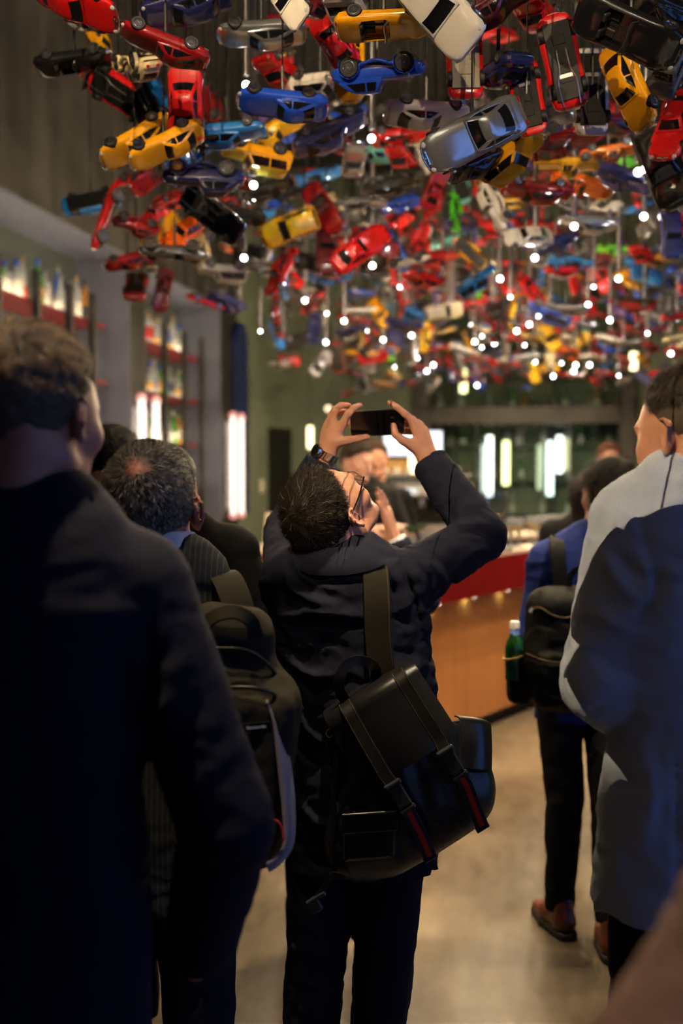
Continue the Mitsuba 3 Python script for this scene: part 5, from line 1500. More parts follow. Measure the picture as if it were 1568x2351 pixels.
def p1_jacket(F):
    F.push(lambda P: folds(P, 91, .0045, (.055, .06, .050)), .03)
    for pts, dp, w in [([(650, 1402), (735, 1392), (832, 1400)], -.010, .010), ([(652, 1418), (738, 1412), (830, 1418)], .010, .009),
        ([(652, 1302), (682, 1350), (770, 1380)], -.010, .011), ([(662, 1288), (700, 1334), (780, 1360)], .009, .009), ([(645, 1330), (668, 1385), (740, 1402)], .006, .009),
        ([(921, 1262), (926, 1310), (944, 1362), (962, 1440)], .010, .0065), ([(990, 1285), (1014, 1330), (1000, 1372)], -.010, .009), ([(1008, 1282), (1034, 1325), (1022, 1362)], .010, .008), ([(965, 1300), (985, 1345), (975, 1400)], .008, .008),
        ([(660, 1500), (722, 1530), (800, 1520)], -.009, .009), ([(664, 1516), (722, 1548), (800, 1540)], .010, .008), ([(672, 1565), (702, 1645), (750, 1690)], -.009, .010), ([(660, 1600), (690, 1690), (740, 1740)], .009, .009),
        ([(668, 1790), (725, 1852), (790, 1860)], -.009, .012), ([(668, 1890), (725, 1945), (790, 1950)], .009, .011), ([(672, 1700), (690, 1800), (700, 1960)], .008, .010),
        ([(640, 1330), (626, 1390), (640, 1450)], .008, .012), ([(690, 1290), (720, 1318), (760, 1322)], .010, .008), ([(905, 1300), (900, 1400), (905, 1500)], .006, .010), ([(880, 1280), (905, 1330), (915, 1380)], -.007, .009),
        ([(1132, 1240), (1095, 1220), (1055, 1222)], .010, .008), ([(1125, 1203), (1085, 1196), (1050, 1205)], -.010, .009), ([(1140, 1262), (1090, 1260), (1040, 1282)], -.009, .010), ([(1120, 1290), (1070, 1300), (1030, 1320)], .008, .009),
        ([(1060, 1135), (1036, 1165), (1046, 1195)], .009, .009), ([(1030, 1090), (1005, 1110), (1010, 1140)], .006, .009), ([(1090, 1150), (1060, 1170), (1050, 1200)], -.008, .008),
        ([(815, 1330), (816, 1420), (820, 1560)], .003, .005), ([(958, 1480), (950, 1560), (930, 1660)], -.008, .012)]:
        F.push(crease_px(pts, 2.6 if pts[0][0] < 985 else 2.72, dp, w), .03)
key1 = make(g, "man in navy suit, head tilted back, holding up a phone with both hands", "suit_navy", "suit_navy", "skin_warm", 21, hem=.66, hh=.0046, h=.0058, bodyx=p1_hands, jx=p1_jacket,
            sleeve=(.072, .060, .054, .047), waist=1.08, trouser_r=(.094, .073, .062), jfold=.003)
shirt_collar(g, key1, "shirt_lilac", .045, (.068, .064))
def drape(mesh_v, r_px=9):
    """where the camera's ray through a pixel meets a cloth: nearest vertex depth"""
    w = mesh_v - [0, 0, EYE]; dd = w @ CF; P2 = np.stack([PXC + FPX * (w @ RGT) / dd, PYC - FPX * (w @ CU) / dd], 1); kd = cKDTree(P2)
    def fn(px, py):
        i = kd.query_ball_point([px, py], r_px)
        return dd[i].min() if len(i) else D0
    return fn
jv = meshkit.WRITTEN[scene[key1 + "__jacket"]["filename"]][0].astype(float); dj = drape(jv)
ctop = spline([(682, 1286, 0), (704, 1266, 0), (742, 1258, 0), (790, 1258, 0), (836, 1256, 0), (866, 1264, 0), (880, 1284, 0)], 41)[:, :2]
cbot = spline([(688, 1308, 0), (714, 1319, 0), (756, 1322, 0), (796, 1320, 0), (834, 1314, 0), (862, 1306, 0), (884, 1296, 0)], 41)[:, :2]
db = np.array([min(dj(x, y), dj(x, y - 8)) for x, y in cbot]) - .005; db = np.convolve(np.pad(db, 4, mode="edge"), np.ones(9) / 9, "valid")
def collar1(u, v):
    i = int(round(u * 40)); x, y = ctop[i] * (1 - v) + cbot[i] * v
    a = (u - .5) * 2
    return J(x, y, db[i] + (1 - v) ** 1.5 * .034 - .002 * math.sin(v * math.pi))
obj("collar", mikit.ply(sheet(collar1, 41, 11, .005), "suit_navy", smooth=70), key1)
hair(key1, g.C, g.Rh, g.hk, hair_mask(.060, .095, .008, -.012, -.03), .012, 17000, (.018, .036), (.011, .0075, .005), .02, (.2, .18, .15), .75, (0, .7, .2), .0008, 3, lumps=.012, h=.0035)
hair(key1, g.C, g.Rh, g.hk, hair_mask(.052, .088, -.008, -.052, -.036), .0025, 16000, (.003, .008), (.010, .008, .006), .02, wild=.5, w=.0007, seed=31, h=.0035, name="short_hair")
gl = thing("eyeglasses", "thin dark rimmed glasses on the face of the man photographing with his phone", "glasses")
Lh = lambda x, y, z: g.C + g.Rh @ (np.array([x, y, z]) * g.hk)
for q in (-1, 1):
    rim = [Lh(.033 * q + .0255 * math.cos(a), .112 - .012 * abs(math.cos(a) * .5 + .5 * q) ** 2, .006 + .0205 * math.sin(a)) for a in np.linspace(0, 2 * math.pi, 28, endpoint=False)]
    obj("rim", mikit.ply(tube(rim, .0015, 6, closed=True), "chrome", smooth=True), gl)
    obj("lens", mikit.ply(tm(np.vstack([rim, [np.mean(rim, 0)]]), [[i, (i + 1) % 28, 28] for i in range(28)]), "pane_glass"), gl)
    obj("temple_arm", mikit.ply(tube(spline([Lh(.060 * q, .104, .012), Lh(.075 * q, .05, .014), Lh(.0805 * q, -.005, .014), Lh(.079 * q, -.025, -.004)], 12), .0021, 6), "black_gloss", smooth=True), gl)
obj("bridge", mikit.ply(tube(spline([Lh(-.009, .113, .012), Lh(0, .119, .015), Lh(.009, .113, .012)], 8), .0014, 6), "chrome", smooth=True), gl)
# phone
ph = thing("smartphone", "black smartphone with shiny metal edges held up sideways in both hands", "phone")
pc = J(866, 970, 2.895); ax = J(930, 966, 2.895) - J(804, 972, 2.895); ax /= np.linalg.norm(ax)
upv = V(0, .93, .36); upv -= ax * (upv @ ax); upv /= np.linalg.norm(upv); Rp = np.stack([ax, upv, np.cross(ax, upv)], 1)
def rrect(w, h, r, n=5):
    return [(sx * (w / 2 - r) + r * math.cos(t), sy * (h / 2 - r) + r * math.sin(t)) for sx, sy, a0 in ((1, 1, 0), (-1, 1, 90), (-1, -1, 180), (1, -1, 270)) for t in np.radians(np.linspace(a0, a0 + 90, n))]
obj("case", mikit.ply(xf(prism(rrect(.150, .0735, .012), "z", -.004, .004), Mat(Rp, pc)), "chrome", smooth=30), ph)
obj("display", mikit.ply(xf(prism(rrect(.146, .0695, .010), "z", .0042, .0048), Mat(Rp, pc)), "black_gloss"), ph)
wt = thing("wristwatch", "steel wristwatch on the left wrist of the man photographing", "watch")
wa = g.wr[-1] - g.el[-1]; wa /= np.linalg.norm(wa); e1 = np.cross(wa, UP); e1 /= np.linalg.norm(e1); e2 = np.cross(wa, e1); wc = g.wr[-1] + wa * .004
Rw = np.stack([e1, e2, wa], 1)
obj("strap", mikit.ply(xf(lathe([(.030, -.010), (.0335, -.010), (.0335, .010), (.030, .010), (.030, -.010)], 24), Mat(Rw, wc)), "chrome", smooth=40), wt)
fd = V(-.85, .1, .5); fd -= wa * (fd @ wa); fd /= np.linalg.norm(fd); Rf = np.stack([np.cross(wa, fd), wa, fd], 1)
ck = obj("watch_case", mikit.ply(xf(lathe([(0, 0), (.0195, 0), (.021, .004), (.0195, .010), (.017, .010), (.0165, .008), (0, .008)], 24), Mat(Rf, wc + fd * .030)), "chrome", smooth=40), wt)
obj("dial", mikit.ply(xf(lathe([(0, .0085), (.0165, .0085), (.0165, .009), (0, .009)], 24), Mat(Rf, wc + fd * .030)), "black_gloss"), ck)

# ---- foreground man at the left, from behind
g2 = Fig(foot(38, 1.60), 1.84, 6); g2.C = J(80, 966, 1.60); g2.hk = 1.06; g2.neck = J(34, 1172, 1.60)
g2.sh = {1: J(318, 1345, 1.62), -1: J(-230, 1345, 1.60)}; g2.el = {1: J(520, 1890, 1.62), -1: J(-400, 1880, 1.6)}; g2.wr = {1: J(450, 2210, 1.72), -1: J(-380, 2250, 1.66)}
g2.turn(15, -4, 0)
def p2_j(F):
    for pts, dp, w in [([(425, 1500), (400, 1600), (330, 1660)], -.008, .016), ([(470, 1560), (440, 1650), (350, 1710)], .006, .014), ([(360, 1400), (362, 1550), (350, 1800)], .010, .010), ([(500, 1760), (440, 1790), (400, 1790)], -.006, .014),
                       ([(290, 1900), (330, 2050), (300, 2250)], .012, .016), ([(560, 1960), (480, 1960), (400, 1930)], .006, .012)]:
        F.push(crease_px(pts, 1.62, dp, w), .03)
key2 = make(g2, "large blurred man with greying brown hair in a dark suit, nearest at the left", "suit_charcoal", "suit_charcoal", "skin_ruddy", 33, hem=.72, jx=p2_j, sleeve=(.074, .066, .060, .052), jfold=.003, hh=.0065, h=.0085)
hair(key2, g2.C, g2.Rh, g2.hk, hair_mask(.070, .092, -.040, -.108, -.026), .013, 11000, (.012, .030), (.075, .046, .027), .16, (.32, .28, .24), .35, (0, .2, -.3), .0009, 5, lumps=.012, h=.004)

coat_collar(g2, key2, "suit_charcoal", .048, .070, .070, .088)
# ---- grey-flecked man behind him, seen from behind with his head bowed
g3 = Fig(foot(340, 2.20), 1.68, 4); g3.C = J(346, 1176, 2.20); g3.neck = J(372, 1300, 2.17); g3.hk = 1.19; g3.turn(-2, 26, 0)
g3.sh = {1: J(492, 1405, 2.18), -1: J(195, 1405, 2.18)}; g3.el = {1: J(560, 1700, 2.20), -1: J(130, 1700, 2.20)}; g3.wr = {1: J(545, 1900, 2.36), -1: J(150, 1990, 2.32)}
key3 = make(g3, "man with short grey-flecked hair and a thinning crown in a grey pinstripe jacket", "suit_stripe", "suit_charcoal", "skin_ruddy", 44, hem=.74, jfold=.004, hh=.0055)
bald3 = lambda q: .16 + np.clip((np.hypot(q[:, 0], q[:, 1] + .055 - .0) + np.abs(q[:, 2] - .115) * .3) / .030 - .15, 0, 1)
hair(key3, g3.C, g3.Rh, g3.hk, hair_mask(.070, .092, -.028, -.088, -.028), .005, 22000, (.011, .019), (.016, .014, .012), .30, (.62, .56, .46), .35, (0, 0, -.35), .0008, 6, bald=bald3, base=False, h=.004)
hair(key3, g3.C, g3.Rh, g3.hk, lambda q: np.minimum(hair_mask(.066, .094, -.022, -.080, -.030)(q), (np.hypot(q[:, 0], q[:, 1] + .05) + np.abs(q[:, 2] - .12) * .3) - .019 - .014 * nnoise(q / .008, 3)), .0035, 9000, (.008, .014), (.018, .016, .014), .28, (.55, .5, .42), .4, (0, 0, -.3), .0008, 16, h=.004, name="short_hair")
F = Field(g3.neck - .16, g3.neck + .16, .004); ax = (g3.C - g3.neck); ax /= np.linalg.norm(ax); ax = ax * .5 + UP * .5; ax /= np.linalg.norm(ax)
F.cone(g3.neck - ax * .02, g3.neck + ax * .062, .080, .074, 0); F.cone(g3.neck - ax * .06, g3.neck + ax * .09, .072, .067, 0, "c")
obj("shirt_collar", mikit.ply(F.mesh(), "shirt_white", smooth=50), key3, label="white shirt collar")

coat_collar(g3, key3, "suit_stripe", .008, .052, .082, .104)
# ---- dark-haired man behind at the far left
g4 = Fig(foot(225, 3.4), 1.72, 14); g4.C = J(258, 1072, 3.4); g4.turn(30, -6, 4); g4.neck = J(236, 1172, 3.38)
key4 = make(g4, "dark-haired man in a black suit half hidden behind the blurred man at the left", "suit_black", "suit_black", "skin_warm", 55, hem=.74, h=.009, hh=.007)
hair(key4, g4.C, g4.Rh, g4.hk, hair_mask(.068, .090, -.012, -.060, -.03), .014, 5000, (.012, .026), (.012, .010, .009), 0, wild=.4, w=.0012, seed=8, lumps=.008, h=.005)
shirt_collar(g4, key4)
# ---- man in black between the grey-flecked man and the photographer
g5 = Fig(foot(392, 2.93), 1.70, -8); g5.C = J(384, 1128, 2.95); g5.turn(22, -4, 0)
key5 = make(g5, "man in a black coat standing just beyond the grey-flecked man's right shoulder", "suit_black", "suit_black", "skin_ruddy", 66, hem=.6, h=.009, hh=.007, sleeve=(.072, .064, .056, .05))
hair(key5, g5.C, g5.Rh, g5.hk, hair_mask(), .012, 4000, (.012, .022), (.012, .010, .009), .05, wild=.4, w=.0012, seed=9, h=.005)
# ---- visitor hidden behind the photographer: raised hand, navy sleeve, backpack
g6 = Fig(foot(772, 3.42), 1.66, 0); g6.C = J(742, 1165, 3.44); g6.neck = J(760, 1255, 3.42); g6.turn(20, 30, 0); g6.sh = {1: J(905, 1350, 3.42), -1: J(640, 1350, 3.42)}
g6.el = {1: J(970, 1375, 3.62), -1: g6.el[-1]}; g6.wr = {1: J(904, 1234, 3.62), -1: g6.wr[-1]}
key6 = make(g6, "navy-sleeved visitor raising a hand, hidden behind the man with the phone", "suit_navy", "suit_navy", "skin_warm", 77, hem=.74, h=.010, hh=.0065,
            hands=[(g6.wr[1], V(-.28, .95, .1), V(.9, .2, .35), 1, 1.0, .12, .1, .3)])
hair(key6, g6.C, g6.Rh, g6.hk, hair_mask(), .012, 3000, (.012, .022), (.010, .008, .007), 0, w=.0012, seed=10, h=.006)
fo = g6.wr[1] - g6.el[1]; fo /= np.linalg.norm(fo)
F = Field(g6.wr[1] - .12, g6.wr[1] + .12, .004); F.cone(g6.wr[1] - fo * .05, g6.wr[1] - fo * .002, .043, .040, 0)
obj("shirt_cuff", mikit.ply(F.mesh(), "shirt_white", smooth=50), key6, label="white shirt cuff")
# ---- woman in the blue blazer
g7 = Fig(foot(1338, 3.68), 1.62, -6); g7.C = J(1402, 1140, 3.66); g7.neck = J(1372, 1232, 3.67); g7.turn(-28, -6, 6); g7.hk = .96
g7.sh = {1: J(1448, 1285, 3.68), -1: J(1252, 1290, 3.68)}; g7.el = {1: J(1490, 1460, 3.64), -1: J(1222, 1450, 3.68)}; g7.wr = {1: J(1490, 1560, 3.8), -1: J(1212, 1525, 3.86)}
g7.an = {1: J(1402, 2115, 3.52), -1: J(1284, 2085, 3.70)}; g7.kn = {1: J(1400, 1840, 3.58), -1: J(1296, 1830, 3.68)}
key7 = make(g7, "black-haired woman in a bright blue blazer and black trousers with a black backpack", "blazer_blue", "trouser_black", "skin_pale", 88, hem=.80, h=.009, hh=.0065, sleeve=(.058, .050, .045, .040), loose=.92,
            shoes="shoe_brown", trouser_r=(.086, .066, .050), hands=[(g7.wr[-1], V(-.2, -.7, -.6), V(-.8, .1, .5), -1, .9, .9, .1, .4)])
def bob(F, L, R, k):
    F.ell(L(0, -.03, -.02), np.array([.086, .080, .11]) * k, R, .03); F.ell(L(0, -.035, -.095), np.array([.084, .066, .06]) * k, R, .02)
    for q in (-1, 1): F.ell(L(.066 * q, .0, -.03), np.array([.024, .05, .085]) * k, R, .02)
hair(key7, g7.C, g7.Rh, g7.hk, lambda q: np.minimum(np.maximum(.035 - q[:, 1], np.minimum((q[:, 2] - .04) * 1.2, .078 - q[:, 1])), q[:, 2] + .145), .018, 9000, (.05, .08), (.008, .007, .007), 0, wild=.12, flow=(0, 0, -2.2), w=.001, seed=12, extra=bob, h=.005)
er = trimesh.creation.icosphere(subdivisions=1, radius=.006); obj("earring", mikit.ply(tm(er.vertices + g7.C + g7.Rh @ np.array([-.083, .012, -.036]), er.faces), "chrome", smooth=True), None, "small round earring on the black-haired woman's left ear", "earring")
ln = spline([g7.neck + V(-.055, .03, -.02), g7.neck + V(-.07, .0, .045), g7.neck + V(-.03, -.0, .075), g7.neck + V(.03, .0, .075)], 14)
obj("lanyard", mikit.ply(strip(ln, V(0, .2, 1), .03, .003), "label_red"), None, "red lanyard around the neck of the woman in blue", "lanyard")
# ---- man in the pale blue-grey coat at the right
g8 = Fig(foot(1640, 2.0), 1.80, -10); g8.C = J(1590, 1003, 2.0); g8.neck = J(1612, 1118, 2.0); g8.turn(-24, -8, 0); g8.hk = 1.03
g8.sh = {1: J(1875, 1205, 2.0), -1: J(1458, 1200, 2.02)}; g8.el = {1: J(1960, 1550, 2.0), -1: J(1388, 1565, 2.02)}; g8.wr = {1: J(1940, 1750, 2.1), -1: J(1455, 1640, 2.30)}
def p8_j(F):
    F.push(lambda P: folds(P, 191, .005, (.08, .08, .06)), .03)
    for pts, dp, w in [([(1400, 1135), (1440, 1180), (1458, 1260), (1475, 1330)], .006, .006), ([(1370, 1270), (1400, 1330), (1440, 1370)], -.008, .012), ([(1390, 1250), (1430, 1300), (1470, 1330)], .007, .010),
        ([(1480, 1280), (1470, 1350), (1440, 1400)], .010, .009), ([(1360, 1400), (1400, 1430), (1460, 1440)], -.007, .013), ([(1350, 1480), (1390, 1520), (1440, 1530)], .006, .012), ([(1340, 1580), (1380, 1560), (1440, 1560)], -.006, .012),
        ([(1330, 1640), (1370, 1600), (1420, 1580)], .006, .010), ([(1512, 1700), (1514, 1900), (1512, 2180)], .010, .005), ([(1450, 1690), (1460, 1800), (1440, 1900)], -.008, .014)]:
        F.push(crease_px(pts, 2.0, dp, w), .03)
key8 = make(g8, "man with faded short hair in a long pale blue-grey coat, at the right edge", "coat_blue", "suit_navy", "skin_warm", 99, hem=.765, coat="coat", jx=p8_j, sleeve=(.078, .074, .072, .058), flare=.035, jfold=.003, hh=.0058, h=.0075)
hair(key8, g8.C, g8.Rh, g8.hk, hair_mask(.072, .092, .050, .055, -.02), .008, 9000, (.014, .030), (.030, .022, .016), .03, wild=.5, w=.0009, seed=14, lumps=.008, h=.004)
hair(key8, g8.C, g8.Rh, g8.hk, hair_mask(.068, .088, -.004, -.066, -.036), .0016, 14000, (.002, .006), (.050, .034, .025), .03, wild=.5, w=.0007, seed=15, h=.0035, name="short_hair")
coat_collar(g8, key8, "coat_blue", .034, .060, .072, .100)
# ---- the blurred shoulder at the lower right corner
g9 = Fig(foot(2110, .80), 1.55, -10); g9.sh[-1] = J(1770, 2105, .79); g9.el[-1] = J(1400, 2605, .80); g9.wr[-1] = J(1500, 2900, .98)
key9 = make(g9, "out-of-focus person in a mauve top, only a shoulder showing at the lower right corner", "sleeve_mauve", "suit_black", "skin_pale", 111, hem=.8, h=.009, hh=.008, collar=False)
hair(key9, g9.C, g9.Rh, g9.hk, hair_mask(), .012, 3000, (.012, .022), (.010, .008, .007), 0, w=.0012, seed=20, h=.006)
# ---- behind the bar
gb = Fig(foot(835, 6.5), 1.78, 150); gb.C = J(818, 1062, 6.45); gb.turn(-18, -12, 0)
gb.el = {1: gb.P(.25, .12, 1.12), -1: gb.P(-.25, .12, 1.12)}; gb.wr = {-1: J(896, 1208, 6.25), 1: J(850, 1215, 6.2)}
keyb = make(gb, "bearded barman in black behind the bar, pouring with both hands", "suit_black", "suit_black", "skin_pale", 121, hem=.8, h=.011, hh=.0075, hands=[(gb.wr[-1], V(.9, -.1, .3), V(.2, .9, .3), -1, 1, .9, .1, .5), (gb.wr[1], V(.8, .1, .3), V(.2, .9, .3), 1, 1, .9, .1, .5)])
eyes(gb, keyb)
hair(keyb, gb.C, gb.Rh, gb.hk, hair_mask(.078, .080, -.01, -.06, -.03), .016, 4000, (.014, .028), (.030, .020, .014), 0, w=.0018, seed=22, lumps=.01, h=.005)
hair(keyb, gb.C, gb.Rh, gb.hk, lambda q: np.minimum(np.minimum(-.045 - q[:, 2], q[:, 1] - .01), 1 - .0 * q[:, 0]), .0, 4000, (.006, .012), (.030, .020, .014), 0, w=.0018, seed=23, base=False, h=.005, name="beard", extra=lambda F, L, R, k: (F.ell(L(0, .045, -.068), np.array([.056, .056, .052]) * k, R, .02)))
gc_ = Fig(foot(868, 7.25), 1.74, 170); gc_.C = J(862, 1056, 7.2); gc_.turn(10, -5, 0)
keyc = make(gc_, "second barman with brown hair standing behind the bearded barman", "suit_black", "suit_black", "skin_warm", 131, hem=.8, h=.011, hh=.008)
eyes(gc_, keyc); hair(keyc, gc_.C, gc_.Rh, gc_.hk, hair_mask(.078, .080), .016, 3000, (.014, .028), (.05, .03, .018), 0, w=.0018, seed=24, lumps=.01, h=.006)
gd = Fig(foot(1398, 8.95), 1.87, 178); gd.C = J(1398, 1056, 8.9); gd.turn(0, -4, 0)
keyd = make(gd, "red-haired barman facing the room beyond the black-haired woman", "suit_black", "suit_black", "skin_pale", 141, hem=.8, h=.011, hh=.008)
eyes(gd, keyd); hair(keyd, gd.C, gd.Rh, gd.hk, hair_mask(.080, .078, -.01, -.06, -.03), .018, 4000, (.016, .03), (.085, .034, .016), 0, w=.0018, seed=25, lumps=.012, h=.005)
# ---- dark long-haired visitor beyond the woman in blue
ge = Fig(foot(1352, 4.9), 1.62, 5); ge.C = J(1350, 1155, 4.9); ge.turn(0, -4, 0)
keye = make(ge, "long dark-haired visitor in black just beyond the woman in the blue blazer", "suit_black", "suit_black", "skin_pale", 151, hem=.75, h=.011, hh=.008, loose=.92, sleeve=(.058, .050, .045, .040))
def longh(F, L, R, k):
    F.ell(L(0, -.03, -.03), np.array([.084, .075, .12]) * k, R, .03); F.ell(L(0, -.045, -.14), np.array([.082, .05, .12]) * k, R, .03)
hair(keye, ge.C, ge.Rh, ge.hk, lambda q: np.maximum(.035 - q[:, 1], np.minimum((q[:, 2] - .04) * 1.2, .078 - q[:, 1])), .018, 5000, (.05, .08), (.008, .006, .006), 0, wild=.12, flow=(0, 0, -2.2), w=.0016, seed=26, extra=longh, h=.007)
# ------------------------------------------------------------------ bags
def p_monogram(p, n, uv):
    a = mikit.fbm(p.x * 60, p.y * 60, p.z * 60, 3); c = mikit.fbm(p.x * 14, p.y * 14, p.z * 14, 2)
    k = mikit.smoothstep(.05, .0, dr.abs(a - .5)) * mikit.smoothstep(.35, .6, c)
    return mikit.mix((.005, .007, .014), (.022, .023, .030), k)
mat("bag_canvas", mikit.proc(p_monogram), .38, clearcoat=.15, specular=.5)
def p_leather_b(p, n, uv): return .0012 * mikit.fbm(p.x * 420, p.y * 420, p.z * 420, 2)
scene["bag_leather"] = {"type": "twosided", "bsdf": {"type": "principled", "base_color": rgb((.006, .006, .007)), "roughness": .26, "specular": .4}}
mat("strap_olive", lin((34, 31, 25)), .8, specular=.08); mat("strap_leather", lin((12, 11, 11)), .4, specular=.35); mat("stitch", lin((66, 52, 42)), .7)
mat("buckle", lin((30, 32, 38)), .35); mat("web_red", lin((168, 12, 24)), .7); mat("web_navy", lin((16, 18, 44)), .7); mat("brass", (.75, .55, .25), .3, 1.0)

# -- the photographer's rucksack: local frame at the middle of its top front edge
O = J(848, 1588, 2.36); ax_a = V(.857, .515, -.06); ax_a /= np.linalg.norm(ax_a); ax_b = V(.515, -.857, .05); ax_b -= ax_a * (ax_b @ ax_a); ax_b /= np.linalg.norm(ax_b); ax_n = np.cross(ax_b, ax_a)
if ax_n @ FWD > 0: ax_n = -ax_n
RB = np.stack([ax_a, ax_b, ax_n], 1)
B = lambda x, y, z=0.0: O + RB @ np.array([x, y, z])
Rb3 = RB if np.linalg.det(RB) > 0 else RB @ np.diag([1, 1, -1])
bag = thing("backpack", "black leather-flapped rucksack with red and navy strap tails, hanging from the photographer's right shoulder", "backpack")
F = Field(O + V(-.42, -.62, -.32), O + V(.42, .15, .18), .005)
F.bx(B(0, .10, -.09), (.112, .095, .07), Rb3, .045, .02)
F.ell(B(-.055, .265, -.085), (.175, .135, .085), Rb3, .06); F.ell(B(-.185, .30, -.085), (.095, .085, .07), Rb3, .05); F.ell(B(.05, .30, -.085), (.09, .085, .075), Rb3, .05); F.bx(B(-.04, .33, -.10), (.15, .06, .06), Rb3, .05, .04)
def bagfold(P):
    q = (P - O) @ RB; t = q[:, 1]; w = np.clip((t - .15) / .08, 0, 1) * np.clip((.40 - t) / .1, 0, 1)
    a = np.arctan2(q[:, 0] + .0, .25 + 0 * t); return .012 * w * (np.abs(nfbm(np.stack([q[:, 0] * 22 + q[:, 1] * 5, q[:, 1] * 5, q[:, 2] * 6], 1), 2, 3) - .5) * 2 - .3)
F.push(bagfold, .03)
obj("bag_body", mikit.ply(smooth_v(F.mesh(), 1), "bag_canvas", smooth=True), bag, label="dark patterned canvas body")
FL = .175
def flap(u, v, off=0.0):
    x = (u - .5) * 2; s = v * (.13 + FL)
    hw = .118 + .004 * max(0, (s - .13)) / FL
    # the last stretch narrows in rounded corners
    e = max(0, (s - .13) / FL); rc_ = 1 - .0 * e
    if abs(x) > .62: e2 = e * (1 - .16 * ((abs(x) - .62) / .38) ** 2)
    else: e2 = e
    if s < .10: y, z = -.004, -.13 + s
    elif s < .16: t = (s - .10) / .06 * math.pi / 2; y, z = -.004 + .036 * (1 - math.cos(t)), -.03 + .036 * math.sin(t)
    else: y, z = .032 + (s - .16) * (e2 / max(e, 1e-6)), .006 + .030 * math.sin(min(1, (s - .16) / .19) * math.pi * .55)
    z -= .030 * x * x * (.6 + .4 * min(1, s / .2)); y += .006 * x * x
    return B(x * hw, y, z + off)
obj("flap", mikit.ply(sheet(lambda u, v: flap(u, v), 29, 31, .004), "bag_leather", smooth=60), bag, label="smooth black leather flap")
def flap_line(x, v0, v1, off, n=20): return [flap(.5 + x, v, off) for v in np.linspace(v0, v1, n)]
def on_body(x, y):
    z0 = .03 - .05 * max(0, y - .22) / .2
    return B(x, y, z0)
for sx, ends in ((-.26, [(-.060, .182), (-.060, .22)]), (.32, [(.075, .180), (.075, .22)])):
    pts = flap_line(sx, .30, .965, .0055) + [B(ends[0][0] * 1.0, ends[0][1] + .012, .037)]
    nrm = [ax_n if i > 5 else (ax_n - ax_b) for i in range(len(pts))]
    st = obj("leather_strap", mikit.ply(strip(pts, nrm, .031, .0035), "strap_leather", smooth=40), bag)
    for q in (-1, 1):
        sp = [p + ax_a * q * .0125 + np.array(nn) * .0024 for p, nn in zip(pts, nrm)]
        obj("stitching", mikit.ply(tube(sp, .0006, 4), "stitch"), st)
    c = np.array([ends[0][0], ends[0][1] + .022]); x = ends[0][0]; y = ends[0][1]
    bk = obj("buckle", mikit.ply(cat_([box([.034, .052, .011], B(x, y + .040, .036), Rb3, bev=.004), box([.042, .012, .014], B(x, y + .010, .038), Rb3, bev=.004), box([.040, .012, .014], B(x, y + .073, .034), Rb3, bev=.004)]), "buckle"), bag)
    tail = [B(x, y + .07, .034), B(x + .001, y + .10, .028), B(x - .006, y + .14, .022), B(x - .011, y + .175, .012), B(x - .016, y + .205, .0)] if sx > 0 else [B(x, y + .07, .034), B(x - .002, y + .10, .028), B(x - .004, y + .135, .022), B(x - .009, y + .17, .010), B(x - .014, y + .20, -.004)]
    tl = spline(tail, 16)
    wbn = obj("webbing", mikit.ply(strip(tl, ax_n, .030, .0025), "web_navy", smooth=40), bag)
    obj("red_stripe", mikit.ply(strip(tl + ax_n * .0016, ax_n, .011, .0015), "web_red", smooth=40), wbn, label="red woven stripe")
    obj("tip", mikit.ply(box([.032, .012, .008], tail[-1], Rb3, bev=.002), "buckle"), wbn)
# top handle, side pocket, front pocket, shoulder strap, dangling clip
hp = spline([J(806, 1625, 2.45), J(778, 1580, 2.40), J(792, 1530, 2.40), J(828, 1516, 2.41), J(862, 1535, 2.43), J(858, 1578, 2.46)], 22)
obj("top_handle", mikit.ply(strip(hp, V(0, 0, 1), .024, .006), "strap_leather", smooth=40), bag)
ps, pe = J(1093, 1712, 2.40), None
Rs = np.stack([V(.80, -.25, -.55), V(.28, -.95, .1), V(.55, .22, .80)], 1); Rs, _ = np.linalg.qr(Rs); Rs = Rs * np.sign([Rs[:, 0] @ V(.8, -.25, -.55), Rs[:, 1] @ V(.28, -.95, .1), Rs[:, 2] @ V(.55, .22, .8)])
if np.linalg.det(Rs) < 0: Rs[:, 0] *= -1
pk_ = obj("side_pocket", mikit.ply(box([.085, .115, .05], ps - Rs[:, 2] * .02, Rs, bev=.014), "bag_canvas"), bag)
def pflap(u, v):
    x = (u - .5) * .094; s = v
    if s < .35: t = s / .35 * math.pi / 2; y, z = -.062 + .016 * (1 - math.cos(t)), -.010 + .020 * math.sin(t)
    else: y, z = -.046 + (s - .35) / .65 * .098, .010 + .003 * math.sin((s - .35) * 4)
    z -= .012 * ((u - .5) * 2) ** 2
    return ps + Rs @ np.array([x, y, z])
obj("pocket_flap", mikit.ply(sheet(pflap, 11, 17, .0035), "bag_leather", smooth=60), pk_)
pf = J(848, 1920, 2.335)
fp = obj("front_pocket", mikit.ply(box([.115, .035, .105], pf, np.stack([V(1, .04, -.1), -V(-.1, 0, 1), UP], 1), bev=.012), "bag_leather"), bag)
obj("pocket_flap", mikit.ply(box([.122, .008, .045], pf + V(0, .038, .021), np.stack([V(1, .04, -.1), -V(-.1, 0, 1), UP], 1), bev=.003), "bag_leather"), fp)
ss = spline([J(846, 1262, 2.74), J(850, 1266, 2.66), J(856, 1280, 2.565), J(862, 1310, 2.50), J(866, 1380, 2.462), J(868, 1460, 2.452), J(876, 1540, 2.448), J(890, 1620, 2.45)], 34)
sn = [V(0, 1, .15) if i < 5 else (V(0, .6, .8) if i < 11 else V(.05, .05, 1)) for i in range(34)]
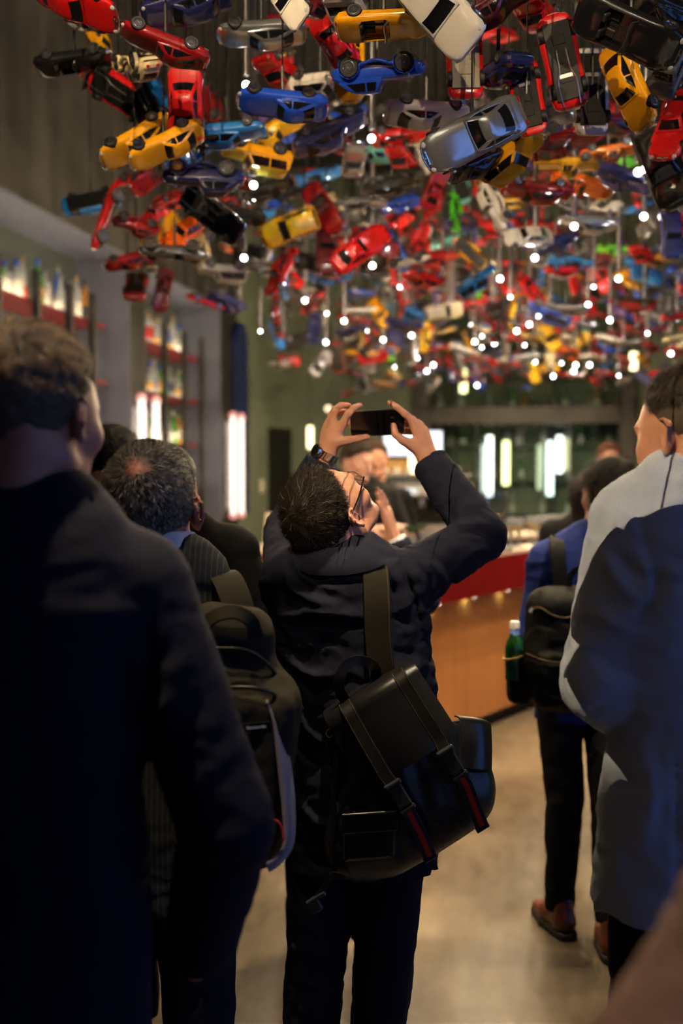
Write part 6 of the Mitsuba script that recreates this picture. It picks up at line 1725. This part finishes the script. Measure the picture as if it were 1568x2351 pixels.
sh_ = obj("shoulder_strap", mikit.ply(strip(ss, sn, .062, .006), "strap_olive", smooth=40), bag, label="broad olive shoulder strap with stitched edges")
for q in (-1, 1): obj("stitching", mikit.ply(tube([p + RGT * q * .026 + np.array(nn) * .0036 for p, nn in zip(ss[4:], sn[4:])], .0008, 4), "stitch"), sh_)
dn = spline([J(772, 1720, 2.38), J(766, 1830, 2.38), J(770, 1940, 2.38), J(768, 2010, 2.385)], 16)
obj("hanging_strap", mikit.ply(strip(dn, V(0, 0, 1), .012, .003), "strap_leather", smooth=40), bag)
ds = spline([J(792, 2018, 2.36), J(764, 2010, 2.36), J(742, 2045, 2.36), J(728, 2062, 2.36)], 14)
hs = obj("strap_tail", mikit.ply(strip(ds, V(0, 0, 1), .016, .003), "strap_leather", smooth=40), bag)
obj("clip", mikit.ply(cat_([box([.030, .012, .034], J(722, 2078, 2.36), np.stack([V(.85, .5, 0), FWD, V(-.5, .85, 0)], 1), bev=.004), box([.036, .014, .010], J(731, 2058, 2.36), np.stack([V(.85, .5, 0), FWD, V(-.5, .85, 0)], 1), bev=.003)]), "buckle"), hs)
rg_ = [J(757, 1683, 2.40) + RGT * .008 * math.cos(a) + UP * .009 * math.sin(a) for a in np.linspace(0, 2 * math.pi, 16, endpoint=False)]
obj("ring", mikit.ply(tube(rg_, .0018, 6, closed=True), "brass", smooth=True), bag)

# -- the grey-flecked man's business backpack
mat("nylon_dark", lin((44, 41, 34)), .7, specular=.06); mat("nylon_grey", lin((128, 120, 128)), .7, sheen=.2); mat("nylon_black", lin((7, 7, 7)), .6, specular=.1); mat("zip_dark", lin((52, 48, 42)), .35, .4); mat("piping_red", lin((214, 40, 44)), .5)
mat("print_white", lin((232, 232, 228)), .5)
b3 = thing("backpack", "tall dark nylon backpack with grey side panel on the grey-flecked man's back", "backpack")
D3 = 2.03
F = Field(J(380, 2080, D3 + .12), J(720, 1330, D3 - .16), .0055) if False else Field(np.minimum.reduce([J(380, 2080, D3 - .2), J(720, 1330, D3 + .2), J(380, 1330, D3 + .2), J(720, 2080, D3 - .2)]), np.maximum.reduce([J(380, 2080, D3 - .2), J(720, 1330, D3 + .2), J(380, 1330, D3 + .2), J(720, 2080, D3 - .2)]), .0055)
def SE_(px, py, d, rx, rz, ry, k=.05): F.ell(J(px, py, d), (rx, ry, rz), np.stack([RGT, FWD, UP], 1), k)
Rcam = np.stack([RGT, FWD, UP], 1)
tilt = rot(FWD, 7) @ Rcam
F.bx(J(545, 1760, D3), (.105, .075, .185), tilt, .06, .03); F.bx(J(515, 1545, D3 + .01), (.088, .070, .13), tilt, .06, .05)
F.bx(J(570, 1770, D3 - .055), (.072, .045, .155), tilt, .035, .02)
for pts, dp, w in [([(440, 1492), (540, 1490), (610, 1530)], .008, .007), ([(500, 1582), (570, 1580), (650, 1610)], .010, .008), ([(470, 1532), (560, 1532), (635, 1560)], .004, .006), ([(608, 1600), (640, 1700), (660, 1850), (655, 1930)], .007, .006), ([(520, 1680), (570, 1700), (615, 1690)], .004, .01)]:
    F.push(crease_px(pts, D3 - .06, dp, w), .04)
F.push(lambda P: folds(P, 3, .004, (.06, .06, .08)), .02)
obj("bag_body", mikit.ply(smooth_v(F.mesh(), 1), "nylon_dark", smooth=True), b3)
def front3(px, py, off=.0): 
    return J(px, py, D3 - .112 - off)
gp = [(612, 1602), (640, 1650), (664, 1740), (676, 1850), (672, 1940), (640, 1985), (618, 2000)]
gq = [(616, 1615), (628, 1660), (636, 1740), (648, 1850), (652, 1930), (634, 1962), (612, 1978)]
def gsheet(u, v):
    a = spline([J(x, y, D3 - .075 + .0) for x, y in gp], 21); b = spline([J(x, y, D3 - .103) for x, y in gq], 21)
    i = int(round(v * 20)); return a[i] * (1 - u) + b[i] * u + V(0, 0, .012 * math.sin(math.pi * u))
obj("side_panel", mikit.ply(sheet(gsheet, 7, 21, .004), "nylon_grey", smooth=60), b3, label="pale grey side panel")
tag_c = J(588, 1668, D3 - .108); Rt = np.stack([V(.98, .06, -.16), V(-.06, .99, .05), V(.16, -.04, .98)], 1)
tg = obj("name_tag", mikit.ply(box([.052, .016, .006], tag_c, Rt, bev=.002), "nylon_black"), b3)
wm = text_mesh("Samsonite", .0052, .0006, True); wm.vertices -= [np.mean(wm.bounds[:, 0]), np.mean(wm.bounds[:, 1]), 0]
obj("lettering", mikit.ply(xf(wm, Mat(Rt, tag_c + Rt[:, 2] * .0032)), "print_white"), tg, label="white lettering Samsonite")
zs = [J(x, y, D3 - d) for x, y, d in [(432, 1490, .06), (500, 1488, .083), (570, 1494, .078), (620, 1530, .05), (648, 1580, .02)]]
obj("zip", mikit.ply(tube(spline(zs, 24), .0035, 6), "zip_dark", smooth=True), b3)
zs = [J(x, y, D3 - d) for x, y, d in [(490, 1582, .095), (560, 1578, .108), (620, 1588, .096), (660, 1625, .06)]]
obj("zip", mikit.ply(tube(spline(zs, 24), .0042, 6), "zip_dark", smooth=True), b3)
hd = [J(x, y, D3 - d) for x, y, d in [(470, 1432, .065), (500, 1412, .078), (540, 1406, .078), (575, 1425, .07), (590, 1462, .055)]]
obj("carry_handle", mikit.ply(strip(spline(hd, 20), V(0, .5, .85), .026, .008), "nylon_dark", smooth=40), b3)
pp = [J(x, y, D3 - .118) for x, y in [(598, 1884), (625, 1880), (642, 1890), (650, 1912), (651, 1930)]]
obj("piping", mikit.ply(tube(spline(pp, 18), .0016, 6), "piping_red", smooth=True), b3, label="red piping")
sp = spline([J(505, 1318, 2.22), J(512, 1322, 2.14), J(528, 1345, 2.095), J(545, 1390, 2.07), J(560, 1440, 2.06), J(575, 1500, 2.055)], 20)
obj("shoulder_strap", mikit.ply(strip(sp, [V(0, 1, .3)] * 5 + [V(.25, .35, .9)] * 15, .062, .014), "nylon_dark", smooth=40), b3)

# -- a black backpack on the hidden visitor, seen past the photographer's left elbow
b6 = thing("backpack", "black backpack with zipped lid, partly seen between the grey panelled bag and the photographer", "backpack")
c = J(715, 1540, 3.18)
F = Field(c - .33, c + .33, .008); F.bx(c, (.145, .085, .21), Rcam, .07, .02); F.bx(c - FWD * .075 - UP * .04, (.115, .04, .13), Rcam, .03, .02)
F.push(crease_px([(612, 1452), (660, 1442), (720, 1442)], 3.1, .009, .008), .04); F.push(lambda P: folds(P, 7, .004), .02)
obj("bag_body", mikit.ply(F.mesh(), "nylon_black", smooth=True), b6)
zs = [J(x, y, d) for x, y, d in [(618, 1465, 3.12), (640, 1452, 3.08), (700, 1448, 3.075), (780, 1452, 3.08)]]
obj("zip", mikit.ply(tube(spline(zs, 18), .004, 6), "zip_dark", smooth=True), b6)
for q in (-1, 1): obj("shoulder_strap", mikit.ply(strip(spline([J(715 + q * 62, 1370, 3.40), J(715 + q * 64, 1355, 3.33), J(715 + q * 66, 1390, 3.275), J(715 + q * 66, 1450, 3.25)], 12), V(0, .4, 1), .055, .012), "nylon_black", smooth=40), b6)

# -- the woman's black backpack with brass zips and a green bottle in its side pocket
b7 = thing("backpack", "black backpack with thin brass zips on the woman in the blue blazer", "backpack")
c = J(1300, 1492, 3.47)
F = Field(c - .34, c + .34, .007); F.bx(c + UP * .02, (.130, .07, .185), Rcam, .075, .02); F.ell(c - UP * .06 - FWD * .01, (.150, .085, .135), Rcam, .06); F.bx(c - FWD * .075 - UP * .085, (.115, .035, .085), Rcam, .03, .02); F.bx(c - RGT * .155 - UP * .09 + FWD * .01, (.030, .045, .085), Rcam, .025, .02)
F.push(lambda P: folds(P, 17, .006, (.08, .08, .08)), .02); F.push(crease_px([(1215, 1515), (1290, 1520), (1345, 1512)], 3.37, .008, .008), .04)
obj("bag_body", mikit.ply(F.mesh(), "nylon_black", smooth=True), b7)
zs = [J(x, y, d) for x, y, d in [(1214, 1402, 3.42), (1238, 1394, 3.385), (1270, 1412, 3.372), (1302, 1418, 3.37), (1340, 1402, 3.372)]]
obj("zip", mikit.ply(tube(spline(zs, 18), .0028, 6), "brass", smooth=True), b7, label="thin brass zip")
obj("zip_pull", mikit.ply(box([.012, .006, .02], J(1219, 1400, 3.395), Rcam @ rot([0, 1, 0], 30), bev=.002), "chrome"), b7)
zs = [J(x, y, d) for x, y, d in [(1208, 1500, 3.41), (1250, 1516, 3.362), (1300, 1520, 3.355), (1345, 1512, 3.36)]]
obj("zip", mikit.ply(tube(spline(zs, 14), .0022, 6), "brass", smooth=True), b7, label="thin brass zip")
hd = [J(x, y, 3.46) for x, y in [(1306, 1362), (1308, 1330), (1320, 1310), (1338, 1308), (1348, 1330), (1350, 1362)]]
obj("top_handle", mikit.ply(strip(spline(hd, 18), V(0, 0, 1), .02, .006), "nylon_black", smooth=40), b7)
for x0 in (1278, 1420): obj("shoulder_strap", mikit.ply(strip(spline([J(x0 - 4, 1246, 3.66), J(x0, 1240, 3.585), J(x0 + 2, 1270, 3.55), J(x0 + 8, 1330, 3.535), J(x0 + 18, 1400, 3.53)], 16), V(0, .3, 1), .05, .012), "nylon_black", smooth=40), b7)
pos = J(1181, 1545, 3.46)
scene["glass_bottle_green"] = {"type": "twosided", "bsdf": {"type": "principled", "base_color": rgb(lin((22, 66, 30))), "roughness": .12, "specular": .6}}
wb_ = thing("water_bottle", "green water bottle with a white cap in the side pocket of the woman's black backpack", "bottle")
obj("glass_body", mikit.ply(lathe([(0, -.02), (.030, -.02), (.031, .08), (.026, .105), (.0145, .125), (.0135, .148), (0, .148)], 18, pos), "glass_bottle_green", smooth=40), wb_)
obj("neck_label", mikit.ply(lathe([(.0150, .125), (.0158, .125), (.0150, .142), (.0142, .142), (.0150, .125)], 18, pos), "label_blue"), wb_)
obj("cap", mikit.ply(lathe([(0, .144), (.0165, .144), (.017, .15), (.017, .166), (.015, .169), (0, .169)], 18, pos), "white_plastic", smooth=40), wb_)
rg_ = [pos + RGT * .036 * math.cos(a) + FWD * .036 * math.sin(a) + UP * (.055 + .01 * math.cos(a)) for a in np.linspace(0, 2 * math.pi, 22, endpoint=False)]
obj("pocket_rim", mikit.ply(tube(rg_, .0035, 6, closed=True), "label_gold", smooth=True), b7, label="gold edged side pocket rim")
# ------------------------------------------------------------------ on and behind the bar
def glass_prof(h, r, stem=.5):
    return [(0, 0), (r * .85, 0), (r * .85, .003), (.006, .008), (.004, h * stem * .6), (.006, h * stem), (r * .75, h * (stem + .14)), (r, h * (stem + .28)), (r * .82, h), (r * .80, h), (r * .97, h * (stem + .28)), (r * .72, h * (stem + .15)), (0, h * (stem + .02))]
bglass("glass_wine", (.9, .92, .95), .3, .9)
GP = mikit.ply(lathe(glass_prof(.19, .036), 16), "glass_wine", smooth=40)
mat("wine_gold", lin((226, 176, 60)), .15, specular=.5)
WN = mikit.ply(lathe([(0, .100), (.026, .122), (.0345, .140), (.0, .1402)], 16), "wine_gold", smooth=40)
rg = np.random.default_rng(4)
order = ["first", "second", "third", "fourth", "fifth", "sixth", "seventh"]
epx = np.array([PXC + FPX * (np.r_[q, 0] @ RGT) / (np.r_[q, 0] @ FWD) for q in edge])
def on_bar(px, off):
    """a point on the counter top at picture column px (right-hand side of the island), off metres in from its edge"""
    i = int(np.argmin(np.where(np.arange(60) > 24, np.abs(epx - px), 1e9))); q = edge[i] + nn_[i] * off
    return np.array([q[0], q[1], 1.101])
for row, (d, n, y0) in enumerate(((.09, 6, 1196), (.14, 6, 1200), (.195, 5, 1214))):
    for i in range(n):
        p = on_bar(y0 + i * 27 + row * 16, d)
        k = thing("wine_glass", f"stemmed glass of pale gold wine, {order[i]} from the left in the {('front', 'middle', 'rear')[row]} row", "wine glass", "filled glasses on the bar")
        obj("glass_bowl", put(GP, Mat(None, p)), k); obj("wine", put(WN, Mat(None, p)), k)
TP = mikit.ply(lathe([(0, 0), (.028, 0), (.034, .11), (.032, .11), (.026, .006), (0, .006)], 14), "glass_wine", smooth=40)
for i in range(12):
    p = on_bar(960 + i * 17, .08 + .045 * (i % 3))
    k = obj("tumbler", put(TP, Mat(None, p, 1 + .25 * (i % 2))), None, f"{'tall' if i % 2 else 'low'} empty glass, number {i + 1} from the left along the bar in front of the espresso machine" if False else "clear empty glass among those on the bar before the espresso machine", "glass", "empty glasses on the bar")
# black bar mat with upturned small glasses at the counter's edge
c = on_bar(1150, .055); c[2] = 1.105
mt = thing("bar_mat", "long black rubber bar mat at the edge of the counter, ribbed", "mat")
obj("mat_base", mikit.ply(box([.50, .08, .010], c, Rb @ rot([0, 0, 1], 56), bev=.003), "black_matte"), mt)
for i in range(9): obj("mat_rib", mikit.ply(box([.012, .075, .012], c + Rb @ rot([0, 0, 1], 56) @ np.array([(i - 4) * .053, 0, .010]), Rb @ rot([0, 0, 1], 56), bev=.003), "steel"), mt)
# big stemmed glass bowl
p = on_bar(1178, .15)
k = thing("glass_bowl_stand", "large clear glass bowl on a foot standing on the bar before the tube reflections", "bowl")
obj("foot", mikit.ply(lathe([(0, 0), (.07, 0), (.07, .008), (.015, .02), (.012, .12), (.03, .16), (0, .165)], 20, p), "glass_clear", smooth=40), k)
obj("bowl", mikit.ply(lathe([(0, .16), (.05, .17), (.082, .23), (.088, .36), (.085, .36), (.078, .23), (.046, .178), (0, .17)], 22, p), "glass_clear", smooth=40), k)
obj("punch", mikit.ply(lathe([(0, .172), (.046, .18), (.072, .22), (0, .222)], 20, p), "label_gold", smooth=40), k)
# champagne bottle being poured and a tray
p = J(925, 1222, 6.22)
Rq = np.stack([V(.2, .9, .3), FWD, V(.93, .25, .1)], 1); Rq[:, 1] = np.cross(Rq[:, 2], Rq[:, 0])
k = thing("champagne_bottle", "dark green champagne bottle held out by the bearded barman", "bottle")
scene["glass_dark"] = {"type": "twosided", "bsdf": {"type": "principled", "base_color": rgb(lin((16, 40, 20))), "roughness": .12, "specular": .6}}
obj("glass_body", mikit.ply(xf(lathe([(0, -.15), (.042, -.15), (.044, -.02), (.030, .04), (.016, .09), (.015, .14), (0, .14)], 18), Mat(Rq, p)), "glass_dark", smooth=40), k)
obj("paper_label", mikit.ply(xf(lathe([(.0452, -.12), (.0458, -.12), (.0458, -.04), (.0452, -.04), (.0452, -.12)], 18), Mat(Rq, p)), "label_gold"), k)
# lower counter at the left with a dark glass case
lc = thing("low_counter", "low red-topped counter with reeded orange front at the left of the island bar", "bar counter")
c = FWD * 6.55 - RGT * .83
obj("red_top", mikit.ply(box([.94, .6, .19], (c[0], c[1], .755), Rb, bev=.015), "red_lacquer"), lc)
obj("core", mikit.ply(box([.88, .52, .66], (c[0], c[1], .33), Rb), "black_matte"), lc)
for i in range(17):
    q = c + RGT * (i - 8) * .052 - FWD * .265
    obj("reed", mikit.ply(lathe([(0, .02), (.024, .02), (.024, .66), (0, .66)], 10, (q[0], q[1], 0)), "wood_orange", smooth=40), lc)
dc = thing("display_case", "dark green glass display case standing on the low red counter", "display case")
obj("case_body", mikit.ply(box([.86, .42, .16], (c[0], c[1], .945), Rb, bev=.01), "glass_dark"), dc)
obj("case_edge", mikit.ply(box([.90, .46, .018], (c[0], c[1], .859), Rb, bev=.004), "marble"), dc)
obj("knob", mikit.ply(trimesh.creation.icosphere(subdivisions=2, radius=.022).apply_translation(J(588, 1314, 6.31)), "chrome", smooth=True), dc)
# wine room: shelves, bottles and added tubes that imitate reflections in the glass
wk = thing("wine_rack", "tall dim bottle rack behind the glass wall at the back", "shelf")
gx0, gx1 = GX0 - .4, GX1 + .5
for z in (1.0, 1.45, 1.9, 2.35, 2.8, 3.2): obj("shelf_board", mikit.ply(box([gx1 - gx0, .3, .025], ((gx0 + gx1) / 2, WY - .18, z)), "post_dark"), wk)
for i in range(6): obj("upright", mikit.ply(box([.04, .32, 2.6], (gx0 + (gx1 - gx0) * i / 5, WY - .18, 2.1)), "post_dark"), wk)
for z in (1.0, 1.45, 1.9, 2.35, 2.8):
    x = gx0 + .1
    while x < gx1 - .1:
        sh = str(rg.choice(["tall", "square", "round", "slim"])); gcn = str(rg.choice(["bottle_clear", "bottle_frost", "bottle_green", "bottle_amber"], p=[.3, .3, .2, .2]))
        bottle(np.array([x, WY - .18 + rg.uniform(-.06, .04), z + .013]), sh, gcn, "label_white", None, "dim bottle on the rack behind the glass wall", "bottles behind the glass wall", 1.0, 0)
        x += rg.uniform(.13, .42)
for i, (px, y0, y1, col, L, yy) in enumerate([(1124, 1000, 1140, (1, .92, .92), 3.2, .25), (1112, 1020, 1130, (.75, .85, .9), .8, .5), (1162, 1012, 1114, (1, .88, .35), 3.2, .3), (1263, 1012, 1138, (.85, .97, .95), 2.6, .25), (1285, 1000, 1086, (.95, .93, .95), 3.0, .6),
        (1064, 848, 902, (1, .85, .4), 4, .3), (1300, 1005, 1080, (1, .85, .5), .6, .5), (1240, 1020, 1125, (.4, .55, .35), .6, .6)]):  # each glowing tube imitates a light reflected in the panes
    a, b = on_y(px, YB + yy, y0), on_y(px, YB + yy, y1)
    k = thing("light_tube", ["upright glowing white", "dimmer upright bluish white", "upright glowing yellow", "upright glowing mint white", "higher upright glowing white", "short upright yellow, high in the upper pane,", "dim upright amber", "dim upright green"][i] + " tube added behind the glass as a reflection", "tube light", "tubes added behind the glass as reflections")
    obj("tube", {**mikit.ply(lathe([(0, b[2]), (.040, b[2] + .005), (.040, a[2] - .005), (0, a[2])], 12, (a[0], a[1], 0)), "white_plastic", smooth=40), "emitter": {"type": "area", "radiance": rgb(np.array(col) * L)}}, k)
    obj("cord", mikit.ply(trimesh.creation.cylinder(.004, segment=[[a[0], a[1], a[2]], [a[0], a[1], 3.6]], sections=6), "rod_black"), k)
for i, (px, y0, y1, d, L) in enumerate([(712, 978, 1030, 11.6, 3), (946, 1048, 1092, 10.6, 3), (1455, 808, 850, 9.5, 3), (1398, 490, 515, 7, 3)][:3]):  # the first two tubes are added, standing in for reflected light tubes
    a, b = at(px, y0, d), at(px, y1, d)
    k = thing("light_tube", ["short warm tube before the curved green wall, added as a reflection", "short warm tube above the espresso machine, added as a reflection", "short yellow light tube at the right under the hanging cars"][i], "tube light")
    obj("tube", {**mikit.ply(lathe([(0, b[2]), (.032, b[2] + .005), (.032, a[2] - .005), (0, a[2])], 12, (a[0], a[1], 0)), "white_plastic", smooth=40), "emitter": {"type": "area", "radiance": rgb(np.array((1, .83, .42)) * L)}}, k)
    obj("cord", mikit.ply(trimesh.creation.cylinder(.004, segment=[[a[0], a[1], a[2]], [a[0], a[1], ZC]], sections=6), "rod_black"), k)
for i, (px, py) in enumerate([(753, 828), (753, 938)]):
    p = at(px, py, 11.8)
    k = thing("globe_lamp", ("upper" if i == 0 else "lower") + " of two small warm globe lamps before the dark corner of the back wall", "lamp")
    s_ = trimesh.creation.icosphere(subdivisions=2, radius=.035)
    obj("globe", {**mikit.ply(tm(s_.vertices + p, s_.faces), "white_plastic", smooth=True), "emitter": {"type": "area", "radiance": rgb(WARM * (.5 if i == 0 else 1.5))}}, k)
    obj("cord", mikit.ply(trimesh.creation.cylinder(.004, segment=[p + [.0 + .012 * i, 0, .03], [p[0] + .012 * i, p[1], ZC]], sections=6), "rod_black"), k)
# ------------------------------------------------------------------ how often each lamp is sampled (no effect on brightness, only on noise)
for k, d in scene.items():
    if not isinstance(d, dict): continue
    if d.get("type") == "spot": d["sampling_weight"] = 1.0 if d["cutoff_angle"] >= 33 and d["intensity"]["value"][0] < 8 else 8.0
    elif d.get("type") == "constant": d["sampling_weight"] = 22.0
    elif isinstance(d.get("emitter"), dict):
        w = .9
        if "bulb" in k: w = 1.0
        elif "emblem" in k or "end_cap" in k or "globe" in k: w = .05
        elif "downlight" in k: w = .6
        elif k.startswith("light_tube"): w = .4
        elif "light_strip" in k: w = .7
        elif k.startswith("wall_lamp"): w = 1.2
        d["emitter"] = {**d["emitter"], "sampling_weight": w}
